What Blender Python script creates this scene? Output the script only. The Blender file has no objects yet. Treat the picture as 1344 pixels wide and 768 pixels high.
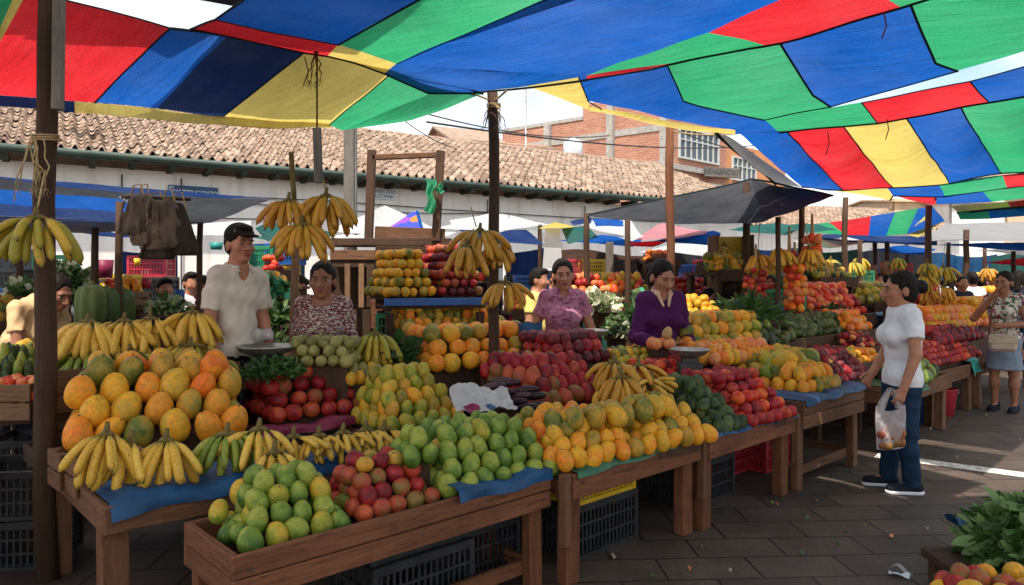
import bpy, bmesh, math, random
import numpy as np
from mathutils import Vector, Matrix, Quaternion, Euler, noise
R = random.Random(11)
PI = math.pi
scene = bpy.context.scene
COL = scene.collection
# ------------------------------------------------------------------ survey of the place
FOC, PCX, HOR, CAMH = 940.0, 672.0, 365.0, 1.556
def G(px, py, z):
    """surveyed point at a known height"""
    Y = (CAMH - z) * FOC / (py - HOR)
    return Vector(((px - PCX) / FOC * Y, Y, z))
def D(px, py, Y):
    """surveyed point at a known distance"""
    return Vector(((px - PCX) / FOC * Y, Y, CAMH - (py - HOR) / FOC * Y))
def P3(t):
    if isinstance(t, Vector): return t
    return G(*t) if t[2] < 3.3 else D(*t)
ANG = math.radians(43.0)
U = Vector((math.cos(ANG), math.sin(ANG), 0)); V = Vector((-math.sin(ANG), math.cos(ANG), 0))
O0 = Vector((-0.983, 2.51, 0))
def L(u, v, z=0.0): return O0 + U * u + V * v + Vector((0, 0, z))
# ------------------------------------------------------------------ objects
def link(o, parent=None):
    COL.objects.link(o)
    if parent is not None: o.parent = parent
    return o
def tag(o, label=None, cat=None, group=None, kind=None):
    if label: o['label'] = label
    if cat: o['category'] = cat
    if group: o['group'] = group
    if kind: o['kind'] = kind
    return o
def thing(name, label, cat, loc=(0, 0, 0), rz=0.0, group=None):
    o = bpy.data.objects.new(name, None); o.empty_display_size = .1
    o.location = loc; o.rotation_euler = (0, 0, rz)
    link(o); return tag(o, label, cat, group)
def copy_tree(o, parent=None):
    c = o.copy(); link(c)
    c.parent = parent
    for ch in list(o.children): copy_tree(ch, c)
    return c
def obj(name, me, mat=None, parent=None, loc=None, rot=None, scale=None):
    if isinstance(me, MB): me = me.mesh(name)
    if mat is not None and len(me.materials) == 0:
        for m in (mat if isinstance(mat, (list, tuple)) else [mat]): me.materials.append(m)
    o = bpy.data.objects.new(name, me)
    if loc is not None: o.location = loc
    if rot is not None: o.rotation_euler = rot
    if scale is not None: o.scale = scale if hasattr(scale, '__len__') else (scale,) * 3
    return link(o, parent)
class MB:
    """collects shapes into one mesh with metre UVs that run along the grain"""
    def __init__(s): s.v = []; s.f = []; s.uv = []; s.mi = []; s.sm = []
    def quad(s, idx, uvs, mi=0, sm=False): s.f.append(idx); s.uv.append(uvs); s.mi.append(mi); s.sm.append(sm)
    def box(s, c, size, rot=None, mi=0, jit=0.0, bev=0.0):
        c = Vector(c); hx, hy, hz = [q / 2 for q in size]
        if rot is None: rot = Matrix.Identity(3)
        elif not isinstance(rot, Matrix): rot = Euler(rot).to_matrix()
        b = len(s.v); ax = max(range(3), key=lambda i: size[i]); oth = [i for i in range(3) if i != ax]
        off = (R.random() * 50, R.random() * 50)
        h = (hx, hy, hz); bv = min(bev, min(h) * .6)
        if bv <= 0:
            loc = [Vector((x * hx, y * hy, z * hz)) for x in (-1, 1) for y in (-1, 1) for z in (-1, 1)]
            fs = [(0, 1, 3, 2), (4, 6, 7, 5), (0, 4, 5, 1), (2, 3, 7, 6), (0, 2, 6, 4), (1, 5, 7, 3)]
        else:
            loc = []; ids = {}
            for x in (-1, 1):
                for y in (-1, 1):
                    for z in (-1, 1):
                        for k in range(3):
                            p = [x * (h[0] - bv), y * (h[1] - bv), z * (h[2] - bv)]
                            p[k] = (x, y, z)[k] * h[k]
                            ids[(x, y, z, k)] = len(loc); loc.append(Vector(p))
            fs = []
            cen = lambda f: sum((loc[i] for i in f), Vector()) / len(f)
            def add(f):
                n = (loc[f[1]] - loc[f[0]]).cross(loc[f[2]] - loc[f[0]])
                fs.append(tuple(f) if n.dot(cen(f)) > 0 else tuple(reversed(f)))
            for k in range(3):
                a, d = [i for i in range(3) if i != k]
                for sg in (-1, 1):
                    f = []
                    for (p, q) in ((-1, -1), (1, -1), (1, 1), (-1, 1)):
                        t = [0, 0, 0]; t[k] = sg; t[a] = p; t[d] = q; f.append(ids[(*t, k)])
                    add(f)
                for p in (-1, 1):
                    for q in (-1, 1):
                        t0 = [0, 0, 0]; t1 = [0, 0, 0]; t0[k] = -1; t1[k] = 1
                        t0[a] = t1[a] = p; t0[d] = t1[d] = q
                        add([ids[(*t0, a)], ids[(*t1, a)], ids[(*t1, d)], ids[(*t0, d)]])
            for x in (-1, 1):
                for y in (-1, 1):
                    for z in (-1, 1): add([ids[(x, y, z, 0)], ids[(x, y, z, 1)], ids[(x, y, z, 2)]])
        if jit:
            loc = [p + Vector([R.uniform(-jit, jit) for _ in range(3)]) for p in loc] if bv <= 0 else loc
        for p in loc: s.v.append(c + rot @ p)
        for f in fs:
            uv = []
            for i in f:
                p = loc[i]; uv.append((p[ax] + off[0], p[oth[0]] + p[oth[1]] * .83 + off[1]))
            s.quad(tuple(b + i for i in f), uv, mi)
        return s
    def beam(s, a, b, w, h, mi=0, bev=0.0, roll=0.0):
        a, b = Vector(a), Vector(b); d = b - a; ln = d.length; x = d.normalized()
        up = Vector((0, 0, 1)) if abs(x.z) < .95 else Vector((math.sin(roll), math.cos(roll), 0))
        y = up.cross(x).normalized(); z = x.cross(y)
        return s.box((a + b) / 2, (ln, w, h), Matrix((x, y, z)).transposed(), mi, 0, bev)
    def tube(s, pts, r, n=8, mi=0, caps=True, sm=True):
        pts = [Vector(p) for p in pts]; rs = r if hasattr(r, '__len__') else [r] * len(pts)
        b = len(s.v); run = 0; prev = None; off = R.random() * 40; runs = []
        for i, p in enumerate(pts):
            t = (pts[min(i + 1, len(pts) - 1)] - pts[max(i - 1, 0)]).normalized()
            if prev is None:
                x = t.orthogonal().normalized()
            else:
                x = (prev - t * prev.dot(t)); x = x.normalized() if x.length > 1e-6 else t.orthogonal().normalized()
            prev = x; y = t.cross(x)
            if i: run += (p - pts[i - 1]).length
            runs.append(run)
            for k in range(n):
                a = 2 * PI * k / n; s.v.append(p + (x * math.cos(a) + y * math.sin(a)) * rs[i])
        for i in range(len(pts) - 1):
            for k in range(n):
                k2 = (k + 1) % n
                s.quad((b + i * n + k, b + i * n + k2, b + (i + 1) * n + k2, b + (i + 1) * n + k),
                       [(runs[i] + off, k / n), (runs[i] + off, (k + 1) / n), (runs[i + 1] + off, (k + 1) / n), (runs[i + 1] + off, k / n)], mi, sm)
        if caps:
            s.quad(tuple(b + k for k in reversed(range(n))), [(0, 0)] * n, mi)
            e = b + (len(pts) - 1) * n; s.quad(tuple(e + k for k in range(n)), [(0, 0)] * n, mi)
        return s
    def lathe(s, prof, n=24, c=(0, 0, 0), mi=0, sm=True, lobes=0, amp=0.0):
        c = Vector(c); b = len(s.v)
        for (r, z) in prof:
            for k in range(n):
                a = 2 * PI * k / n; q = r * (1 + amp * math.cos(lobes * a)) if lobes else r
                s.v.append(c + Vector((q * math.cos(a), q * math.sin(a), z)))
        for i in range(len(prof) - 1):
            for k in range(n):
                k2 = (k + 1) % n
                s.quad((b + i * n + k, b + i * n + k2, b + (i + 1) * n + k2, b + (i + 1) * n + k),
                       [(k / n, i / len(prof)), ((k + 1) / n, i / len(prof)), ((k + 1) / n, (i + 1) / len(prof)), (k / n, (i + 1) / len(prof))], mi, sm)
        return s
    def grid(s, fn, nu, nv, mi=0, sm=True, uvs=1.0):
        b = len(s.v)
        for j in range(nv + 1):
            for i in range(nu + 1): s.v.append(Vector(fn(i / nu, j / nv)))
        for j in range(nv):
            for i in range(nu):
                a = b + j * (nu + 1) + i
                s.quad((a, a + 1, a + nu + 2, a + nu + 1), [((i + p) / nu * uvs, (j + q) / nv * uvs) for p, q in ((0, 0), (1, 0), (1, 1), (0, 1))], mi, sm)
        return s
    def mesh(s, name='mesh'):
        me = bpy.data.meshes.new(name); me.from_pydata([tuple(v) for v in s.v], [], s.f)
        uv = me.uv_layers.new(name='UVMap')
        flat = [c for u in s.uv for p in u for c in p]
        uv.data.foreach_set('uv', flat)
        me.polygons.foreach_set('material_index', s.mi); me.polygons.foreach_set('use_smooth', s.sm)
        me.update(); return me
# ------------------------------------------------------------------ materials
class NT:
    def __init__(s, name):
        s.m = bpy.data.materials.new(name); s.m.use_nodes = True; s.t = s.m.node_tree; s.t.nodes.clear()
        s.out = s.n('ShaderNodeOutputMaterial')
    def n(s, typ, **kw):
        nd = s.t.nodes.new(typ)
        for k, v in kw.items():
            if k in nd.inputs.keys(): pass
            else: setattr(nd, k, v)
        return nd
    def set(s, sock, v):
        if isinstance(v, bpy.types.NodeSocket): s.t.links.new(v, sock)
        elif isinstance(v, (int, float)): sock.default_value = v
        else:
            v = tuple(v); sock.default_value = v + (1,) if len(v) == 3 and len(sock.default_value) == 4 else v
    def coord(s, which='Object', scale=(1, 1, 1), rand=False):
        tc = s.n('ShaderNodeTexCoord'); mp = s.n('ShaderNodeMapping')
        s.t.links.new(tc.outputs[which], mp.inputs['Vector']); mp.inputs['Scale'].default_value = scale
        if rand:
            oi = s.n('ShaderNodeObjectInfo'); mu = s.n('ShaderNodeMath', operation='MULTIPLY'); mu.inputs[1].default_value = 37.0
            s.t.links.new(oi.outputs['Random'], mu.inputs[0]); s.t.links.new(mu.outputs[0], mp.inputs['Location'])
        return mp.outputs[0]
    def noise(s, vec, scale, detail=4, rough=.55, dist=0.0):
        nd = s.n('ShaderNodeTexNoise'); s.t.links.new(vec, nd.inputs['Vector'])
        nd.inputs['Scale'].default_value = scale; nd.inputs['Detail'].default_value = detail
        nd.inputs['Roughness'].default_value = rough; nd.inputs['Distortion'].default_value = dist
        return nd.outputs['Fac']
    def ramp(s, fac, stops, interp='LINEAR'):
        r = s.n('ShaderNodeValToRGB'); s.set(r.inputs[0], fac); cr = r.color_ramp; cr.interpolation = interp
        while len(cr.elements) < len(stops): cr.elements.new(.5)
        for e, (p, c) in zip(cr.elements, stops):
            e.position = p; e.color = (*c, 1) if len(c) == 3 else c
        return r.outputs[0]
    def mix(s, fac, a, b, mode='MIX'):
        m = s.n('ShaderNodeMix', data_type='RGBA', blend_type=mode)
        s.set(m.inputs[0], fac); s.set(m.inputs[6], a); s.set(m.inputs[7], b); return m.outputs[2]
    def math(s, op, a, b=0.0, c=None):
        m = s.n('ShaderNodeMath', operation=op); s.set(m.inputs[0], a); s.set(m.inputs[1], b)
        if c is not None: s.set(m.inputs[2], c)
        return m.outputs[0]
    def rnd(s): return s.n('ShaderNodeObjectInfo').outputs['Random']
    def bump(s, h, strength=.3, dist=.01):
        b = s.n('ShaderNodeBump'); s.set(b.inputs['Height'], h); b.inputs['Strength'].default_value = strength
        b.inputs['Distance'].default_value = dist; return b.outputs[0]
    def bsdf(s, col, rough=.6, normal=None, spec=.4, **kw):
        p = s.n('ShaderNodeBsdfPrincipled'); s.set(p.inputs['Base Color'], col); s.set(p.inputs['Roughness'], rough)
        p.inputs['Specular IOR Level'].default_value = spec
        if normal is not None: s.t.links.new(normal, p.inputs['Normal'])
        for k, v in kw.items(): s.set(p.inputs[k], v)
        s.p = p; return p.outputs[0]
    def done(s, sh): s.t.links.new(sh, s.out.inputs['Surface']); return s.m
def hexc(r, g, b):
    f = lambda c: (c / 255 / 12.92) if c / 255 < .04045 else ((c / 255 + .055) / 1.055) ** 2.4
    return (f(r), f(g), f(b))
def dk(c, k): return tuple(x * k for x in c)
def m_wood(name, c, var=.6, rough=.75):
    t = NT(name); uv = t.coord('UV', (1, 1, 1))
    mp = t.n('ShaderNodeMapping'); t.t.links.new(uv, mp.inputs['Vector']); mp.inputs['Scale'].default_value = (2.6, 46, 1)
    g = t.noise(mp.outputs[0], 1.0, 6, .62, .6); big = t.noise(uv, 1.6, 3); st = t.noise(uv, 9.0, 5, .7)
    col = t.ramp(g, [(.25, dk(c, 1 - var)), (.5, c), (.78, dk(c, 1 + var * .7))])
    col = t.mix(t.math('MULTIPLY', t.ramp(st, [(.52, (0, 0, 0)), (.72, (1, 1, 1))]), .55), col, dk(c, .3))
    col = t.mix(t.ramp(big, [(.3, (0, 0, 0)), (.75, (.6, .6, .6))]), col, (c[0] * 1.25, c[1] * 1.2, c[2] * 1.3))
    col = t.mix(t.math('MULTIPLY', t.rnd(), .5), col, dk(c, .5))
    mp3 = t.n('ShaderNodeMapping'); t.t.links.new(uv, mp3.inputs['Vector']); mp3.inputs['Scale'].default_value = (7, 70, 1); pit = t.noise(mp3.outputs[0], 1.0, 5, .7); mp4 = t.n('ShaderNodeMapping'); t.t.links.new(uv, mp4.inputs['Vector']); mp4.inputs['Scale'].default_value = (1.2, 5, 1); dirt = t.noise(mp4.outputs[0], 1.3, 6, .7)
    col = t.mix(t.math('MULTIPLY', t.ramp(pit, [(.54, (0, 0, 0)), (.66, (1, 1, 1))]), .75), col, dk(c, .22)); col = t.mix(t.ramp(dirt, [(.45, (0, 0, 0)), (.72, (.7, .7, .7))]), col, (c[0] * .32, c[1] * .34, c[2] * .38))
    return t.done(t.bsdf(col, rough, t.bump(t.math('SUBTRACT', g, t.math('MULTIPLY', pit, 1.2)), .7, .006), .2))
def m_plain(name, c, rough=.6, var=.18, scale=8, spec=.4, bump=.15, **kw):
    t = NT(name); co = t.coord('Object'); n = t.noise(co, scale, 5, .6)
    col = t.ramp(n, [(.3, dk(c, 1 - var)), (.7, dk(c, 1 + var))])
    return t.done(t.bsdf(col, rough, t.bump(n, bump, .01), spec, **kw))
def m_cloth(name, c, var=.15, fine=220, rough=.85):
    t = NT(name); co = t.coord('Object'); n = t.noise(co, 7, 4); w = t.noise(co, fine, 2)
    col = t.ramp(n, [(.3, dk(c, 1 - var)), (.7, dk(c, 1 + var))]); col = t.mix(.25, col, t.ramp(w, [(.3, dk(c, .7)), (.7, dk(c, 1.2))]))
    return t.done(t.bsdf(col, rough, t.bump(t.noise(co, 14, 5), .45, .02), .15))
def m_tarp(name, c, trans=.55, back=None):
    """woven sheet: part of the sun comes through"""
    t = NT(name); co = t.coord('Object')
    mp = t.n('ShaderNodeMapping'); t.t.links.new(co, mp.inputs['Vector']); mp.inputs['Rotation'].default_value = (0, 0, ANG - .2); 
    mp2 = t.n('ShaderNodeMapping'); t.t.links.new(mp.outputs[0], mp2.inputs['Vector']); mp2.inputs['Scale'].default_value = (1.1, 9, 1)
    st = t.noise(mp2.outputs[0], 1.6, 5, .6, .4); w = t.noise(co, 130, 3, .7); d = t.noise(co, 1.3, 4, .6)
    col = t.mix(.55, t.ramp(st, [(.3, dk(c, .7)), (.7, tuple(min(.95, x * 1.22 + .006) for x in c))]), t.ramp(w, [(.35, dk(c, .7)), (.66, tuple(min(1, x * 1.35 + .02) for x in c))]))
    col = t.mix(t.ramp(d, [(.5, (0, 0, 0)), (.8, (.45, .45, .45))]), col, dk(c, .5)); col = t.mix(t.ramp(t.noise(co, .8, 5, .7), [(.42, (0, 0, 0)), (.75, (.12, .12, .12))]), col, tuple(.35 + .4 * x for x in c))
    bm = t.bump(t.math('ADD', st, t.math('MULTIPLY', w, .3)), .9, .03)
    df = t.n('ShaderNodeBsdfDiffuse'); tr = t.n('ShaderNodeBsdfTranslucent')
    for x in (df, tr): t.t.links.new(bm, x.inputs['Normal'])
    t.set(df.inputs['Color'], col); t.set(tr.inputs['Color'], col)
    mx = t.n('ShaderNodeMixShader'); mx.inputs[0].default_value = trans
    t.t.links.new(df.outputs[0], mx.inputs[1]); t.t.links.new(tr.outputs[0], mx.inputs[2])
    return t.done(mx.outputs[0])
def m_fruit(name, c1, c2, c3=None, spot=(.08, .05, .02), spots=.5, rough=.42, blotch=6.0, zg=.0, bump=.08):
    """skin that blushes from c1 to c2 (c3), freckled, a little different on every fruit"""
    t = NT(name); co = t.coord('Object', rand=True); co0 = t.coord('Object')
    n = t.noise(co, blotch, 3, .5, .3)
    f = t.math('ADD', n, t.math('MULTIPLY', t.math('SUBTRACT', t.rnd(), .5), .36))
    if zg:
        sp = t.n('ShaderNodeSeparateXYZ'); t.t.links.new(co0, sp.inputs[0]); f = t.math('ADD', f, t.math('MULTIPLY', sp.outputs[2], zg))
    stops = [(.36, c1), (.62, c2)] if c3 is None else [(.28, c1), (.5, c2), (.74, c3)]
    col = t.ramp(f, stops)
    fr = t.noise(co, 60, 2, .6); sc = t.noise(co, 12, 5, .7); ms = t.noise(co, 5, 6, .75)
    col = t.mix(t.math('MULTIPLY', t.ramp(fr, [(.58, (0, 0, 0)), (.72, (1, 1, 1))]), spots * .6), col, tuple(.5 * a + .5 * b for a, b in zip(spot, c1)))
    col = t.mix(t.math('MULTIPLY', t.ramp(sc, [(.6, (0, 0, 0)), (.68, (1, 1, 1))]), spots), col, spot)
    col = t.mix(.85, col, t.ramp(ms, [(.32, (.62, .60, .56)), (.5, (1, 1, 1)), (.72, (1.35, 1.28, 1.16))]), 'MULTIPLY')
    rg = t.math('ADD', t.math('MULTIPLY', sc, .35), rough - .06)
    return t.done(t.bsdf(col, rg, t.bump(t.noise(co, 45, 4), bump, .004), .35))
M = {}
wd = hexc(122, 86, 62)
M['wood'] = m_wood('weathered_wood', wd)
M['wood_light'] = m_wood('pale_wood', hexc(142, 108, 80))
M['wood_dark'] = m_wood('dark_wood', hexc(84, 62, 47))
M['wood_red'] = m_wood('red_brown_wood', hexc(122, 78, 54))
M['wood_grey'] = m_wood('grey_wood', hexc(128, 120, 110))
M['concrete'] = m_plain('concrete', (.36, .34, .31), .85, .25, 6)
M['black_plastic'] = m_plain('black_plastic', (.022, .023, .025), .42, .4, 9, .5)
M['yellow_plastic'] = m_plain('yellow_plastic', (.62, .40, .02), .4, .15, 9)
M['red_plastic'] = m_plain('red_plastic', (.45, .03, .05), .4, .15, 9)
M['green_plastic'] = m_plain('green_plastic', (.02, .2, .09), .45, .2, 9)
M['blue_plastic'] = m_plain('blue_plastic', (.02, .09, .3), .45, .2, 9)
M['metal'] = m_plain('worn_metal', (.42, .40, .36), .38, .35, 14, .5, .2, Metallic=.75)
M['dark_metal'] = m_plain('dark_metal', (.05, .05, .05), .5, .3, 10)
M['rope'] = m_plain('rope', hexc(170, 145, 105), .9, .3, 60, .1)
M['brown_rope'] = m_plain('brown_rope', hexc(95, 62, 40), .9, .3, 60, .1)
M['cable'] = m_plain('cable_rubber', (.03, .03, .032), .6, .2)
TARP = {}
for k, c in dict(blue=(.006, .105, .46), red=(.72, .022, .032), green=(.035, .40, .17), yellow=(.82, .60, .15), navy=(.012, .035, .13),
                 grey=(.30, .30, .30), white=(.80, .80, .78), black=(.022, .024, .03), pink=(.75, .32, .36), teal=(.02, .10, .09), orange=(.7, .16, .02)).items():
    TARP[k] = m_tarp(k + '_tarpaulin', c, {'black': .04, 'navy': .35, 'teal': .25, 'grey': .3, 'white': .5}.get(k, .54))
M['seam'] = m_plain('seam_tape', (.006, .012, .012), .8, .2)
M['sheet_blue'] = m_plain('blue_sheet', (.006, .055, .14), .55, .45, 5, .4, .6)
M['sheet_black'] = m_plain('black_sheet', (.012, .014, .02), .5, .4, 6, .4, .6)
M['sheet_pink'] = m_plain('magenta_sheet', (.2, .012, .05), .5, .3, 6, .4, .6)
M['sheet_green'] = m_plain('green_sheet', (.03, .12, .06), .5, .4, 6, .4, .6)
M['sheet_teal'] = m_plain('teal_sheet', (.02, .22, .2), .5, .4, 6, .4, .6)
# ------------------------------------------------------------------ fruit
FM = {}
def fm(k, *a, **kw): FM[k] = m_fruit(k + '_skin', *a, **kw)
fm('green', hexc(62, 92, 28), hexc(104, 128, 44), hexc(146, 152, 58), spots=.45, blotch=1.6, zg=.35)
fm('lime', hexc(112, 126, 36), hexc(160, 150, 46), hexc(190, 150, 42), spots=.5, blotch=1.6, zg=.3)
fm('yellow', hexc(188, 150, 46), hexc(222, 160, 34), hexc(226, 140, 30), spots=.5, blotch=1.7)
fm('orange', hexc(205, 140, 40), hexc(226, 136, 30), hexc(222, 106, 26), spots=.45, blotch=1.8)
fm('olive', hexc(84, 98, 34), hexc(150, 128, 44), hexc(196, 140, 44), spots=.6, blotch=1.5)
fm('brownred', hexc(120, 100, 46), hexc(160, 66, 44), hexc(190, 82, 44), spots=.6, blotch=1.6)
fm('red', hexc(108, 16, 26), hexc(160, 34, 34), hexc(196, 84, 46), spots=.35, blotch=1.8)
fm('crimson', hexc(90, 10, 24), hexc(150, 22, 34), hexc(172, 40, 38), spots=.2, blotch=1.6)
fm('maroon', hexc(58, 16, 26), hexc(96, 24, 36), hexc(128, 44, 46), spots=.3, blotch=1.8)
fm('darkgreen', hexc(28, 44, 20), hexc(52, 72, 30), hexc(86, 98, 44), spots=.55, blotch=2.0, bump=.2)
fm('moss', hexc(44, 56, 32), hexc(70, 84, 44), hexc(104, 110, 60), spots=.6, blotch=2.2, bump=.25)
fm('khaki', hexc(100, 98, 52), hexc(134, 128, 70), hexc(160, 146, 84), spots=.6, blotch=2.2)
fm('purple', hexc(30, 14, 24), hexc(52, 24, 36), hexc(92, 62, 58), spots=.3, blotch=1.5, rough=.3)
fm('tomato', hexc(186, 40, 24), hexc(206, 60, 30), hexc(214, 104, 44), spots=.1, blotch=1.6, rough=.3)
fm('peach', hexc(206, 104, 60), hexc(216, 128, 76), hexc(222, 152, 90), spots=.2, blotch=1.6)
fm('potato', hexc(160, 122, 72), hexc(184, 146, 92), spots=.5, blotch=2.)
fm('whiteveg', hexc(196, 196, 160), hexc(214, 216, 190), hexc(150, 170, 100), spots=.1, blotch=1.6)
def fruit_mesh(shape, seed, nu=16, nv=11):
    rr = random.Random(seed); mb = MB(); vs = []
    asym = rr.uniform(-.12, .12); bend = rr.uniform(-.10, .10); el = rr.uniform(.93, 1.08); rr_p = rr.uniform(.86, 1.0)
    def prof(t):   # t 0 bottom .. 1 top ; returns radius, z
        a = PI * t; r = math.sin(a) ** rr_p * .5; z = -math.cos(a) * .5 * el
        if shape == 'mango': return r * (1 - .10 * math.cos(a) * -1 * .9), z * 1.22
        if shape == 'papaya': return r * (1 + .16 * math.cos(a)), z * 1.5
        if shape == 'long': return r * (.95 + .05 * math.cos(a)), z * 3.2
        if shape == 'avocado': return r * (1 + .2 * math.cos(a)), z * 1.35
        if shape == 'apple':
            return r, z * .9 - (.10 * math.exp(-((t - 1) / .1) ** 2)) + (.06 * math.exp(-(t / .09) ** 2))
        return r, z * .97
    for j in range(nv + 1):
        r, z = prof(j / nv)
        for i in range(nu):
            a = 2 * PI * i / nu
            k = 1 + asym * math.cos(a) + .03 * math.cos(2 * a + seed) + (.03 * math.cos(5 * a) if shape == 'ribbed' else 0)
            mb.v.append(Vector((r * k * math.cos(a) + bend * math.sin(PI * j / nv) * (1.8 if shape == 'long' else .6), r * k * math.sin(a) * (.93 if shape in ('mango', 'papaya') else 1), z)))
    for j in range(nv):
        for i in range(nu):
            i2 = (i + 1) % nu
            mb.quad((j * nu + i, j * nu + i2, (j + 1) * nu + i2, (j + 1) * nu + i), [(0, 0)] * 4, 0, True)
    b = len(mb.v)
    if shape in ('apple', 'mango', 'orange', 'papaya', 'avocado') and nu > 10:   # stalk scar
        zt = prof(1)[1]
        mb.lathe([(.035, zt - .02), (.03, zt + .035), (.0, zt + .04)], 6, (bend * 0, 0, 0), 1)
    me = mb.mesh('fruit'); return me
M['stalk'] = m_plain('fruit_stalk', hexc(74, 54, 34), .8, .3, 20)
FMESH = {}
def fmesh(shape, mat, low=False):
    k = (shape, mat, low)
    if k not in FMESH:
        lst = []
        for s in range(2 if low else 5):
            me = fruit_mesh(shape, s * 7 + hash(len(shape) * 3) % 5, *((9, 6) if low else (18, 12)))
            me.materials.append(FM[mat]); me.materials.append(M['stalk']); lst.append(me)
        FMESH[k] = lst
    return FMESH[k]
ORD = 'first second third fourth fifth sixth seventh eighth ninth tenth eleventh twelfth thirteenth fourteenth fifteenth sixteenth seventeenth eighteenth nineteenth twentieth'.split()
CW = dict(green='green', lime='yellow-green', yellow='yellow', orange='orange', olive='olive', brownred='brownish', red='red', crimson='crimson',
          maroon='maroon', darkgreen='dark', moss='mossy', khaki='khaki', purple='purple', tomato='red', peach='peach', potato='brown', whiteveg='whitish')
NFRUIT = [0]
def one(name, cat, shape, mat, pos, d, label, group=None, tilt=.45, low=False, rot=None):
    me = R.choice(fmesh(shape, mat, low))
    o = bpy.data.objects.new(name, me); o.location = pos
    o.rotation_euler = rot or (R.gauss(0, tilt), R.gauss(0, tilt), R.uniform(0, 6.28))
    s = d * R.uniform(.91, 1.06); o.scale = (s, s, s * R.uniform(.95, 1.06)); link(o)
    tag(o, label, cat, group); NFRUIT[0] += 1; return o
RACK = [0]
def rack(A, xd, yd, W, d, layers, depth, f, h, base, where, mat='wood_dark', g=0.0, xin=.16):
    """rack under a heap, with a filler wedge added to keep light out"""
    mb = MB(); r = d / 2; zb = base
    if zb > A.z - r * .9: zb = A.z - r * 1.02
    def pt(x, y, z): return A + xd * x + yd * y + Vector((0, 0, z - A.z))
    top = A.z + (layers - 1) * d * h - r * 1.0; low = A.z - r * .9; run = (layers - 1) * d * f
    ins = (layers - 1) * d * xin
    prof = [(r * .5, zb), (r * .5, low), (run + r * 1.1, top), (max(depth - (layers-1)*d*g, run + r * .6), top), (depth + r*.8, low if g else top), (depth + r * .8, zb)]
    xi = [0, 0, ins, ins, ins if not g else 0, 0]
    n = len(prof); b = len(mb.v)
    for side in (0, 1):
        for (y, z), q in zip(prof, xi): mb.v.append(pt(min(r * .7 + q, W * .48) if not side else max(W - r * .7 - q, W * .52), y, z))
    for i in range(n):
        j = (i + 1) % n; mb.quad((b + i, b + j, b + n + j, b + n + i), [(0, 0), (.3, 0), (.3, .6), (0, .6)])
    mb.quad(tuple(b + i for i in reversed(range(n))), [(p[0], p[1]) for p in reversed(prof)]); mb.quad(tuple(b + n + i for i in range(n)), [(p[0], p[1]) for p in prof])
    o = obj('filler_rack', mb, M[mat]); tag(o, 'sloping filler rack added under the ' + where, 'rack', 'filler racks added under the fruit heaps')
    return o
def heap(name, cat, shape, mats, A, B, d, layers, depth, where, f=.5, g=.0, h=.82, named=True, base=None, tilt=.32, low=False, jit=.045, xin=.16, mat_rack='wood_dark', rows=None, keep=1.0, sx=1.0):
    A, B = P3(A), P3(B); B.z = A.z if abs(B.z - A.z) < .3 else B.z
    xd = (B - A); W = xd.length; xd.normalize(); xh = Vector((xd.x, xd.y, 0)).normalized(); yd = Vector((-xh.y, xh.x, 0))
    group = 'heap of ' + where; topk = layers - 1
    for k in range(layers):
        x0 = (k * xin + (k % 2) * (.5 - xin)) * d * sx; n = int((W - 2 * x0) / (d * sx) + 1.02)
        if n < 1: break
        y0 = k * d * f; y1 = depth - k * d * g; st = d * .95; ny = max(1, int((y1 - y0) / st + 1.01))
        for j in range(ny):
            for i in range(n):
                side = i in (0, n - 1)
                if not (j * st <= d * f * 1.02 - .4 * d or j == 0 or (side and j < (8 if not low else 3)) or (k == topk and j < 3) or (g and j == ny - 1 and low is False and j < 4)): continue
                if R.random() > keep: continue
                m = R.choice(mats)
                p = A + xd * (x0 + i * d * sx + (W - 2 * x0 - (n - 1) * d * sx) / 2) + yd * (y0 + j * st) + Vector((0, 0, k * d * h))
                p += Vector((R.gauss(0, jit * d), R.gauss(0, jit * d), R.gauss(0, jit * .6 * d)))
                if named and j == 0 and n < 20:
                    row = 'bottom row' if k == 0 else ('top row' if k == topk else ORD[k] + ' row up')
                    lb = f'{CW[m]} {cat}, {ORD[i]} in {row}, {where}'
                else:
                    lb = f'{CW[m]} {cat} ' + ('behind the top row, ' if k == topk else ('along the side, ' if j else 'in the front of the ')) + where
                one(name, cat, shape, m, p, d, lb, group, tilt, low)
    if base is not None: rack(A, xd, yd, W, d, layers, depth, f, h, base, where, mat_rack, g, xin)
    tp = A + xd * W / 2 + yd * (layers - 1) * d * f + Vector((0, 0, (layers - 1) * d * h + d * .5)); 
    q = A - O0
    if named: print('HEAP %-34s u%.2f v%.2f W%.2f top px %d,%d' % (where[:34], q.dot(U), q.dot(V), W, PCX + FOC * tp.x / tp.y, HOR - (tp.z - CAMH) * FOC / tp.y))
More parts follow.
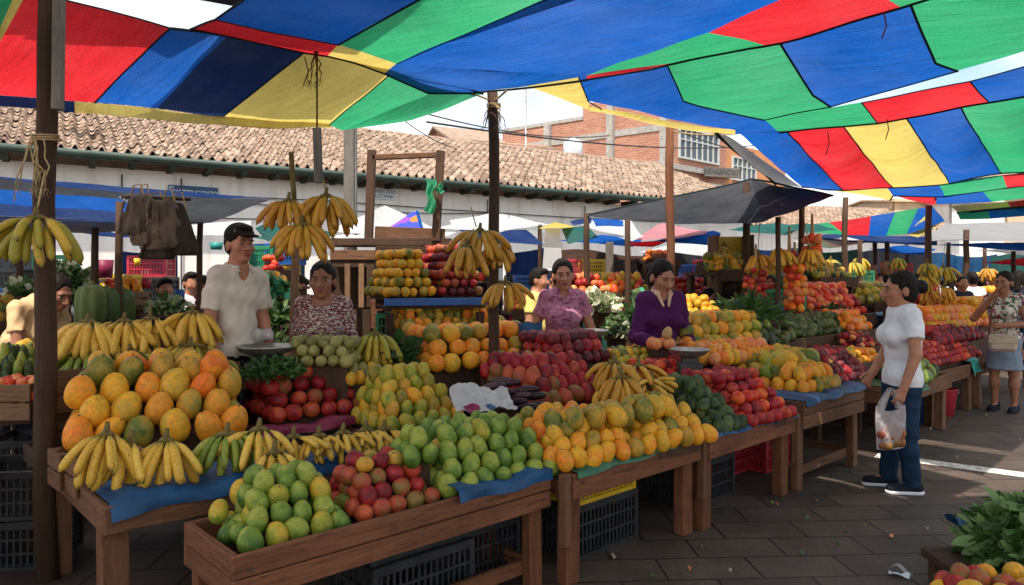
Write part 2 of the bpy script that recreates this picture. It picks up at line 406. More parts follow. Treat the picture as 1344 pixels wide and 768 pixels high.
# ------------------------------------------------------------------ bananas
def m_banana(name, c1, c2, tip, spots):
    t = NT(name); uv = t.coord('UV'); co = t.coord('Object', rand=True)
    sp = t.n('ShaderNodeSeparateXYZ'); t.t.links.new(uv, sp.inputs[0])
    n = t.noise(co, 14, 3)
    base = t.ramp(t.math('ADD', t.math('MULTIPLY', n, .9), t.math('MULTIPLY', t.math('SUBTRACT', t.rnd(), .5), .5)), [(.3, c1), (.65, c2)])
    base = t.mix(t.ramp(sp.outputs[0], [(.0, (.75, .75, .75)), (.22, (0, 0, 0))]), base, hexc(104, 112, 40))
    base = t.mix(t.ramp(sp.outputs[0], [(.86, (0, 0, 0)), (.94, (.5, .5, .5)), (.985, (1, 1, 1))]), base, tip)
    ln = t.noise(co, 60, 3, .7)
    base = t.mix(t.math('MULTIPLY', t.ramp(ln, [(.6, (0, 0, 0)), (.68, (1, 1, 1))]), spots), base, hexc(64, 44, 20))
    bl = t.noise(co, 26, 3, .7)
    base = t.mix(t.math('MULTIPLY', t.ramp(bl, [(.60, (0, 0, 0)), (.66, (1, 1, 1))]), spots), base, hexc(50, 34, 18))
    return t.done(t.bsdf(base, .46, t.bump(n, .06, .003), .35))
BM = dict(yellow=m_banana('yellow_banana_skin', hexc(200, 154, 50), hexc(222, 180, 72), hexc(44, 34, 20), .9),
          gold=m_banana('golden_banana_skin', hexc(184, 126, 36), hexc(208, 152, 50), hexc(58, 42, 22), .75),
          green=m_banana('green_banana_skin', hexc(104, 122, 40), hexc(160, 160, 60), hexc(56, 60, 24), .35),
          half=m_banana('half_ripe_banana_skin', hexc(150, 140, 44), hexc(200, 160, 52), hexc(60, 48, 24), .6))
def banana_mesh(seed, a0, a1, fat):
    """starts at the crown, leaves it along +x and curls down"""
    mb = MB(); n = 13; p = Vector((0, 0, 0)); pts = [p.copy()]; rs = []
    for i in range(n):
        t = i / (n - 1); a = a0 + (a1 - a0) * (t ** .8)
        if i: p = p + Vector((math.cos(a), 0, -math.sin(a))) / (n - 1); pts.append(p.copy())
        e = min(1, t / .32); e2 = min(1, (1 - t) / .22)
        r = fat * (.24 + .76 * math.sin(e * PI / 2) ** 1.5) * (.22 + .78 * math.sqrt(max(0, 1 - (1 - e2) ** 2)))
        rs.append(r)
    pts.append(p + Vector((math.cos(a1), 0, -math.sin(a1))) * .035); rs.append(fat * .24)
    mb.tube(pts, rs, 10)
    for i_, v_ in enumerate(mb.v):
        c_ = pts[i_ // 10]; mb.v[i_] = c_ + (v_ - c_) * (1 + .10 * math.cos(5 * 2 * PI * (i_ % 10) / 10 + seed))
    L_ = len(pts)   # u along the fruit 0..1
    mb.uv = [[(u / 1.035, v) for u, v in q] for q in mb.uv]
    off = min(u for q in mb.uv for u, v in q if q) if False else 0
    us = [u for q in mb.uv[:-2] for u, v in q]; lo, hi = min(us), max(us)
    mb.uv = [[((u - lo) / (hi - lo), v) for u, v in q] for q in mb.uv[:-2]] + [[(0, 0)] * 10, [(1, 0)] * 10]
    # five soft edges
    return mb.mesh('banana')
BANM = {}
def bmesh_banana(mat, droop):
    k = (mat, droop)
    if k not in BANM:
        a0, a1 = {'hang': (.45, 1.42), 'lie': (.1, 1.05), 'flat': (-.15, .55)}[droop]
        lst = []
        for s in range(3):
            me = banana_mesh(s, a0 + .14 * (s - 1), a1 + .16 * (s - 1), .087 + .008 * s); me.materials.append(BM[mat]); lst.append(me)
        BANM[k] = lst
    return BANM[k]
M['crown'] = m_plain('banana_stem', hexc(104, 88, 44), .8, .4, 30)
def bunch(p, facing, label, n=9, length=.19, mat='yellow', droop='hang', tiers=2, spread=1.25, group=None, stem=.06, width=.05, tilt=0.0, cat='bananas', splay=.3):
    """one hand of bananas: crown at p, fruit fanned towards the heading"""
    t = thing('banana_bunch', label, cat, p, facing, group)
    mb = MB(); mb.tube([(.0, .004, stem * .8), (0, 0, .012), (0, 0, -.03)], [.009, .014, .014], 8)
    mb.tube([(0, -width * .9, -.018), (0, -width * .4, -.004), (0, width * .4, -.004), (0, width * .9, -.018)], [.009, .014, .014, .009], 8)
    obj('crown', mb, M['crown'], t)
    for k in range(tiers):
        m = n - k
        for i in range(m):
            q = (i / (m - 1) - .5) * 2 if m > 1 else 0
            q += R.gauss(0, .07)
            me = R.choice(bmesh_banana(mat, droop))
            s = length * R.uniform(.82, 1.1) * (1 - .06 * k)
            obj('banana', me, None, t, (.01 - .012 * k, q * width, -.012 - .03 * k), (R.gauss(0, .12) + q * splay, .18 * k - .06 * abs(q) + R.gauss(0, .10) + tilt, q * spread + R.gauss(0, .06)), (s, s, s))
    return t
# ------------------------------------------------------------------ containers and stands
def plastic_crate(loc, rz, mat, label, size=(.52, .34, .26), group=None, open_=True):
    t = thing('plastic_crate', label, 'crate', loc, rz, group); w, d, h = size
    mb = MB()
    for z, hh in ((.012, .024), (h * .36, .012), (h * .64, .012)):
        for sx in (-1, 1): mb.box((sx * (w / 2 - .008), 0, z), (.016, d - .034, hh))
        for sy in (-1, 1): mb.box((0, sy * (d / 2 - .008), z), (w, .016, hh))
    nx = int(w / .034); ny = int(d / .034)
    for i in range(nx + 1):
        x = -w / 2 + .012 + (w - .024) * i / nx
        for sy in (-1, 1): mb.box((x, sy * (d / 2 - .011), h / 2), (.011, .008, h - .05))
    for i in range(1, ny):
        y = -d / 2 + d * i / ny
        for sx in (-1, 1): mb.box((sx * (w / 2 - .011), y, h / 2), (.008, .011, h - .05))
    for sx in (-1, 1):
        for sy in (-1, 1): mb.box((sx * (w / 2 - .011), sy * (d / 2 - .011), h / 2), (.03, .03, h - .004))
    mb.box((0, 0, .03), (w - .03, d - .03, .008))
    obj('lattice', mb, M[mat], t)
    rb = MB()
    for sx in (-1, 1): rb.box((sx * (w / 2 - .01), 0, h - .02), (.026, d - .045, .044), bev=.004)
    for sy in (-1, 1): rb.box((0, sy * (d / 2 - .01), h - .02), (w + .012, .026, .044), bev=.004)
    obj('rim', rb, M[mat], t)
    return t
def wood_crate(loc, rz, label, size=(.5, .3, .2), mat='wood_light', group=None, slats=2, gap=.012):
    t = thing('wooden_crate', label, 'crate', loc, rz, group); w, d, h = size; th = .012
    sh = (h - gap * (slats - 1)) / slats
    for side in range(4):
        mb = MB()
        for k in range(slats):
            z = sh / 2 + k * (sh + gap)
            if side < 2: mb.box((0, (-1, 1)[side] * (d / 2 - th / 2), z), (w, th, sh), bev=.002)
            else: mb.box(((-1, 1)[side - 2] * (w / 2 - th * 1.5 - .001), 0, z), (th, d - 2 * th - .002, sh), bev=.002)
        obj('side_slats', mb, M[mat], t)
    mb = MB()
    for sx in (-1, 1):
        for sy in (-1, 1): mb.box((sx * (w / 2 - .045), sy * (d / 2 - th - .014), h / 2), (.028, .026, h - .004))
    mb.box((0, 0, .008), (w - .05, d - .04, .012)); obj('inner_frame', mb, M[mat], t)
    return t
def table(u0, u1, v0, v1, zt, label, rail=.13, lip=.05, mat='wood', legs=((0, 0), (1, 0), (0, 1), (1, 1)), legw=.085, rails=1, low=None, frame=None, group=None, ends=(1, 1)):
    """market bench in the stall's own directions; rail stands lip above the board"""
    t = thing('market_bench', label, 'bench', L(u0, v0), ANG, group); w, d = u1 - u0, v1 - v0; th = .03
    mb = MB(); nb = max(2, int(d / .16))
    for i in range(nb): mb.box((w / 2, d * (i + .5) / nb, zt - .012), (w - .062, d / nb - .006, .024))
    obj('board_top', mb, M['wood_dark'], t)
    for k in range(rails):
        rh = rail / rails
        mb = MB(); mb.box((w / 2, 0, zt + lip - rh * (k + .5) - .002 * k), (w, th, rh - .004), (0, R.gauss(0, .004), R.gauss(0, .003)), bev=.004)
        for nx_ in (.05, .075, w * .5, w - .05, w - .08): mb.box((nx_ + R.gauss(0, .008), -th / 2 - .001, zt + lip - rh * (k + R.uniform(.3, .7))), (.009, .005, .009), (0, R.random(), 0), 1)
        obj('front_rail', mb, [M[mat], M['dark_metal']], t)
    for e, x in zip(ends, (th / 2, w - th / 2)):
        if not e: continue
        for k in range(rails):
            rh = rail / rails
            mb = MB(); mb.box((x, d / 2 + .001, zt + lip - rh * (k + .5) - .002 * k), (th - .002, d - th - .002, rh - .003), bev=.004); obj('side_rail', mb, M[mat], t)
    mb = MB(); mb.box((w / 2, d, zt + lip - rail / 2), (w, th, rail), bev=.004); obj('back_rail', mb, M[mat], t)
    zl = zt + lip - rail
    for a, b in legs:
        x = .055 + a * (w - .11); y = .034 + legw * .4 + b * (d - .068 - legw * .8)
        mb = MB(); mb.box((x, y, (zt - .03) / 2), (legw, legw * .75, zt - .03), (R.gauss(0, .008), R.gauss(0, .008), 0), bev=.006); obj('leg', mb, M[mat], t)
    if low:
        mb = MB(); mb.box((w / 2, .03 + legw * .4 + .04, low), (w - .2, .03, .07), bev=.003); obj('stretcher', mb, M[mat], t)
        mb = MB(); mb.box((w - .055, d / 2, low + .01), (.03, d - .25, .06), bev=.003); obj('stretcher', mb, M[mat], t)
    return t
def post(p, r, h, label, mat='wood_dark', lean=(0, 0), square=False, name='canopy_post', parts=None):
    p = Vector(p); mb = MB(); pts = []; rs = []
    n = 8
    for i in range(n + 1):
        q = i / n; pts.append(Vector((lean[0] * q + R.gauss(0, r * .12), lean[1] * q + R.gauss(0, r * .12), h * q))); rs.append(r * (1 - .12 * q) * R.uniform(.95, 1.05))
    if square: mb.beam((0, 0, 0), (lean[0], lean[1], h), r * 2, r * 2, bev=.006)
    else: mb.tube(pts, rs, 10)
    if parts: t = thing(name, label, 'post', p); obj('pole', mb, M[mat], t); return t
    o = obj(name, mb, M[mat], None, p); return tag(o, label, 'post')
def tie_rope(p, label, n=6, ln=.3, rad=.05, mat='rope'):
    """rope wound round a post with frayed ends"""
    mb = MB(); p = Vector(p)
    for k in range(3):
        mb.tube([(rad * math.cos(a), rad * math.sin(a), .012 * k + .008 * math.sin(a)) for a in [i * PI / 6 for i in range(13)]], .005, 5)
    for k in range(n):
        a = R.uniform(-2.6, -.5); x, y, z = rad * math.cos(a), rad * math.sin(a), 0; pts = [(x, y, z)]
        dx = R.choice((-1, 1)) * R.uniform(.1, .35)
        for i in range(1, 6): pts.append((x + dx * ln * i / 5 * (1.3 - i * .1) + R.gauss(0, .008), y - .01 * i, -ln * (i / 5) * R.uniform(.85, 1.05)))
        mb.tube(pts, [.004] * 5 + [.0015], 5)
        for q in range(5):
            e = Vector(pts[-1]); mb.tube([e, e + Vector((R.gauss(0, .02), R.gauss(0, .01), -R.uniform(.02, .06)))], .0012, 3)
    o = obj('tie_rope', mb, M[mat], None, p); return tag(o, label, 'rope')
def cable(pts, r, label, sag=0.0, name='cable', cat='cable', mat='cable', n=14):
    a = [P3(p) if not isinstance(p, Vector) else p for p in pts]; o0 = a[0].copy(); mb = MB(); out = []
    for k in range(len(a) - 1):
        for i in range(n + (k == len(a) - 2)):
            t = i / n; p = a[k].lerp(a[k + 1], t); out.append(p - o0 - Vector((0, 0, sag * 4 * t * (1 - t))))
    mb.tube(out, r, 5); return tag(obj(name, mb, M[mat], None, o0), label, cat)
# ------------------------------------------------------------------ sheets of cloth
def wr(p, amp):
    return amp * (noise.noise(Vector((p.x * 1.1, p.y * 1.1, p.z * .6))) + .45 * noise.noise(Vector((p.x * 2.9 + 7, p.y * 2.9, p.z))))
def patch_mesh(c, n=10, sag=.03, amp=.02, origin=Vector(), streak=None):
    c = [P3(q) for q in c]; sz = max((c[0] - c[2]).length, (c[1] - c[3]).length); mb = MB()
    def fn(a, b):
        p = (c[0] * (1 - a) + c[3] * a) * (1 - b) + (c[1] * (1 - a) + c[2] * a) * b
        p = p - Vector((0, 0, sag * sz * 16 * a * (1 - a) * b * (1 - b)))
        p = p + Vector((0, 0, wr(p, amp)))
        return p - origin
    mb.grid(fn, n, n); return mb
def tarp(name, label, panels, cat='canopy', sag=.02, amp=.02, n=10, seams=(), th=0):
    """panels: [(colour, part name, four corners)] sewn into one sheet"""
    ps = [(c, nm, [P3(q) for q in pts]) for c, nm, pts in panels]
    org = ps[0][2][0].copy(); t = thing(name, label, cat, org)
    for c, nm, pts in ps:
        obj(nm, patch_mesh(pts, n, sag, amp, org), TARP[c], t)
    for sm in seams:
        r = sm[0]; pts = [P3(q) for q in sm[1:]]; out = []
        for k in range(len(pts) - 1):
            for i in range(9 if k == len(pts) - 2 else 8):
                p = pts[k].lerp(pts[k + 1], i / 8); out.append(p + Vector((0, 0, wr(p, amp) - .004)) - org)
        mb = MB(); mb.tube(out, r * .55, 6); obj('seam', mb, M['seam'], t)
    return t
# ------------------------------------------------------------------ bodies: one smooth surface grown round a posed skeleton
class SDF:
    def __init__(s): s.p = []
    def cone(s, a, b, ra, rb, k=.03, op='u', clips=()): s.p.append(('c', np.array(a, float), np.array(b, float), ra, rb, k, op, clips)); return s
    def ell(s, c, r, k=.03, op='u', rot=None, clips=()):
        s.p.append(('e', np.array(c, float), np.array(r, float), None if rot is None else np.array(rot, float), 0, k, op, clips)); return s
    def mesh(s, res, fold=0.0, planes=(), seed=0, foldk=1.0):
        lo = np.full(3, 1e9); hi = -lo
        for q in s.p:
            if q[6] != 'u': continue
            if q[0] == 'c': m = max(q[3], q[4]); l, h = np.minimum(q[1], q[2]) - m, np.maximum(q[1], q[2]) + m
            else: m = q[2].max() if q[3] is not None else q[2]; l, h = q[1] - m, q[1] + m
            lo = np.minimum(lo, l); hi = np.maximum(hi, h)
        lo -= 4 * res; hi += 4 * res
        n = np.ceil((hi - lo) / res).astype(int) + 1
        ax = [lo[i] + res * np.arange(n[i]) for i in range(3)]
        F = np.full(n, .2)
        for q in s.p:
            kind, a, b, c, d, k, op, clips = q
            if kind == 'c': m = max(c, d); l, h = np.minimum(a, b) - m, np.maximum(a, b) + m
            else: m = b.max() if c is not None else b; l, h = a - m, a + m
            pad = k + 3 * res
            i0 = np.maximum(np.floor((l - pad - lo) / res).astype(int), 0); i1 = np.minimum(np.ceil((h + pad - lo) / res).astype(int) + 1, n)
            if (i1 <= i0).any(): continue
            sl = tuple(slice(i0[i], i1[i]) for i in range(3))
            X, Y, Z = np.meshgrid(*[ax[i][sl[i]] for i in range(3)], indexing='ij')
            if kind == 'c':
                ba = b - a; L2 = max((ba * ba).sum(), 1e-9)
                t = np.clip(((X - a[0]) * ba[0] + (Y - a[1]) * ba[1] + (Z - a[2]) * ba[2]) / L2, 0, 1)
                dist = np.sqrt((X - a[0] - t * ba[0]) ** 2 + (Y - a[1] - t * ba[1]) ** 2 + (Z - a[2] - t * ba[2]) ** 2) - (c + (d - c) * t)
            else:
                x, y, z = X - a[0], Y - a[1], Z - a[2]
                if c is not None: x, y, z = [c[0][i] * x + c[1][i] * y + c[2][i] * z for i in range(3)]
                k0 = np.sqrt((x / b[0]) ** 2 + (y / b[1]) ** 2 + (z / b[2]) ** 2); k1 = np.sqrt((x / b[0] ** 2) ** 2 + (y / b[1] ** 2) ** 2 + (z / b[2] ** 2) ** 2)
                dist = k0 * (k0 - 1) / np.maximum(k1, 1e-6)
            for (pt, nr) in clips: dist = np.maximum(dist, (X - pt[0]) * nr[0] + (Y - pt[1]) * nr[1] + (Z - pt[2]) * nr[2])
            f = F[sl]; k = max(k, 1e-4)
            if op == 'u':
                hh = np.clip(.5 + .5 * (f - dist) / k, 0, 1); F[sl] = f * (1 - hh) + dist * hh - k * hh * (1 - hh)
            else:
                hh = np.clip(.5 - .5 * (f + dist) / k, 0, 1); F[sl] = f * (1 - hh) - dist * hh + k * hh * (1 - hh)
        if fold or planes:
            X, Y, Z = np.meshgrid(*ax, indexing='ij')
            if fold:
                r = np.random.RandomState(seed); acc = 0
                for i in range(7):
                    w = r.normal(size=3) * np.array([26, 26, 15]) * (1 + .25 * i) * foldk; acc = acc + np.sin(X * w[0] + Y * w[1] + Z * w[2] + r.uniform(0, 6) + 1.6 * np.sin(Z * 17 * foldk + i + X * 9)) / (1 + .3 * i)
                F = F + fold * acc * .4
            for pt, nr in planes: F = np.maximum(F, (X - pt[0]) * nr[0] + (Y - pt[1]) * nr[1] + (Z - pt[2]) * nr[2])
        return surfnet(F, lo, res)
def surfnet(F, lo, h):
    nx, ny, nz = F.shape; c = (nx - 1, ny - 1, nz - 1)
    acc = np.zeros(c + (3,)); cnt = np.zeros(c)
    g = lambda dx, dy, dz: F[dx:dx + nx - 1, dy:dy + ny - 1, dz:dz + nz - 1]
    for axis in range(3):
        o1, o2 = [i for i in range(3) if i != axis]
        for p in (0, 1):
            for q in (0, 1):
                b = [0, 0, 0]; b[o1] = p; b[o2] = q; e = list(b); e[axis] = 1
                A, B = g(*b), g(*e); m = (A < 0) != (B < 0)
                t = np.where(m, A / np.where(m, A - B, 1), 0)
                for k in range(3): acc[..., k] += np.where(m, b[k] + (t if k == axis else 0), 0)
                cnt += m
    act = cnt > 0; idx = np.full(c, -1); idx[act] = np.arange(act.sum())
    ijk = np.argwhere(act); v = (ijk + acc[act] / cnt[act][:, None]) * h + lo
    faces = []
    for axis in range(3):
        o1, o2 = [(1, 2), (2, 0), (0, 1)][axis]
        s0 = [slice(1, -1)] * 3; s1 = [slice(1, -1)] * 3; s0[axis] = slice(0, -1); s1[axis] = slice(1, None)
        A, B = F[tuple(s0)], F[tuple(s1)]; m = (A < 0) != (B < 0); w = np.argwhere(m)
        if not len(w): continue
        off = np.array([1, 1, 1]); off[axis] = 0; w2 = w + off
        def at(d1, d2):
            q = w2.copy(); q[:, o1] -= d1; q[:, o2] -= d2
            return idx[q[:, 0], q[:, 1], q[:, 2]]
        quad = np.stack([at(1, 1), at(0, 1), at(0, 0), at(1, 0)], 1); fl = ~(A[m] < 0)
        quad[fl] = quad[fl][:, ::-1]; faces.append(quad)
    fc = np.concatenate(faces); fc = fc[(fc >= 0).all(1)]
    return v, fc
def np_mesh(name, vf, relax=0):
    v, f = vf; me = bpy.data.meshes.new(name)
    me.vertices.add(len(v)); me.vertices.foreach_set('co', v.astype(np.float32).ravel())
    me.loops.add(len(f) * 4); me.loops.foreach_set('vertex_index', f.astype(np.int32).ravel())
    me.polygons.add(len(f)); me.polygons.foreach_set('loop_start', np.arange(0, len(f) * 4, 4, dtype=np.int32)); me.polygons.foreach_set('loop_total', np.full(len(f), 4, dtype=np.int32))
    me.polygons.foreach_set('use_smooth', np.ones(len(f), dtype=bool)); me.update(calc_edges=True); me.validate(); return me
def m_skin(name, c):
    t = NT(name); co = t.coord('Object'); n = t.noise(co, 9, 4); b = t.noise(co, 60, 3)
    col = t.ramp(n, [(.3, (c[0] * .82, c[1] * .76, c[2] * .74)), (.7, (c[0] * 1.1, c[1] * 1.08, c[2] * 1.06))])
    return t.done(t.bsdf(col, .5, t.bump(b, .3, .004), .3))
SKIN = dict(tan=m_skin('tan_skin', hexc(176, 122, 96)), brown=m_skin('brown_skin', hexc(150, 102, 78)), light=m_skin('light_skin', hexc(182, 128, 102)))
t = NT('black_hair'); co = t.coord('Object', (1, .22, .3)); hn = t.noise(co, 150, 4)
M['hair'] = t.done(t.bsdf(t.ramp(hn, [(.3, (.002, .0018, .0018)), (.7, (.022, .016, .013))]), .6, t.bump(hn, .8, .006), .12))
M['hair_brown'] = m_plain('brown_hair', (.05, .028, .016), .5, .4, 60, .4, .5)
M['lips'] = m_plain('lips', hexc(140, 70, 62), .45, .1)
M['eye'] = m_plain('eye_white', (.26, .23, .21), .35, .05); M['iris'] = m_plain('iris', (.012, .007, .005), .15, .1)
M['brow'] = m_plain('eyebrow_hair', (.014, .01, .008), .7, .2)
CL = dict(polo=m_cloth('oatmeal_pique', hexc(205, 192, 176)), white=m_cloth('white_cotton', hexc(226, 222, 224)), purple=m_cloth('purple_fleece', hexc(74, 28, 74), .3, 300),
          pink=m_cloth('dusty_pink_cotton', hexc(176, 112, 132)), denim=m_cloth('dark_denim', hexc(30, 50, 72), .35), dark=m_cloth('dark_cloth', hexc(34, 36, 46)),
          beige=m_cloth('beige_cotton', hexc(206, 172, 128)), yellow=m_cloth('pale_yellow_cotton', hexc(226, 206, 120)), blue=m_cloth('light_blue_cotton', hexc(132, 170, 200)),
          greyblue=m_cloth('grey_blue_cotton', hexc(92, 112, 136)), red=m_cloth('red_cotton', hexc(150, 34, 40)), green=m_cloth('green_cotton', hexc(52, 96, 70)),
          paledenim=m_cloth('washed_denim', hexc(120, 132, 148), .2), grey=m_cloth('grey_cotton', hexc(120, 118, 116)), floral_collar=m_cloth('floral_cream', hexc(206, 166, 140), .35, 60))
def m_pattern(name, base, cols, scale, stretch=(1, 1, 1), thr=.5):
    t = NT(name); co = t.coord('Object', stretch); col = base
    for i, c in enumerate(cols):
        n = t.noise(t.coord('Object', tuple(x * (1 + .13 * i) for x in stretch)), scale * (1 + .31 * i), 2, .5)
        mp = t.ramp(n, [(thr - .02, (0, 0, 0)), (thr + .02, (1, 1, 1))]); col = t.mix(mp, col, c)
    return t.done(t.bsdf(col, .85, t.bump(t.noise(co, 40, 4), .5, .01), .15))
CL['cap'] = m_cloth('dark_cap_cloth', hexc(40, 34, 32), .3)
CL['knit'] = m_pattern('maroon_cream_knit', hexc(196, 180, 166), [hexc(116, 44, 56), hexc(96, 52, 60)], 46, (.8, .8, 2.2), .52)
CL['floral'] = m_pattern('floral_blouse', hexc(200, 190, 178), [hexc(150, 50, 70), hexc(60, 96, 76), hexc(60, 60, 84)], 16, (1, 1, 1), .58)
CL['pink'] = m_pattern('pink_print', hexc(178, 116, 136), [hexc(150, 84, 110), hexc(120, 70, 92)], 18, (1, 1, 1.6), .6)
def rotz(a): return np.array([[math.cos(a), -math.sin(a), 0], [math.sin(a), math.cos(a), 0], [0, 0, 1.]])
def rotx(a): return np.array([[1., 0, 0], [0, math.cos(a), -math.sin(a)], [0, math.sin(a), math.cos(a)]])
def roty(a): return np.array([[math.cos(a), 0, math.sin(a)], [0, 1., 0], [-math.sin(a), 0, math.cos(a)]])
def hand(B, w, d, side, res, curl=.5, sc=1.0, palm=None):
    """palm, four fingers of unequal length and a thumb; d points along the hand, palm is the way the palm faces"""
    d = np.array(d, float); d /= np.linalg.norm(d); pn = np.array(palm if palm is not None else (-side, 0, 0), float); pn -= d * pn.dot(d); pn /= np.linalg.norm(pn)
    x = np.cross(d, pn); x /= np.linalg.norm(x); w = np.array(w, float); r = .0088 * sc
    for q in (-.024, -.008, .008, .024): B.cone(w + x * q * .6 * sc, w + d * .082 * sc + x * q * sc, .014 * sc, .0125 * sc, .012)
    for q, ln in ((-.030, .066), (-.0105, .078), (.0095, .072), (.029, .056)):
        p = w + d * .084 * sc + x * q * sc; a = curl * .55
        for k, f in enumerate((.45, .31, .24)):
            dd = d * math.cos(a) + pn * math.sin(a); e = p + dd * ln * f * sc; B.cone(p, e, r * (1 - .1 * k), r * (.9 - .1 * k), .0035); p = e; a += curl * .8
    sx = -1 if (x[1] > 0) else 1   # thumb on the front edge
    p = w + d * .02 * sc + x * sx * .026 * sc
    for k, (f, tw) in enumerate(((.042, .75), (.032, .45), (.026, .25))):
        dd = d * math.cos(tw) + x * sx * math.sin(tw) + pn * .45; dd /= np.linalg.norm(dd); e = p + dd * f * sc; B.cone(p, e, r * (1.35 - .15 * k), r * (1.15 - .15 * k), .006); p = e
def person(label, loc, rz, H=1.6, J=None, head=(0, 0, 0), hs=1.0, skin='tan', top=None, bottom=None, hair='bun', woman=True, build=1.0, res=.008, curl=.5, hands=True, face=True, group=None, shoes=True, palms=(None, None), cap=False):
    k = H / 1.65; b = build; t = thing('person', label, 'person', loc, rz, group)
    W = .086 if woman else .098
    j = dict(pel=(0, 0, .53 * H), che=(0, 0, .72 * H), nb=(0, .015, .825 * H), hd=(0, -.02 * k, H - .118 * hs),
             shL=(-W * H, .01, .805 * H), shR=(W * H, .01, .805 * H), elL=(-(W + .03) * H, .03, .635 * H), elR=((W + .03) * H, .03, .635 * H),
             wrL=(-(W + .035) * H, -.03, .49 * H), wrR=((W + .035) * H, -.03, .49 * H), hiL=(-.055 * H, 0, .52 * H), hiR=(.055 * H, 0, .52 * H),
             knL=(-.06 * H, -.01, .285 * H), knR=(.06 * H, -.01, .285 * H), anL=(-.06 * H, .02, .05 * H), anR=(.06 * H, .02, .05 * H), haL=None, haR=None)
    if J: j.update(J)
    A = {q: (np.array(v, float) if v is not None else None) for q, v in j.items()}
    lerp = lambda p, q, f: p * (1 - f) + q * f
    HR = rotz(head[0]) @ rotx(head[1]) @ roty(head[2]); hc = A['hd']
    hp = lambda x, y, z: hc + HR @ (np.array((x, y, z)) * hs)
    spine = A['nb'] - A['pel']; tilt = math.atan2(-spine[1], spine[2]); TR = rotx(tilt) @ roty(math.atan2(spine[0], spine[2]))
    def torso(S, f, kk=.05):
        S.ell(lerp(A['pel'], A['nb'], -.02), np.array((.150 * b * (1 if woman else .92), .110 * b, .12)) * k + f * .8, kk, rot=TR)
        S.ell(lerp(A['pel'], A['nb'], .34), np.array((.132 * b * (1 if woman else 1.08), .102 * b, .13)) * k + f, kk, rot=TR)
        S.ell(lerp(A['pel'], A['nb'], .70), np.array((.148 * b ** .6 * (1 if woman else 1.12), .108 * b, .15)) * k + f, kk, rot=TR)
        S.cone(lerp(A['shL'], A['shR'], .06), lerp(A['shL'], A['shR'], .94), .05 * k + f * .7, .05 * k + f * .7, .05)
        S.cone(lerp(A['shL'], A['shR'], .3) + (0, 0, .018), A['nb'] + (0, 0, .01), .045 * k + f, .05 * k + f, .05); S.cone(lerp(A['shL'], A['shR'], .7) + (0, 0, .018), A['nb'] + (0, 0, .01), .045 * k + f, .05 * k + f, .05)
        if woman:
            for s in (-1, 1): S.ell(lerp(A['pel'], A['nb'], .60) + TR @ np.array((s * .07 * k, -.088 * k * b ** .5, 0)), np.array((.07, .062, .07)) * k + f, .035)
    def arm(S, s, f, t1=1.0, clip=True, taper=1.0):
        sh, el, wr_ = A['sh' + s], A['el' + s], A['wr' + s]; c = []
        if t1 <= 1.0:
            e = lerp(sh, el, t1); n = (el - sh) / np.linalg.norm(el - sh)
            S.cone(sh, el, (.047 * b ** .5) * k + f * .8, (.041) * k + f * 1.4, .035, clips=[(e, n)] if clip else ())
        else:
            S.cone(sh, el, .048 * b ** .5 * k + f, .040 * k + f, .035); e = lerp(el, wr_, t1 - 1); n = (wr_ - el) / np.linalg.norm(wr_ - el)
            S.cone(el, wr_, .041 * k + f, .029 * k + f, .02, clips=[(e, n)] if clip else ())
    B = SDF(); torso(B, 0)
    B.cone(A['nb'] - (0, 0, .01), hp(0, .022, -.075), .056 * k * (1 if woman else 1.1), .05 * hs * (1 if woman else 1.12), .035)
    B.ell(hp(0, .016, .032), np.array((.073, .092, .086)) * hs, .02, rot=HR); B.ell(hp(0, -.024, -.035), np.array((.058, .064, .078)) * hs, .03, rot=HR)
    B.ell(hp(0, -.062, -.093), np.array((.024 if woman else .03, .02, .018)) * hs, .02, rot=HR)
    for s in (-1, 1):
        B.ell(hp(s * .040, -.06, -.024), np.array((.024, .022, .024)) * hs, .02, rot=HR)
        B.ell(hp(s * .075, .012, -.012), np.array((.012, .022, .034)) * hs, .006, rot=HR)
    if face:
        B.cone(hp(-.036, -.078, .024), hp(.036, -.078, .024), .012 * hs, .012 * hs, .016)
        for s in (-1, 1): B.ell(hp(s * .031, -.094, .003), np.array((.019, .014, .010)) * hs, .010, 's', rot=HR)
    B.cone(hp(0, -.086, .012), hp(0, -.112, -.028), .008 * hs, .0145 * hs, .012)
    if face:
        for s in (-1, 1): B.ell(hp(s * .015, -.098, -.032), np.array((.010, .012, .009)) * hs, .008, rot=HR)
        B.ell(hp(0, -.090, -.056), np.array((.025, .011, .007)) * hs, .006, rot=HR); B.ell(hp(0, -.088, -.068), np.array((.021, .012, .008)) * hs, .006, rot=HR)
    for i, s in enumerate('LR'):
        arm(B, s, 0, 2.0, False); wr_ = A['wr' + s]; d = (A['ha' + s] - wr_) if A['ha' + s] is not None else wr_ - A['el' + s]
        if hands: hand(B, wr_, d, -1 if s == 'L' else 1, res, curl, k * (1.0 if woman else 1.1), palms[i])
        else:
            d = d / np.linalg.norm(d); B.cone(wr_, wr_ + d * .1, .03 * k, .035 * k, .02); B.cone(wr_ + d * .09, wr_ + d * .16, .03 * k, .018 * k, .02)
        hi, kn, an = A['hi' + s], A['kn' + s], A['an' + s]
        B.cone(hi, kn, .085 * k * b, .054 * k, .04); B.cone(kn, lerp(kn, an, .4), .052 * k, .052 * k, .03); B.cone(lerp(kn, an, .35), an, .052 * k, .033 * k, .03)
        B.cone(an + (0, .02, -.02), an + (0, -.14 * k, -.035), .032 * k, .026 * k, .03)
    obj('body', np_mesh('body', B.mesh(res)), SKIN[skin], t)
    # hair
    Hs = SDF(); hres = res
    Hs.ell(hp(0, .022, .040), np.array((.080, .096, .089)) * hs, .02, rot=HR)
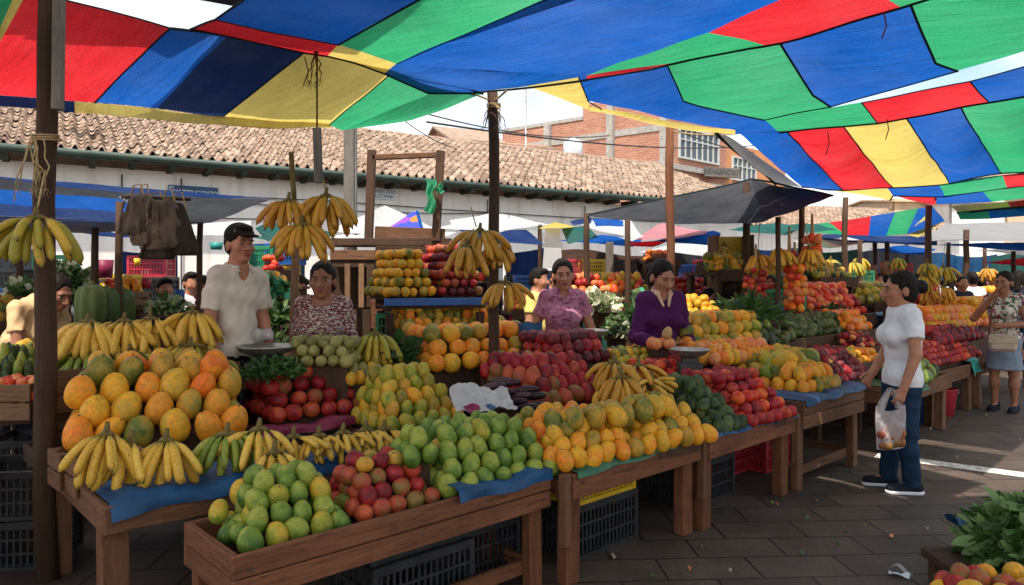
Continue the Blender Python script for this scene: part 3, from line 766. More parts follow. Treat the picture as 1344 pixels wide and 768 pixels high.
    if hair == 'short': Hs.ell(hp(0, .045, .0), np.array((.078, .07, .085)) * hs, .02, rot=HR); Hs.ell(hp(0, -.03, .098), np.array((.06, .062, .032)) * hs, .02, rot=HR)
    else: Hs.ell(hp(0, .042, -.01), np.array((.082, .075, .095)) * hs, .02, rot=HR)
    if hair == 'bun': Hs.ell(hp(0, .135, .015), np.array((.048, .046, .048)) * hs, .012, rot=HR)
    if hair == 'pony': Hs.cone(hp(0, .1, .03), hp(0, .12, -.16), .035 * hs, .022 * hs, .02)
    if hair == 'long':
        for s in (-1, 1): Hs.cone(hp(s * .062, .03, .0), hp(s * .075, .04, -.19), .035 * hs, .022 * hs, .03)
        Hs.cone(hp(0, .08, .0), hp(0, .09, -.2), .05 * hs, .04 * hs, .03)
    Hs.ell(hp(0, -.105, -.028), np.array((.078, .082, .108)) * hs, .012, 's', rot=HR)
    if hair != 'long':
        for s in (-1, 1): Hs.ell(hp(s * .092, -.012, -.05), np.array((.034, .04, .055)) * hs, .012, 's', rot=HR)
    Hs.ell(hp(0, .03, -.16), np.array((.12, .12, .07)) * hs, .012, 's' if hair in ('short', 'bun') else 's', rot=HR) if hair in ('short', 'bun') else None
    obj('hair', np_mesh('hair', Hs.mesh(hres, .0042, seed=int(abs(H * 977)) % 50, foldk=4.5)), M['hair'], t)
    if cap:
        K = SDF(); K.ell(hp(0, .016, .052), np.array((.088, .104, .088)) * hs, .01, rot=HR, clips=[(hp(0, 0, .048), HR @ np.array((0, -.12, -1.)))])
        K.ell(hp(0, -.115, .052), np.array((.062, .045, .011)) * hs, .012, rot=HR)
        ko = obj('cap', np_mesh('cap', K.mesh(.007)), CL['cap'], t)
        mb = MB(); E_ = Matrix(HR.tolist())
        for x, z, w_ in ((.0, .088, .03), (-.055, .078, .02)): mb.box(tuple(hp(x, -.068 if x == 0 else -.048, z + .004)), (w_ * hs, .012, .014 * hs), E_ @ Euler((-.5, 0, 0)).to_matrix() if False else E_)
        obj('emblem', mb, CL['grey'], ko)
    if face:
        for s in (-1, 1):
            mb = MB(); mb.lathe([(0, -.009), (.006, -.007), (.0095, 0), (.006, .007), (0, .009)], 10)
            e = obj('eye', mb, M['eye'], t, hp(s * .031, -.0775, .003)); e.scale = (1.45 * hs, .95 * hs, .50 * hs); e.rotation_euler = Matrix(HR.tolist()).to_euler()
            ib = MB(); ib.lathe([(0, -.0052), (.0036, -.004), (.0052, 0), (.0036, .004), (0, .0052)], 8); ie = obj('iris', ib, M['iris'], e, (0, -.0062, 0)); ie.scale = (.95, .8, 1.7)
            mb = MB(); mb.tube([tuple(hp(s * .014, -.091, .021)), tuple(hp(s * .03, -.0925, .0275)), tuple(hp(s * .048, -.083, .023))], [.003, .0036, .0018], 6); obj('eyebrow', mb, M['brow'], t)
        lp = SDF(); lp.ell(hp(0, -.0915, -.0565), np.array((.0245, .0115, .0062)) * hs, .002, rot=HR); lp.ell(hp(0, -.0895, -.067), np.array((.021, .0125, .0068)) * hs, .002, rot=HR)
        obj('lips', np_mesh('lips', lp.mesh(.0035)), M['lips'], t)
    # clothes
    if bottom:
        T = SDF(); f = .012; ck = bottom.get('kind', 'trousers'); zw = (top.get('hem', .5) + .012) * H if top else .6 * H
        T.ell(lerp(A['pel'], A['nb'], -.02), np.array((.158 * b * (1 if woman else .92), .118 * b, .12)) * k + f, .05, rot=TR); T.ell(lerp(A['pel'], A['nb'], .3), np.array((.134 * b, .104 * b, .12)) * k + f, .05, rot=TR)
        pl = [((0, 0, zw), (0, 0, 1))]
        if ck == 'trousers':
            for s in 'LR':
                hi, kn, an = A['hi' + s], A['kn' + s], A['an' + s]
                T.cone(hi, kn, .09 * k * b + f, .066 * k + f, .035); T.cone(kn, an, .062 * k + f, .050 * k + f, .03)
            pl.append(((0, 0, .033 * H), (0, 0, -1)))
        else:
            z1 = bottom.get('hem', .30) * H
            T.cone((-.03, 0, .5 * H), (-.05, 0, z1 - .1), .125 * k * b, .13 * k * b, .05); T.cone((.03, 0, .5 * H), (.05, 0, z1 - .1), .125 * k * b, .13 * k * b, .05); pl.append(((0, 0, z1), (0, 0, -1)))
        obj(ck, np_mesh(ck, T.mesh(res, .007, pl, 5)), CL[bottom['mat']], t)
    if top:
        S = SDF(); f = top.get('f', .015); torso(S, f)
        for s in 'LR': arm(S, s, f * (.9 if top['sleeve'] > 1 else 1.1), top['sleeve'])
        nk = top.get('neck', 'round'); nb = A['nb']
        S.ell(nb + TR @ np.array((0, -.012, .055)), np.array((.074 * k, .078 * k, .06)), .01, 's')
        if nk == 'v': S.cone(nb + TR @ np.array((0, -.06, .02)), nb + TR @ np.array((0, -.155, -.115)), .042, .012, .008, 's')
        if nk == 'scoop': S.ell(nb + TR @ np.array((0, -.09, .01)), np.array((.085, .09, .06)), .01, 's')
        for s in 'LR': S.cone(A['hi' + s], lerp(A['hi' + s], A['kn' + s], .3), .087 * k * b + f * .5, .08 * k * b + f * .5, .05)
        hz = top.get('hem', .50) * H
        pl = [((0, 0, hz), (0, 0, -1))] if tilt < .5 else []
        if tilt >= .5: pl = [(A['pel'] - TR @ np.array((0, 0, .05)), -(TR @ np.array((0, 0, 1.))))]
        obj('shirt', np_mesh('shirt', S.mesh(res, top.get('fold', .011), pl, 9)), CL[top['mat']], t)
        if top.get('collar'):
            C_ = SDF(); q = nb + TR @ np.array((0, .0, .03))
            for i in range(14):
                a = PI / 2 + (i / 13 - .5) * 2 * 2.55; a2 = PI / 2 + ((i + 1) / 13 - .5) * 2 * 2.55
                if i == 13: break
                r1 = .070 * k; dz = lambda a: .012 + .016 * math.sin(a)
                C_.cone(q + np.array((r1 * math.cos(a) * 1.05, r1 * math.sin(a) * 1.1 - .012, dz(a))), q + np.array((r1 * math.cos(a2) * 1.05, r1 * math.sin(a2) * 1.1 - .012, dz(a2))), .011, .011, .004)
                C_.cone(q + np.array((.086 * k * math.cos(a), .09 * k * math.sin(a) - .016, dz(a) - .024)), q + np.array((.086 * k * math.cos(a2), .09 * k * math.sin(a2) - .016, dz(a2) - .024)), .011, .011, .012)
            if top['collar'] == 'open':
                for s in (-1, 1): C_.cone(q + np.array((s * .055, -.075, -.01)), q + np.array((s * .022, -.135, -.115)), .02, .010, .015)
            obj('collar', np_mesh('collar', C_.mesh(.0065)), CL[top.get('collar_mat', top['mat'])], t)
    if shoes:
        for s in 'LR':
            an = A['an' + s]; z0 = an[2] - .05 * H; X = SDF()
            X.cone((an[0], an[1] + .035, z0 + .045), (an[0] * 1.05, an[1] - .15 * k, z0 + .036), .042, .036, .02, clips=[((0, 0, z0 + .02), (0, 0, -1))]); X.cone((an[0], an[1] + .02, z0 + .05), (an[0], an[1] + .01, z0 + .085), .042, .04, .02)
            so = obj('shoe', np_mesh('shoe', X.mesh(.007)), CL['dark'], t)
            Y = SDF(); Y.cone((an[0], an[1] + .035, z0 + .02), (an[0] * 1.05, an[1] - .15 * k, z0 + .02), .047, .042, .02, clips=[((0, 0, z0 + .026), (0, 0, 1)), ((0, 0, z0 + .002), (0, 0, -1))])
            obj('sole', np_mesh('sole', Y.mesh(.006)), CL['white' if shoes == 'white' else 'polo' if shoes is True else 'dark'], so)
    return t
# ------------------------------------------------------------------ light, sky, camera
w = bpy.data.worlds.new('World'); scene.world = w; w.use_nodes = True; nt = w.node_tree; nt.nodes.clear()
SUN = Vector((-.12, -.48, .87)).normalized()
EL = math.asin(SUN.z); AZ = math.atan2(SUN.x, SUN.y)
N = lambda typ: nt.nodes.new(typ)
out = N('ShaderNodeOutputWorld'); bg = N('ShaderNodeBackground'); sky = N('ShaderNodeTexSky'); sky.sky_type = 'NISHITA'; sky.sun_disc = False
sky.sun_elevation = EL; sky.sun_rotation = AZ; sky.air_density = 1.0; sky.dust_density = 1.5
tc = N('ShaderNodeTexCoord'); mp = N('ShaderNodeMapping'); mp.inputs['Scale'].default_value = (1.6, 1.6, 3.4)
nz = N('ShaderNodeTexNoise'); nz.inputs['Scale'].default_value = 1.7; nz.inputs['Detail'].default_value = 8; nz.inputs['Roughness'].default_value = .55
rp = N('ShaderNodeValToRGB'); rp.color_ramp.elements[0].position = .34; rp.color_ramp.elements[1].position = .58
nz2 = N('ShaderNodeTexNoise'); nz2.inputs['Scale'].default_value = 3.6; nz2.inputs['Detail'].default_value = 7
rp2 = N('ShaderNodeValToRGB'); rp2.color_ramp.elements[0].color = (3.6, 3.75, 3.95, 1); rp2.color_ramp.elements[1].color = (6.8, 6.7, 6.5, 1)
rp2.color_ramp.elements[0].position = .3; rp2.color_ramp.elements[1].position = .7
mx = N('ShaderNodeMix'); mx.data_type = 'RGBA'
lk = nt.links.new
lk(tc.outputs['Generated'], mp.inputs['Vector']); lk(mp.outputs[0], nz.inputs['Vector']); lk(mp.outputs[0], nz2.inputs['Vector'])
lk(nz.outputs['Fac'], rp.inputs[0]); lk(nz2.outputs['Fac'], rp2.inputs[0]); lk(rp.outputs[0], mx.inputs[0]); lk(sky.outputs[0], mx.inputs[6]); lk(rp2.outputs[0], mx.inputs[7])
lk(mx.outputs[2], bg.inputs[0]); bg.inputs[1].default_value = .10; lk(bg.outputs[0], out.inputs[0])
sl = bpy.data.lights.new('sun', 'SUN'); sl.energy = 2.3; sl.angle = math.radians(.6); sl.color = (1, .93, .82)
so = bpy.data.objects.new('sun', sl); COL.objects.link(so); so.rotation_euler = SUN.to_track_quat('Z', 'Y').to_euler(); so.location = (0, 0, 20)
cd = bpy.data.cameras.new('camera'); co_ = bpy.data.objects.new('camera', cd); COL.objects.link(co_); scene.camera = co_
co_.location = (0, 0, CAMH); co_.rotation_euler = (PI / 2, 0, 0); cd.lens = 36 * FOC / 1344; cd.sensor_width = 36; cd.shift_y = -(384 - HOR) / 1344; cd.clip_end = 500; cd.clip_start = .05
vs = scene.view_settings; vs.view_transform = 'Standard'; vs.look = 'None'; vs.gamma = 1; vs.exposure = 1.45
scene.cycles.use_denoising = True; scene.cycles.max_bounces = 8; scene.cycles.diffuse_bounces = 4; scene.cycles.glossy_bounces = 3; scene.cycles.transmission_bounces = 4
scene.cycles.sample_clamp_indirect = 6.0; scene.cycles.use_adaptive_sampling = True; scene.cycles.adaptive_threshold = .02
# ------------------------------------------------------------------ ground
t = NT('wet_pavers'); c = t.coord('Object'); br = t.n('ShaderNodeTexBrick'); 
mp = t.n('ShaderNodeMapping'); t.t.links.new(c, mp.inputs['Vector']); mp.inputs['Rotation'].default_value = (0, 0, math.radians(-3)); t.t.links.new(mp.outputs[0], br.inputs['Vector'])
br.inputs['Scale'].default_value = 1.0; br.inputs['Brick Width'].default_value = .50; br.inputs['Row Height'].default_value = .28; br.inputs['Mortar Size'].default_value = .008; br.inputs['Mortar Smooth'].default_value = .3
br.inputs['Color1'].default_value = (*hexc(98, 84, 75), 1); br.inputs['Color2'].default_value = (*hexc(82, 70, 62), 1); br.inputs['Mortar'].default_value = (*hexc(44, 37, 33), 1)
n1 = t.noise(c, 2.2, 6, .65); n2 = t.noise(c, 48, 6, .75); n3 = t.noise(c, .55, 3)
col = t.mix(.75, br.outputs['Color'], t.ramp(n1, [(.3, (.42, .40, .39)), (.7, (1.15, 1.1, 1.06))]), 'MULTIPLY')
col = t.mix(.5, col, t.ramp(n2, [(.3, (.35, .35, .35)), (.7, (1.5, 1.5, 1.5))]), 'MULTIPLY')
rg = t.ramp(t.math('ADD', t.math('MULTIPLY', n3, .7), t.math('MULTIPLY', n1, .4)), [(.35, (.42, .42, .42)), (.7, (.8, .8, .8))])
col = t.mix(t.math('MULTIPLY', t.ramp(t.noise(c, 1.1, 7, .75, .6), [(.52, (0, 0, 0)), (.66, (1, 1, 1))]), .6), col, hexc(40, 32, 28)); col = t.mix(t.math('MULTIPLY', t.ramp(t.noise(c, 19, 3, .6), [(.66, (0, 0, 0)), (.7, (1, 1, 1))]), .5), col, hexc(120, 104, 92))
hh = t.math('SUBTRACT', t.math('MULTIPLY', n2, .35), t.math('MULTIPLY', br.outputs['Fac'], 1.0))
M['pavers'] = t.done(t.bsdf(col, rg, t.bump(hh, .6, .012), .35))
mb = MB()
mb.grid(lambda a, b: (-120 + 240 * a, -40 + 240 * b, 0), 4, 4)
tag(obj('ground', mb, M['pavers']), kind='structure')
t = NT('worn_road_paint'); c = t.coord('Object'); n = t.noise(c, 16, 5, .7)
M['paint'] = t.done(t.bsdf(t.ramp(n, [(.36, hexc(110, 102, 96)), (.5, hexc(214, 208, 200))]), .7))
mb = MB(); a, b = G(1150, 598, 0), G(1420, 634, 0); d = (b - a).normalized(); n_ = Vector((-d.y, d.x, 0))
mb.quad((0, 1, 2, 3), [(0, 0), (1, 0), (1, 1), (0, 1)]); mb.v += [a - n_ * .09, b - n_ * .09, b + n_ * .09, a + n_ * .09]
for v in mb.v: v.z = .004
tag(obj('road_marking', mb, M['paint']), kind='structure')
# ------------------------------------------------------------------ tiled market hall
t = NT('clay_tiles'); uv = t.coord('UV'); wn = t.n('ShaderNodeTexWhiteNoise', noise_dimensions='2D'); t.t.links.new(uv, wn.inputs['Vector'])
c = t.coord('Object'); n = t.noise(c, 3.2, 5, .65); n2 = t.noise(c, 26, 4, .7)
col = t.ramp(wn.outputs['Value'], [(0, hexc(112, 96, 84)), (.35, hexc(158, 132, 114)), (.7, hexc(186, 162, 142)), (1, hexc(138, 120, 106))])
col = t.mix(t.math('MULTIPLY', t.ramp(n, [(.46, (0, 0, 0)), (.66, (1, 1, 1))]), .7), col, hexc(104, 88, 76)); col = t.mix(t.math('MULTIPLY', t.ramp(n2, [(.55, (0, 0, 0)), (.7, (1, 1, 1))]), .4), col, hexc(92, 78, 68))
M['tiles'] = t.done(t.bsdf(col, .85, t.bump(n2, .3, .02), .2))
t = NT('old_limewash'); c = t.coord('Object'); n = t.noise(c, .9, 6, .65); n2 = t.noise(t.coord('Object', (3, 3, .35)), 1.5, 5, .6); n3 = t.noise(c, 14, 5)
col = t.ramp(n, [(.3, hexc(222, 215, 205)), (.7, hexc(243, 239, 232))]); col = t.mix(t.math('MULTIPLY', t.ramp(n2, [(.52, (0, 0, 0)), (.75, (1, 1, 1))]), .45), col, hexc(164, 148, 130))
M['limewash'] = t.done(t.bsdf(col, .9, t.bump(n3, .3, .02), .1))
M['gutter'] = m_plain('green_gutter', hexc(54, 70, 62), .55, .3, 5)
M['rafter'] = m_wood('green_rafter', hexc(58, 62, 50))
BD = Vector((.841, .541, 0)); BN = Vector((-.541, .841, 0)); E0 = Vector((-9.0, 12.59, 0)); EZ = 3.9
BDA = math.atan2(BD.y, BD.x)
def roof_mesh(length, run, rise, pitch, rows, seed, prof=8):
    """barrel tiles laid in overlapping courses; local x along the eaves, y up the slope"""
    rr = random.Random(seed); mb = MB(); ncol = int(length / pitch)
    for r in range(rows):
        for i in range(ncol):
            for kind in (0, 1):     # under channel, cover
                dz = rr.uniform(-.010, .014); dy = rr.uniform(-.035, .035); tw = rr.uniform(-.014, .014); b = len(mb.v)
                wdt = pitch * (.62 if kind else .60); cx = (i + (.5 if kind else 0)) * pitch
                m = 6
                for s in (0, 1):
                    y = (r + s * 1.12) / rows * run + (dy if s == 0 else dy * .5); z = (r + s * 1.12) / rows * rise
                    z += (.034 if kind else .022) * (1 - s) + dz
                    for q in range(m + 1):
                        a = q / m; sh = math.sin(PI * a)
                        x = cx + (a - .5) * wdt * (1 - .1 * (s if kind else 1 - s)) + tw * (s - .5)
                        mb.v.append(Vector((x, y, z + (sh * .092 if kind else -.05 * sh + .03))))
                u = [(i + .5 + kind * .25, r + .5)] * 4
                for q in range(m): mb.quad((b + q, b + q + 1, b + m + 2 + q, b + m + 1 + q), u, 0, True)
                if kind:  # thickness at the open end
                    for q in range(m + 1): p = mb.v[b + q]; mb.v.append(Vector((cx + (p.x - cx) * .8, p.y + .004, p.z - .018)))
                    e = b + 2 * (m + 1)
                    for q in range(m): mb.quad((b + q + 1, b + q, e + q, e + q + 1), u, 0, False)
    return mb
hall = thing('market_hall', 'long whitewashed market hall under a weathered clay barrel tile roof', 'building', E0 - BD * 5, BDA)
HL = 25.7; RUN, RISE = 4.85, 2.0
ro = obj('roof', roof_mesh(HL, RUN, RISE, .215, 18, 3), M['tiles'], hall, (0, 0, EZ))
mb = MB(); mb.box((HL / 2, .62 + .15, 1.86), (HL, .3, 3.72)); obj('wall', mb, M['limewash'], hall)
mb = MB(); mb.tube([(0, -.02, EZ - .03), (HL, -.02, EZ - .03)], .065, 8); mb.box((HL / 2, .035, EZ - .045), (HL, .02, .15)); obj('gutter', mb, M['gutter'], hall)
mb = MB(); mb.quad((0, 1, 2, 3), [(0, 0), (0, 1), (1, 1), (1, 0)]); mb.v += [Vector((0, .05, EZ - .035)), Vector((HL, .05, EZ - .035)), Vector((HL, RUN, EZ + RISE - .06)), Vector((0, RUN, EZ + RISE - .06))]; obj('roof_boards', mb, M['wood_dark'], hall)
mb = MB(); mb.tube([(x * .4, RUN + .02, EZ + RISE + .03 + .012 * math.sin(x * 2.1)) for x in range(int(HL / .4) + 1)], .1, 8); obj('ridge_tiles', mb, M['tiles'], ro, (0, 0, -EZ))
mb = MB(); mb.quad((0, 1, 2, 3), [(0, 0), (0, 1), (1, 1), (1, 0)]); mb.v += [Vector((0, RUN, EZ + RISE)), Vector((HL, RUN, EZ + RISE)), Vector((HL, RUN + 5, EZ - .1)), Vector((0, RUN + 5, EZ - .1))]; obj('rear_slope', mb, M['tiles'], ro, (0, 0, -EZ))
for i in range(37):
    mb = MB(); mb.box((.3 + i * .68, .36, EZ - .16 + R.gauss(0, .008)), (.11, .66, .12), bev=.01); obj('rafter_end', mb, M['rafter'], hall)
def wallp(px, z=None, py=None, off=.60):
    s = (px - PCX) / FOC; e = E0 + BN * off; t_ = (s * e.y - e.x) / (BD.x - s * BD.y); p = e + BD * t_
    p.z = z if z is not None else CAMH - (py - HOR) / FOC * p.y; return p
M['sign_blue'] = m_plain('sign_blue', hexc(44, 78, 112), .5, .25, 6); M['sign_white'] = m_plain('sign_white', hexc(214, 220, 222), .5, .1); M['sign_dark'] = m_plain('sign_dark', hexc(52, 62, 72), .6, .2)
def text(s, size, mat, parent, loc, rot, name='lettering', ext=.004, sx=1.0):
    cu = bpy.data.curves.new(name, 'FONT'); cu.body = s; cu.size = size; cu.extrude = ext; cu.align_x = 'CENTER'; cu.align_y = 'CENTER'; cu.materials.append(M[mat])
    tmp = bpy.data.objects.new('tmp', cu); COL.objects.link(tmp); dg = bpy.context.evaluated_depsgraph_get(); dg.update()
    me = bpy.data.meshes.new_from_object(tmp.evaluated_get(dg)); bpy.data.objects.remove(tmp); bpy.data.curves.remove(cu)
    o = bpy.data.objects.new(name, me); o.location = loc; o.rotation_euler = rot; o.scale = (sx, 1, 1); return link(o, parent)
a, b = wallp(221, py=247, off=.58), wallp(286, py=256, off=.58); ctr = (a + b) / 2; ln = (b - a).length
sg = thing('street_sign', 'blue name plate with white letters high on the whitewashed hall wall', 'sign', ctr, BDA)
mb = MB(); mb.box((0, 0, 0), (ln, .03, .22), bev=.004); obj('plate', mb, M['sign_blue'], sg)
text('E', .2, 'sign_white', sg, (-ln * .44, -.017, .0), (PI / 2, 0, 0)); text('PAEZZO IGOVIZON', .135, 'sign_white', sg, (.07, -.017, -.03), (PI / 2, 0, 0), sx=.78)
a, b = wallp(489, py=252, off=.58), wallp(519, py=258, off=.58); ctr = (a + b) / 2
sg = thing('wall_sign', 'small dark lettered board under the eaves beside the leaning wooden frame', 'sign', ctr, BDA)
mb = MB(); mb.box((0, 0, 0), ((b - a).length, .02, .24), bev=.003); obj('plate', mb, M['sign_white'], sg)
for k, s_ in enumerate(('EMERCADO', 'LIZOMAR')): text(s_, .115, 'sign_dark', sg, (0, -.012, .055 - k * .11), (PI / 2, 0, 0), sx=.95)
for k, (pa, pb, dz, nm) in enumerate((((-40, 3.35), (900, 3.3), .05, 'upper sagging cable strung along the hall wall'), ((-40, 3.1), (640, 3.25), .09, 'middle sagging cable strung along the hall wall'), ((-40, 2.75), (420, 2.9), .04, 'lowest cable strung along the hall wall'))):
    cable([wallp(pa[0], z=pa[1], off=.56), wallp((pa[0] + pb[0]) / 2, z=(pa[1] + pb[1]) / 2, off=.56), wallp(pb[0], z=pb[1], off=.56)], .012, nm, dz)
for px in (238, 640, 768, 160):
    a = wallp(px, z=3.6, off=.57); b = wallp(px, z=1.2, off=.57); cable([a, b], .016, {238: 'thin conduit down the hall wall right of the blue name plate', 640: 'thin conduit down the hall wall behind the tall central post', 768: 'thin conduit down the hall wall above the yellow parasol', 160: 'thin conduit down the hall wall near the hanging cloth bags'}[px], 0, 'conduit', 'conduit', 'dark_metal')
# skylight pane on the tiles
p = G(102, 152, 4.75); mb = MB(); mb.box((0, 0, 0), (.55, .5, .02), (.4, 0, BDA)); tag(obj('roof_pane', mb, M['sign_white'], None, p + Vector((0, 0, .12))), 'white translucent pane lying on the clay tiles near the yellow canopy hem', 'roof pane')
# ------------------------------------------------------------------ brick buildings behind
t = NT('brickwork'); uv = t.coord('UV'); br = t.n('ShaderNodeTexBrick'); t.t.links.new(uv, br.inputs['Vector']); br.inputs['Scale'].default_value = 1; br.inputs['Brick Width'].default_value = .3; br.inputs['Row Height'].default_value = .11; br.inputs['Mortar Size'].default_value = .012
br.inputs['Color1'].default_value = (*hexc(184, 128, 106), 1); br.inputs['Color2'].default_value = (*hexc(160, 108, 90), 1); br.inputs['Mortar'].default_value = (*hexc(186, 158, 138), 1)
n = t.noise(t.coord('Object'), .8, 5, .65); M['brick'] = t.done(t.bsdf(t.mix(.5, br.outputs['Color'], t.ramp(n, [(.3, (.7, .68, .66)), (.7, (1.15, 1.12, 1.1))]), 'MULTIPLY'), .9, None, .1))
M['stucco'] = m_plain('orange_stucco', hexc(196, 138, 98), .9, .15, 2, .1); M['beige'] = m_plain('beige_render', hexc(206, 178, 146), .9, .15, 1.5, .1)
M['glass'] = m_plain('window_glass', (.05, .07, .09), .08, .3, 1.5, .6, 0); M['frame'] = m_plain('window_frame_paint', hexc(190, 192, 188), .6, .1)
def wallbox(mb, p0, d, ln, z0, z1, th=.4):
    """upright slab along d with metre UVs"""
    n = Vector((-d.y, d.x, 0)); b = len(mb.v)
    for q, z in ((0, z0), (ln, z0), (ln, z1), (0, z1)): mb.v.append(p0 + d * q + Vector((0, 0, z)))
    for q, z in ((0, z0), (ln, z0), (ln, z1), (0, z1)): mb.v.append(p0 + d * q + n * th + Vector((0, 0, z)))
    f = [(0, 0), (ln, 0), (ln, z1 - z0), (0, z1 - z0)]
    mb.quad((b, b + 1, b + 2, b + 3), f); mb.quad((b + 5, b + 4, b + 7, b + 6), f)
    for i in range(4): j = (i + 1) % 4; mb.quad((b + j, b + i, b + 4 + i, b + 4 + j), [(0, 0), (.3, 0), (.3, .3), (0, .3)])
bb = thing('brick_building', 'tall bare brick building with concrete ring beams behind the tiled hall', 'building', (7.08, 32, 0))
DL = Vector((-.79, .613, 0)); DR = Vector((.741, .671, 0)); Z0 = Vector((0, 0, 0))
mb = MB(); wallbox(mb, DL * 9.6 + Vector((0, 0, 0)), -DL, 9.2, 0, 9.25); wallbox(mb, DL * 4.6, -DL, 4.2, 9.25, 10.0); obj('wall', mb, M['brick'], bb)
mb = MB()
for z in (4.6, 6.7, 8.35): wallbox(mb, DL * 9.58 + Vector((DL.y, -DL.x, 0)) * -.04, -DL, 9.1, z - .15, z + .15, .3)
for q in (.25, 3.0, 6.6): mb.box(DL * q + Vector((0, 0, 4.7)) - Vector((.613, .79, 0)) * .03, (.34, .42, 9.9 if q < 4 else 9.1), (0, 0, math.atan2(DL.y, DL.x)))
wallbox(mb, DL * 9.58 + Vector((DL.y, -DL.x, 0)) * -.05, -DL, 5.0, 9.25, 9.42, .3)
obj('ring_beam', mb, M['concrete'], bb)
mb = MB(); wallbox(mb, Vector((0, 0, 0)), DR, 4.6, 0, 9.0); obj('street_front', mb, M['brick'], bb)
mb = MB(); wallbox(mb, DR * 4.6, DR, 6, 0, 8.2); obj('stucco_front', mb, M['stucco'], bb)
NR = Vector((DR.y, -DR.x, 0))
mb = MB(); mb.box(DR * 2.4 + NR * .05 + Vector((0, 0, 6.55)), (4.8, .25, .25), (0, 0, math.atan2(DR.y, DR.x))); mb.box(DR * 2.4 + NR * .05 + Vector((0, 0, 5.9)), (4.8, .2, .3), (0, 0, math.atan2(DR.y, DR.x))); obj('ledge', mb, M['concrete'], bb)
def window(parent, c, d, wd_, ht, bars=6):
    n = Vector((d.y, -d.x, 0)); a = math.atan2(d.y, d.x)
    mb = MB(); th = .08
    for s in (-1, 1): mb.box(c + d * (s * wd_ / 2) + n * .06, (th, .1, ht + th), (0, 0, a)); mb.box(c + Vector((0, 0, s * ht / 2)) + n * .062, (wd_ - th, .1, th), (0, 0, a))
    for i in range(1, bars): mb.box(c + d * (wd_ * (i / bars - .5)) + n * .061, (.05, .08, ht - th), (0, 0, a))
    mb.box(c + Vector((0, 0, ht * .12)) + n * .059, (wd_ - th, .07, .05), (0, 0, a))
    f = obj('window', mb, M['frame'], parent); g = MB(); g.box(c + n * .025, (wd_ - .04, .03, ht - .04), (0, 0, a)); obj('pane', g, M['glass'], f); return f
window(bb, DR * 2.2 + Vector((0, 0, 7.7)), DR, 3.2, 1.35, 7); window(bb, DR * 2.2 + Vector((0, 0, 5.15)), DR, 3.0, 1.0, 6); window(bb, DR * 6.2 + Vector((0, 0, 7.0)), DR, 2.2, 1.1, 5)
p = bb.location + DR * 3.1 + NR * .7 + Vector((0, 0, 6.5)); sg = thing('shop_sign', 'white projecting signboard with a row of dark letters on the brick building', 'sign', p, math.radians(18))
mb = MB(); mb.box((0, 0, 0), (1.9, .12, .46), bev=.01); obj('board', mb, M['wood_grey'], sg); text('VIENGENOSUT', .36, 'sign_dark', sg, (0, -.065, 0), (PI / 2, 0, 0), sx=.86)
mb = MB(); mb.beam((-.6, .06, 0), (-.6, .9, 0), .05, .05); obj('bracket', mb, M['dark_metal'], sg)
# water tank on its stand
p = D(752, 214, 27.5); p.z = 0
wt = thing('water_tank', 'pale blue-white plastic water tank on a black stand above the tiled ridge', 'water tank', p)
mb = MB(); mb.lathe([(0, 6.2), (.33, 6.2), (.37, 6.3), (.37, 6.7), (.3, 6.82), (.12, 6.88), (.1, 6.92), (0, 6.93)], 20); obj('tank', mb, m_plain('tank_plastic', hexc(200, 212, 220), .5, .12), wt)
mb = MB(); mb.box((0, 0, 5.8), (.6, .6, .8)); [mb.box((sx * .26, sy * .26, 2.6), (.08, .08, 5.2)) for sx in (-1, 1) for sy in (-1, 1)]; obj('stand', mb, M['black_plastic'], wt)
def gable(label, c, d, ln, dep, z1, zr, wall, roof):
    n = Vector((-d.y, d.x, 0)); h = thing('house', label, 'house', c); mb = MB()
    wallbox(mb, -d * ln / 2 - n * dep / 2, d, ln, 0, z1, .25); wallbox(mb, -d * ln / 2 + n * (dep / 2 - .25), d, ln, 0, z1, .25)
    for s in (-1, 1):
        b = len(mb.v); q = d * (s * ln / 2)
        mb.v += [q - n * dep / 2, q + n * dep / 2, q + n * dep / 2 + Vector((0, 0, z1)), q + Vector((0, 0, zr)), q - n * dep / 2 + Vector((0, 0, z1))]
        mb.quad((b, b + 1, b + 2, b + 3, b + 4), [(0, 0), (dep, 0), (dep, z1), (dep / 2, zr), (0, z1)])
    obj('wall', mb, M[wall], h); mb = MB()
    for s in (-1, 1):
        b = len(mb.v); e = .25
        for x in (-1, 1): mb.v += [d * (x * (ln / 2 + e)) + n * (s * (dep / 2 + e)) + Vector((0, 0, z1 - .1)), d * (x * (ln / 2 + e)) + Vector((0, 0, zr + .05))]
        for x in (-1, 1): mb.v += [d * (x * (ln / 2 + e)) + n * (s * (dep / 2 + e)) + Vector((0, 0, z1 - .2)), d * (x * (ln / 2 + e)) + Vector((0, 0, zr - .05))]
        for f in ((0, 2, 3, 1), (4, 5, 7, 6), (0, 4, 6, 2), (0, 1, 5, 4), (2, 6, 7, 3)): mb.quad(tuple(b + i for i in f), [(0, 0), (ln, 0), (ln, 1), (0, 1)])
    obj('roof', mb, M[roof], h); return h
def at(px, Y): return Vector(((px - PCX) / FOC * Y, Y, 0))
gable('small brick gable house peeping over the tiles left of the central post', at(604, 33), Vector((.9, .43, 0)), 2.2, 4, 7.6, 8.4, 'brick', 'tiles')
gable('low brick house with a flat ridge between post and tall brick building', at(668, 36), Vector((.95, .3, 0)), 3.0, 4, 7.9, 8.3, 'brick', 'tiles')
hb = gable('beige rendered building seen under the far canopy edge', at(1178, 46), Vector((1, .1, 0)), 4.4, 6, 6.3, 6.5, 'beige', 'beige')
window(hb, Vector((-.9, -3.0, 5.6)) , Vector((.995, .0995, 0)), .8, .6, 2)
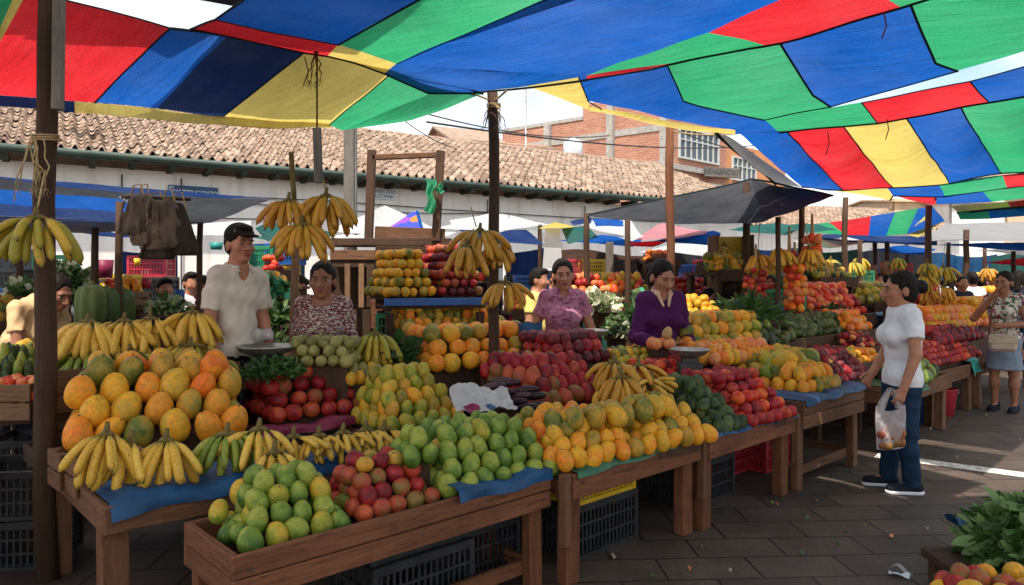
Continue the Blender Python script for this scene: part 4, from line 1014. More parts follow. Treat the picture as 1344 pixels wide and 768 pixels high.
gable('white plastered building right of the beige one under the canopy', at(1236, 44), Vector((1, .1, 0)), 3.2, 6, 6.0, 6.2, 'limewash', 'tiles')
gable('long beige block closing the far right of the market', at(1560, 44), Vector((1, -.12, 0)), 26, 8, 6.5, 8.2, 'beige', 'tiles')
h2 = thing('tiled_house', 'far tiled house roof seen beyond the black tent', 'house', at(940, 34), math.radians(18))
obj('roof', roof_mesh(16, 5, 1.6, .3, 14, 8), M['tiles'], h2, (0, 0, 4.1)); mb = MB(); mb.box((8, .8, 2.0), (16, .3, 4.0)); obj('wall', mb, M['limewash'], h2)
# utility pole, antennas and lines across the sky
p = at(460, 10.5); up = thing('utility_pole', 'grey concrete utility pole in front of the whitewashed wall', 'utility pole', p)
mb = MB(); mb.box((0, 0, 2.0), (.17, .17, 4.0), bev=.02); obj('shaft', mb, M['wood_grey'], up); mb = MB(); mb.tube([(.1, -.09, 0), (.1, -.09, 3.8)], .02, 6); obj('conduit', mb, M['dark_metal'], up)
p = at(690, 26); mb = MB(); mb.tube([(0, 0, 0), (0, 0, 8.6)], .035, 6); tag(obj('antenna_mast', mb, M['metal'], None, p), 'thin antenna mast on the ridge right of the central post', 'antenna')
cable([D(500, 132, 14), D(800, 178, 24)], .016, 'upper power line crossing the pale sky above the tiles', .3); cable([D(560, 160, 14), D(1000, 190, 30)], .022, 'lower power line crossing the sky towards the brick building', .3)
cable([D(520, 150, 16), D(600, 196, 20)], .014, 'short slanting line from the green canopy down to the tiles', .1); cable([D(890, 172, 20), D(990, 200, 28)], .02, 'line running along the windowed front of the brick building', .1)
cable([D(645, 112, 9), D(636, 168, 20)], .014, 'loose line dropping behind the head of the central post', .1)
# ------------------------------------------------------------------ sewn canopies
def ext(q, ln, dz=.1): return P3(q) - V * ln + Vector((0, 0, dz))
def dn(q, h): return P3(q) - Vector((0, 0, h))
a, a2, b, b2 = (250, 38, 3.0), (282, 26, 3.0), (430, 69, 2.97), (444, 56, 2.97)
y1, y2, p2, s1, s2, s3, tip = (505, 94, 2.95), (520, 83, 2.95), (617, 121, 2.92), (770, 98, 2.93), (930, 45, 2.97), (1005, 60, 2.98), (1182, 9, 3.0)
off1, off2 = (1100, -35, 3.0), (760, -17, 3.0)
tarp('patchwork_canopy', 'large blue, green and red patchwork canopy overhead, nearest of the sheets', [
    ('blue', 'blue_panel', (a2, b2, ext(b2, 4.8), ext(a2, 4.8))), ('red', 'red_panel', (a, b, b2, a2)),
    ('yellow', 'yellow_panel', (b, y1, y2, b2)), ('green', 'green_panel', (b2, y2, ext(y2, 4.8), ext(b2, 4.8))),
    ('blue', 'blue_panel', (y1, (561, 119, 2.93), p2, y2)), ('blue', 'blue_panel', (y2, p2, s1, (640, 90, 2.95))), ('blue', 'blue_panel', (y2, (640, 90, 2.95), s1, off2)),
    ('blue', 'blue_panel', (off2, s1, s2, off1)), ('blue', 'blue_panel', (off2, off1, ext(off1, 3.2), ext(off2, 3.6))), ('blue', 'blue_panel', (y2, off2, ext(off2, 3.6), ext(y2, 4.8))),
    ('green', 'green_panel', (s1, (880, 86, 2.95), s3, s2)), ('red', 'red_panel', (s1, (770, 102, 2.925), (852, 92, 2.94), (880, 86, 2.95))), ('red', 'red_panel', (s2, s3, tip, off1)),
    ('green', 'green_panel', (off1, tip, (1400, -60, 3.0), (1300, -130, 3.0))), ('red', 'red_panel', (off1, (1300, -130, 3.0), ext((1300, -130, 3.0), 2.2), ext(off1, 3.2))),
  ], seams=[(.012, a, b, y1, (561, 119, 2.93), p2), (.014, p2, (850, 93, 2.94), s3, tip, (1400, -60, 3.0)), (.012, b2, ext(b2, 4.8)), (.006, y2, ext(y2, 4.8)), (.006, a2, b2), (.012, a, a2, ext(a2, 4.2))], n=14, amp=.028)
tarp('patchwork_canopy', 'sheet of yellow, blue and green panels hanging between the two tall posts', [
    ('yellow', 'yellow_panel', ((650, 95, 3.01), (775, 145, 2.83), (772, 132, 2.85), (752, 80, 3.03))), ('yellow', 'yellow_hem', ((775, 145, 2.83), (965, 177, 2.78), (965, 171, 2.78), (772, 139, 2.84))),
    ('blue', 'blue_panel', ((752, 80, 3.03), (772, 132, 2.85), (897, 131, 2.87), (866, 66, 3.05))), ('blue', 'blue_panel', ((772, 132, 2.85), (965, 171, 2.78), (1003, 158, 2.8), (897, 131, 2.87))), ('blue', 'blue_panel', ((965, 171, 2.78), (965, 176, 2.78), (1022, 174, 2.79), (1003, 158, 2.8))),
    ('green', 'green_panel', ((866, 66, 3.05), (897, 131, 2.87), (1067, 127, 2.85), (1010, 33, 3.08))), ('green', 'green_panel', ((897, 131, 2.87), (1003, 158, 2.8), (1090, 141, 2.82), (1067, 127, 2.85))),
    ('blue', 'blue_panel', ((1010, 33, 3.08), (1067, 127, 2.85), (1228, 82, 2.88), (1187, -16, 3.10))), ('blue', 'blue_panel', ((1067, 127, 2.85), (1090, 141, 2.82), (1257, 93, 2.86), (1228, 82, 2.88))),
    ('green', 'green_panel', ((1187, -16, 3.10), (1228, 82, 2.88), (1440, 10, 2.95), (1400, -90, 3.10))), ('green', 'green_panel', ((1228, 82, 2.88), (1257, 93, 2.86), (1460, 28, 2.92), (1440, 10, 2.95))),
    ('green', 'green_panel', ((1003, 158, 2.8), (1022, 174, 2.79), (1152, 161, 2.8), (1131, 135, 2.82))),
    ('red', 'red_panel', ((1131, 135, 2.82), (1152, 161, 2.8), (1298, 135, 2.82), (1273, 106, 2.84))), ('blue', 'blue_panel', ((1273, 106, 2.84), (1298, 135, 2.82), (1460, 106, 2.85), (1440, 58, 2.88))),
  ], seams=[(.009, (752, 80, 3.03), (772, 132, 2.85), (790, 142, 2.84)), (.011, (866, 66, 3.05), (897, 131, 2.87), (1003, 158, 2.8)), (.014, (1010, 33, 3.08), (1067, 127, 2.85), (1090, 141, 2.82)), (.014, (1187, -16, 3.10), (1228, 82, 2.88), (1257, 93, 2.86)), (.008, (1003, 158, 2.8), (1090, 141, 2.82), (1257, 93, 2.86)),
    (.008, (1131, 135, 2.82), (1152, 161, 2.8)), (.008, (1131, 135, 2.82), (1273, 106, 2.84), (1440, 58, 2.88)), (.008, (1273, 106, 2.84), (1298, 135, 2.82)), (.016, (1022, 174, 2.79), (1152, 161, 2.8), (1298, 135, 2.82), (1460, 106, 2.85))], n=12, amp=.022)
T4t = [(958, 178, 2.78), (1022, 175, 2.79), (1099, 169, 2.8), (1184, 160, 2.8), (1259, 152, 2.81), (1344, 137, 2.82), (1470, 112, 2.85)]
T4t = [(x_, y_ - 14, z_ + .07) for x_, y_, z_ in T4t]
T4b = [(1052, 245, 2.72), (1107, 249, 2.72), (1172, 246, 2.73), (1246, 239, 2.74), (1314, 230, 2.75), (1380, 222, 2.76), (1500, 205, 2.78)]
tarp('patchwork_canopy', 'receding sheet of blue, red, yellow and green stripes over the aisle', [(c, c + '_panel', (T4t[i], T4b[i], T4b[i + 1], T4t[i + 1])) for i, c in enumerate(('blue', 'red', 'yellow', 'blue', 'green', 'green'))],
     seams=[(.012, T4t[i], T4b[i]) for i in range(1, 5)] + [(.02, *T4b)], n=14, amp=.04, sag=.03)
tarp('grey_awning', 'dull grey awning strip with a black edge beside the striped sheet', [('grey', 'sheet', ((940, 174, 2.77), (1018, 241, 2.72), (1052, 246, 2.71), (958, 179, 2.775)))], seams=[(.03, (940, 174, 2.77), (1018, 241, 2.72))], n=8)
r5 = [('yellow', ((1096, 251, 2.72), (1168, 263, 2.7), (1172, 258, 2.7), (1165, 248, 2.72))), ('blue', ((1165, 248, 2.72), (1172, 258, 2.7), (1240, 257, 2.7), (1232, 242, 2.72))), ('green', ((1232, 242, 2.72), (1240, 257, 2.7), (1322, 248, 2.71), (1316, 231, 2.73))), ('red', ((1316, 231, 2.73), (1322, 248, 2.71), (1440, 233, 2.73), (1430, 215, 2.75))),
      ('red', ((1174, 258, 2.7), (1226, 269, 2.66), (1230, 260, 2.68), (1226, 257.5, 2.7))), ('blue', ((1226, 257.5, 2.7), (1230, 268, 2.66), (1302, 265, 2.67), (1290, 252, 2.7))), ('green', ((1290, 252, 2.7), (1302, 265, 2.67), (1440, 250, 2.69), (1440, 233, 2.73))),
      ('yellow', ((1248, 270, 2.6), (1258, 279, 2.5), (1328, 274, 2.5), (1322, 265, 2.6))), ('red', ((1322, 265, 2.6), (1328, 274, 2.5), (1440, 262, 2.53), (1440, 250, 2.6))), ('green', ((1256, 278, 2.5), (1260, 288, 2.4), (1300, 287, 2.4), (1297, 277, 2.5))), ('blue', ((1297, 277, 2.5), (1300, 287, 2.4), (1440, 276, 2.42), (1440, 262, 2.5)))]
tarp('patchwork_canopy', 'farthest rows of small bright patches roofing the end of the aisle', [(c, c + '_panel', q) for c, q in r5], seams=[(.02, r5[0][1][1], r5[1][1][1], r5[2][1][1], r5[3][1][2]), (.03, (1256, 279, 2.5), (1440, 262, 2.53))], n=6, amp=.02)
Yd = 13.0
c6 = [(1040, 297), (1088, 292), (1143, 284), (1175, 278), (1205, 273), (1225, 272)]; d6 = [(1060, 303), (1110, 308), (1140, 309), (1163, 310), (1190, 308), (1240, 290)]
tarp('patchwork_canopy', 'drooping striped awning between the far posts beyond the aisle', [(c, c + '_panel', (D(*c6[i], Yd + 1.5), D(*d6[i], Yd - .8), D(*d6[i + 1], Yd - .8), D(*c6[i + 1], Yd + 1.5))) for i, c in enumerate(('green', 'red', 'blue', 'green', 'blue'))] +
     [('yellow', 'yellow_panel', (D(1225, 272, 14.5), D(1240, 290, 12.2), D(1205, 312, 12.0), D(1190, 308, 12.2)))], n=6)
# left sheets
tarp('patchwork_canopy', 'left sheet of red, blue (navy where shaded), yellow and green panels before the tiled roof', [
    ('red', 'red_panel', ((-190, -75, 3.1), (-130, 112, 2.7), (124, 133, 2.7), (224, 38, 3.0))), ('blue', 'blue_panel', ((224, 38, 3.0), (124, 133, 2.7), (206, 143, 2.71), (300, 44, 3.01))), ('navy', 'navy_panel', ((300, 44, 3.01), (206, 143, 2.71), (292, 153, 2.72), (416, 50, 3.05))),  # navy part is the blue panel with its shade put into the colour
    ('yellow', 'yellow_panel', ((416, 50, 3.05), (292, 153, 2.72), (432, 165, 2.74), (530, 78, 3.02))), ('green', 'green_panel', ((530, 78, 3.02), (432, 165, 2.74), (450, 172, 2.73), (600, 104, 3.0))), ('green', 'green_panel', ((600, 104, 3.0), (450, 172, 2.73), (540, 158, 2.8), (634, 122, 2.91))),
    ('navy', 'navy_hem', ((-130, 112, 2.7), D(-130, 124, 4.25), D(98, 146, 4.62), (98, 131, 2.7))), ('yellow', 'yellow_hem', ((98, 131, 2.7), D(98, 146, 4.62), D(241, 161, 4.98), (241, 148, 2.71))), ('yellow', 'yellow_hem', ((241, 148, 2.71), D(241, 161, 4.98), D(436, 169, 5.6), (432, 164, 2.74))),
  ], seams=[(.01, (224, 38, 3.0), (124, 133, 2.7)), (.008, (416, 50, 3.05), (292, 153, 2.72)), (.008, (530, 78, 3.02), (432, 165, 2.74)), (.014, (224, 38, 3.0), (416, 50, 3.05), (530, 78, 3.02), (634, 122, 2.91)), (.008, (-190, -75, 3.1), (224, 38, 3.0))], n=14, amp=.03, sag=.03)
tarp('patchwork_canopy', 'green canopy corner with a yellow border at the upper left', [('green', 'green_panel', (D(-260, -180, 2.6), D(-160, 120, 3.2), D(-6, 48, 3.25), D(34, -40, 2.9))), ('yellow', 'yellow_border', (D(34, -40, 2.9), D(-6, 48, 3.25), D(-12, 76, 3.27), D(52, -40, 2.9)))], n=8)
# unseen sheet added out of the frame to keep sun off the stall
tarp('patchwork_canopy', 'unseen white sheet added above the left stall end to block sun', [('white', 'white_panel', (Vector((-4.2, 3.0, 3.9)), Vector((-1.1, 3.95, 3.9)), Vector((.6, 1.4, 4.0)), Vector((-2.6, .6, 4.0))))], n=8)
# ------------------------------------------------------------------ posts of the main stall
q = G(55, 763, 0); q.z = 0
lp = post(q + Vector((0, .03, 0)), .054, 3.15, 'round brown timber post standing at the near corner of the left bench', 'wood_dark', (-.02, .05), parts=1)
mb = MB(); mb.beam((.075, -.02, 2.42), (.085, -.02, 3.2), .045, .05, bev=.005); obj('splice_batten', mb, M['wood_grey'], lp)
post((-.135, 5.3, 0), .043, 2.93, 'tall dark central post under the meeting point of the canopies', 'wood_dark', (.0, 0))
post((1.42, 6.45, 0), .042, 2.96, 'tall reddish post behind the woman in the purple jacket', 'wood_red', (.0, 0))
for px, Y, r, zt, lb in ((1109, 11.5, .05, 2.85, 'dark timber post holding the striped sheet right of the banana strings'), (1219, 10.5, .048, 2.62, 'timber post where the drooping striped awning is tied'), (1268, 14, .06, 2.5, 'far post in the aisle behind the white-shirted pair'), (1164, 14.5, .05, 2.3, 'thin far post in the middle of the aisle'), (1245, 17, .05, 2.4, 'slim distant post left of the far aisle end')):
    post(at(px, Y), r, zt, lb, 'wood_dark')
tie_rope(q + Vector((.0, .03, 2.27)), 'frayed straw rope tied round the left timber post', 8, .28, .062)
tie_rope(Vector((-.135, 5.3, 2.82)), 'pale string knotted at the head of the central post', 4, .16, .05)
tie_rope(P3((415, 72, 2.93)), 'orange-brown twine tied to the canopy corner', 4, .18, .01, 'brown_rope')
# batten and cord with hanging bananas
p0 = P3((416, 74, 2.93)); p1 = D(416, 168, p0.y)
cable([p0, p1], .006, 'cord dropping from the canopy corner to the wooden batten', 0, 'cord', 'cord', 'brown_rope')
mb = MB(); mb.beam((0, 0, 0), (.01, 0, -.34), .05, .03, bev=.004); tag(obj('batten', mb, M['wood_grey'], None, p1), 'grey wooden batten hanging on the cord above the banana trio', 'batten')
p1 = D(382, 200, 4.55); mb = MB(); mb.tube([(0, 0, 0), (.01, 0, -.18), (.03, 0, -.42)], [.016, .018, .014], 7); tag(obj('banana_stalk', mb, M['crown'], None, p1), 'dark dried banana stalk hanging beside the batten', 'stalk')

# unseen dark sheet added above the left canopy to shade part of it
up = lambda q, t=.78: P3(q) + SUN * t
tarp('added_shade_sheet', 'unseen dark sheet added above the left canopy to shade it', [('black', 'sheet', (up((95, 2, 3.05)), up((20, 33, 2.95)), up((190, 82, 2.85)), up((245, 40, 3.0)))), ('black', 'sheet', (up((245, 40, 3.0)), up((190, 82, 2.85)), up((228, 90, 2.84)), up((300, 48, 2.98)))), ('black', 'sheet', (up((300, 48, 2.98)), up((195, 142, 2.71)), up((436, 163, 2.74)), up((520, 100, 2.93))))], sag=.01)
tarp('patchwork_canopy', 'unseen white sheets added behind the big canopy to block and soften sun', [('white', 'white_panel', (Vector((-4.2, 3.0, 3.3)), Vector((-2.6, 3.6, 3.25)), Vector((2.4, -.8, 3.4)), Vector((-1.0, -3.0, 3.45)))), ('white', 'white_panel', (Vector((2.4, -.8, 3.4)), Vector((4.6, 1.4, 3.2)), Vector((7.4, .4, 3.3)), Vector((3.2, -3.4, 3.4))))], n=10)  # added out of view to keep sun off and soften the fill
tarp('patchwork_canopy', 'unseen white sheet added above the near aisle to block sun', [('white', 'white_panel', (Vector((1.35, 3.2, 3.15)), Vector((5.4, 3.7, 3.1)), Vector((6.4, -1.2, 3.3)), Vector((.8, -1.2, 3.4))))], n=8)  # added out of view against sun patches on the ground

for px, py, z, ln, lb in ((1164, 156, 2.79, .16, 'short string dangling from the seam below the red patch'), (1086, 172, 2.8, .2, 'string dangling over the striped sheet by the red stripe'), (1160, 16, 2.98, .14, 'frayed string hanging from the corner of the red panel'), (640, 121, 2.9, .22, 'thin cord dangling beside the central post head'), (400, 75, 2.95, .18, 'thin thread hanging from the canopy corner by the twine')):
    p = P3((px, py, z)); cable([p, p + Vector((.02, .01, -ln * .5)), p + Vector((-.01, 0, -ln))], .004, lb, 0, 'cord', 'cord', 'brown_rope', 4)
cable([P3((617, 121, 2.92)), Vector((-.135, 5.3, 2.86)), P3((665, 119, 2.9))], .008, 'guy rope lashing two canopy corners to the central post', 0, 'rope', 'rope', 'rope', 6)
cable([P3((961, 176, 2.78)), Vector((1.42, 6.45, 2.88))], .007, 'guy rope from the yellow hem to the reddish post', .02, 'rope', 'rope', 'rope', 6)
# ------------------------------------------------------------------ benches of the main stall
table(0, 1.60, 0, .47, .50, 'front bench with a tray-like top at the near left of the row', .17, .08, 'wood_red', rails=2, low=.1, legs=((1, 0), (1, 1), (0, 1), (.03, 0)))
table(1.66, 2.80, -.10, .72, .53, 'front bench with the yellow crate beneath it', .13, .05, 'wood_red', legw=.10)
table(2.85, 3.98, -.13, .72, .53, 'front bench between the yellow crate bench and the papaya bench', .13, .05, 'wood_red', legw=.10)
table(4.06, 5.16, -.155, .75, .61, 'front bench of papayas beside the woman in white', .20, .05, 'wood', rails=2, low=.12)
table(-.22, 1.35, .76, 1.95, .57, 'left corner bench of bananas and large orange mangoes', .12, .05, 'wood', legw=.11, low=.12)
table(1.38, 3.3, .80, 2.35, .57, 'inner bench of the stall carrying pyramids and orange mangoes', .10, .02, 'wood_dark')
table(3.3, 4.9, 1.55, 2.6, .60, 'inner bench at the back right of the stall', .10, .02, 'wood_dark')
table(-.25, 1.5, 1.98, 2.35, .60, 'narrow bench in front of the man and the knitted-top woman', .10, .02, 'wood_dark')
table(5.75, 7.3, -.2, .9, .53, 'bench with a green sheet beyond the woman in white', .15, .05, 'wood', legw=.11)
table(7.34, 8.75, -.06, .95, .52, 'bench of red fruit before the woman with the handbag', .15, .05, 'wood', legw=.11)
table(8.9, 11.5, -.1, 1.0, .52, 'farthest bench of the row behind the woman with the handbag', .15, .05, 'wood', legw=.11)
# leg boards and side boards seen at the joints
for u_, v_, lb in ((1.63, -.08, 'upright board nailed between the first two front benches'), (2.825, -.11, 'upright board nailed between the second and third front benches'), (4.02, -.13, 'upright board nailed between the third and papaya benches')):
    mb = MB(); mb.box((0, 0, 0), (.045, .05, .36), bev=.004); tag(obj('upright_board', mb, M['wood'], None, L(u_, v_, .40), (0, 0, ANG)), lb, 'board')
# sheets laid over the edges
def sheet(label, u0, u1, v0, z, drop, mat, back=.25, wob=.02, name='plastic_sheet'):
    o = L(u0, v0, z); mb = MB(); r_ = random.Random(int(u0 * 100))
    ph = r_.uniform(0, 6)
    def fn(a, b):
        x = a * (u1 - u0); bb_ = b * (drop + back)
        if bb_ < back: y, zz = back - bb_, .012 + .006 * math.sin(x * 30 + ph)
        else:
            q = bb_ - back; dr = 1 - .14 * math.sin(x * 4 + ph) - .07 * math.sin(x * 11 + ph); y, zz = -.022 - wob * .45 * (1 + math.sin(x * 17 + ph + q * 20)) * min(1, q / max(drop, .01)), -q * dr + .010
        zz += .012 * math.sin(x * 14 + ph) * (1 if bb_ < back + .01 else .3); return U * x + V * y + Vector((0, 0, zz))
    mb.grid(fn, 40, 10); ob = obj(name, mb, M[mat], None, o); return tag(ob, label, 'sheet')
sheet('blue plastic sheet under the bananas on the left corner bench', -.2, 1.2, .76, .635, .07, 'sheet_blue', .3)
sheet('blue plastic sheet hanging under the green mangoes of the first bench', 1.0, 1.6, .0, .595, .06, 'sheet_blue', .12)
sheet('dark green sheet under the big orange mangoes of the second bench', 1.68, 2.82, -.10, .592, .035, 'sheet_green', .2)
sheet('blue sheet under the red fruit of the third bench', 2.84, 3.98, -.13, .592, .03, 'sheet_blue', .2)
sheet('blue sheet edge under the papayas', 4.08, 5.17, -.155, .672, .045, 'sheet_blue', .3)
sheet('green plastic sheet bulging over the bench edge beyond the woman in white', 5.76, 6.5, -.2, .595, .12, 'sheet_green', .3, .05)
sheet('teal cloth hanging at the corner of the far bench', 8.5, 8.8, -.06, .60, .16, 'sheet_teal', .2, .05)
# ------------------------------------------------------------------ heaps of fruit
TB = .56
heap('mango', 'mango', 'mango', ['green', 'green', 'green', 'green', 'lime'], (325, 711, .565), (452, 684, .565), .090, 4, .31, 'green mangoes in the front tray', base=.5, f=.62, h=.62)
heap('mango', 'mango', 'mango', ['green', 'lime'], (296, 702, .565), (306, 684, .575), .080, 2, .05, 'small mangoes at the tray corner', f=.5, named=False)
heap('plum_mango', 'plum mango', 'orange', ['brownred', 'brownred', 'brownred', 'red', 'olive'], (478, 674, .565), (566, 652, .565), .086, 4, .30, 'plum mangoes in the front tray', base=.5, f=.6, h=.62)
heap('avocado', 'avocado', 'mango', ['green', 'green', 'green', 'green', 'green', 'lime'], (590, 640, .595), (722, 611, .605), .098, 4, .38, 'smooth avocados above the blue sheet', base=.5, f=.62, h=.66)
heap('avocado', 'avocado', 'mango', ['green'], (530, 600, .74), (575, 588, .76), .088, 2, .2, 'avocados at the back left of the green heap', f=.5, named=False, base=.57)
heap('mango', 'mango', 'mango', ['orange', 'yellow', 'orange', 'yellow', 'orange', 'olive'], (733, 606, .64), (838, 586, .64), .100, 4, .5, 'orange mangoes on the second bench', base=.53, f=.72, h=.5)
heap('mango', 'mango', 'mango', ['yellow', 'yellow', 'yellow', 'olive'], (850, 583, .64), (930, 567, .64), .100, 4, .5, 'speckled mangoes on the second bench', base=.53, f=.7, h=.52)
heap('papaya', 'papaya', 'mango', ['olive', 'orange', 'yellow', 'olive'], (756, 552, .81), (885, 528, .83), .112, 1, .14, 'fat papayas crowning the mango heap', f=.5, h=.7, tilt=.5, jit=.16)
heap('avocado', 'avocado', 'avocado', ['darkgreen', 'moss'], (942, 561, .625), (972, 553, .625), .088, 5, .5, 'avocados beside the nectarines', base=.53, f=.75, h=.66)
heap('nectarine', 'nectarine', 'apple', ['crimson', 'red', 'red', 'tomato'], (984, 552, .625), (1040, 540, .625), .096, 5, .6, 'nectarines at the third bench end', base=.53, f=.72, h=.62)
heap('mango', 'mango', 'mango', ['yellow', 'orange', 'olive'], (1050, 510, .72), (1100, 500, .72), .105, 2, .3, 'mangoes in front of the papayas', base=.61, f=.5)
heap('papaya', 'papaya', 'papaya', ['olive', 'lime', 'yellow'], (1030, 492, .80), (1085, 480, .80), .14, 2, .45, 'papayas beside the maroon roots', base=.61, f=.5, h=.6, tilt=.9)
heap('sweet_potato', 'sweet potato', 'papaya', ['maroon', 'maroon', 'crimson'], (1096, 499, .71), (1138, 489, .71), .075, 5, .5, 'roots at the papaya bench end', base=.61, f=.6, h=.62, tilt=1.2)
# left corner bench
heap('melon', 'melon', 'mango', ['orange', 'orange', 'yellow', 'olive'], (82, 572, .79), (322, 553, .79), .142, 4, .60, 'large orange mangoes on the left bench', base=.57, f=.62, h=.64, tilt=.25, jit=.07)  # big orange mangoes, heaped under the name melon
heap('apple', 'apple', 'apple', ['red', 'red', 'crimson', 'brownred'], (350, 546, .73), (482, 530, .73), .112, 4, .45, 'red apples in the magenta tray', base=.57, f=.62, h=.66)
heap('lime_mango', 'lime_mango', 'mango', ['lime', 'lime', 'lime', 'olive', 'yellow'], (512, 558, .69), (602, 543, .69), .098, 5, .42, 'yellow-green pomelo pyramid', xin=.28, base=.57, f=.6, h=.66)  # pyramid of yellow-green mangoes
heap('avocado', 'avocado', 'papaya', ['darkgreen', 'darkgreen', 'moss'], (590, 508, .76), (682, 496, .76), .105, 3, .45, 'dark avocados behind the white bag', base=.57, f=.55, h=.7, tilt=.9)
heap('orange', 'orange', 'orange', ['orange', 'orange', 'yellow', 'olive'], (565, 478, .95), (716, 466, .95), .136, 3, .55, 'big oranges under the shelf', base=.57, f=.5, h=.72, jit=.06, xin=.3)
heap('plum', 'plum', 'mango', ['red', 'crimson', 'crimson', 'brownred'], (714, 527, .75), (790, 511, .75), .112, 4, .6, 'red mangoes before the pink-topped woman', base=.57, f=.62, h=.64)  # red mangoes, heaped under the name plum
heap('plum', 'plum', 'orange', ['crimson', 'red', 'maroon'], (730, 474, .96), (796, 466, .96), .104, 3, .4, 'red mangoes at the back', base=.60, f=.5, h=.72)  # more red mangoes under the name plum
heap('passion_fruit', 'passion fruit', 'orange', ['khaki'], (380, 474, 1.02), (462, 474, 1.02), .085, 3, .3, 'passion fruit before the knitted top', base=.60, f=.5, h=.66)
heap('mango', 'mango', 'mango', ['yellow', 'khaki'], (436, 494, .90), (466, 498, .90), .08, 2, .25, 'small yellow mangoes under the passion fruit', base=.60, f=.6, h=.6)
# shelf at the back with steep tiers
heap('shelf_orange', 'shelf_orange', 'orange', ['yellow', 'yellow', 'yellow', 'olive'], D(519, 383, 5.75), D(566, 383, 5.95), .082, 5, .5, 'yellow oranges on the back shelf', f=.22, h=.94, base=1.38, jit=.05)  # these are small yellow oranges
heap('pomegranate', 'pomegranate', 'apple', ['red', 'crimson', 'maroon', 'brownred'], D(578, 383, 6.0), D(630, 383, 6.2), .082, 6, .5, 'pomegranates on the back shelf', f=.22, h=.90, base=1.38, jit=.05)
heap('small_orange', 'small_orange', 'mango', ['yellow', 'orange', 'olive'], D(536, 426, 5.75), D(655, 424, 6.2), .085, 3, .4, 'oranges below the shelf', f=.5, h=.7, base=1.0)  # second row of oranges, under the shelf ones
# right back of the stall
heap('melon', 'melon', 'orange', ['olive', 'lime', 'yellow', 'orange'], D(896, 452, 5.85), D(1003, 441, 6.7), .13, 3, .5, 'round melons behind the dish scale', f=.45, h=.7, base=.6)
heap('mango', 'mango', 'mango', ['orange', 'yellow', 'peach'], D(936, 472, 5.55), D(1012, 462, 6.2), .1, 2, .3, 'mangoes behind the nectarines', f=.55, h=.6, base=.55)
heap('lemon', 'lemon', 'mango', ['yellow', 'lime', 'khaki'], (815, 486, .85), (880, 478, .85), .085, 3, .4, 'small yellow lemons beside the bananas', f=.6, h=.6, base=.57)
heap('tomato', 'tomato', 'apple', ['tomato', 'red', 'tomato'], (880, 500, .80), (930, 490, .80), .085, 3, .35, 'tomatoes under the dish scale', f=.6, h=.6, base=.57)
heap('tomato', 'tomato', 'orange', ['tomato', 'peach'], D(856, 452, 5.55), D(884, 456, 5.6), .1, 1, .1, 'tomatoes by the purple jacket', f=.6, h=.6, base=.6)
# benches farther right
heap('nectarine', 'nectarine', 'apple', ['tomato', 'crimson', 'red'], D(1222, 478, 7.6), D(1282, 460, 8.7), .095, 4, .6, 'nectarines on the far right bench', f=.6, h=.55, base=.52)
heap('avocado', 'avocado', 'mango', ['green', 'darkgreen'], D(1206, 497, 6.4), D(1224, 489, 6.9), .12, 2, .3, 'green avocados in the green sheet', f=.5, h=.6, base=.53)
heap('orange', 'orange', 'orange', ['orange', 'peach', 'yellow'], D(1222, 428, 8.6), D(1302, 418, 9.6), .13, 3, .5, 'oranges behind the far nectarines', f=.5, h=.62, base=.52)
heap('plum', 'plum', 'mango', ['maroon', 'crimson'], D(1228, 448, 8.2), D(1288, 440, 9.2), .1, 3, .4, 'plums before the far oranges', f=.6, h=.55, base=.52)
heap('peach', 'peach', 'mango', ['yellow', 'orange'], D(1288, 412, 9.4), D(1330, 408, 10.4), .12, 3, .5, 'yellow oranges beside the handbag woman', f=.5, h=.6, base=.52)  # far yellow oranges, heaped under the name peach
heap('apple', 'apple', 'apple', ['tomato', 'peach', 'red'], D(1215, 405, 10), D(1262, 400, 11), .12, 3, .5, 'apples at the far row end', f=.5, h=.62, base=.52)
# ------------------------------------------------------------------ mid stall beyond the inner aisle, right of centre
def bench(label, A, B, depth, zt, mat='wood_dark', rail=.14, skirt=None):
    A, B = P3(A), P3(B); d = B - A; a_ = math.atan2(d.y, d.x); ln = Vector((d.x, d.y)).length
    t = thing('market_bench', label, 'bench', (A.x, A.y, 0), a_)
    mb = MB(); mb.box((ln / 2, depth / 2, zt - .02), (ln, depth, .04)); obj('board_top', mb, M[mat], t)
    mb = MB(); mb.box((ln / 2, -.02, zt - rail / 2 + .03), (ln, .03, rail), bev=.004); obj('front_rail', mb, M[mat], t)
    for x in (.06, ln - .06):
        for y in (.06, depth - .06): mb = MB(); mb.box((x, y, (zt - .04) / 2), (.07, .07, zt - .042)); obj('leg', mb, M[mat], t)
    if skirt: mb = MB(); mb.box((ln / 2, .03, (zt - rail) / 2), (ln - .16, .02, zt - rail - .02)); obj('skirt', mb, TARP[skirt], t)
    return t
def bheap(name, cat, shape, mats, A, B, d, layers, depth, where, lab, f=.5, h=.66, low=True, skirt=None, mat='wood_dark', bn=True, drop=0, tilt=.4, named=False):
    A, B = P3(A), P3(B)
    heap(name, cat, shape, mats, A, B, d, layers, depth, where, f=f, h=h, low=low, named=named, jit=.12, tilt=tilt, base=A.z - d * .55)
    if bn:
        x = (B - A).normalized(); yv = Vector((-x.y, x.x, 0)); o = -x * d - yv * d * .8
        bench(lab, A + o, B + x * d - yv * d * .8, depth + d * 1.8, A.z - d * .56, mat, .14, skirt)
bheap('tomato', 'tomato', 'apple', ['tomato', 'tomato', 'peach', 'red'], D(1056, 412, 8.2), D(1132, 404, 9.2), .115, 5, .75, 'tomato mound beyond the papayas', 'bench under the tomato mound', low=False, named=True)
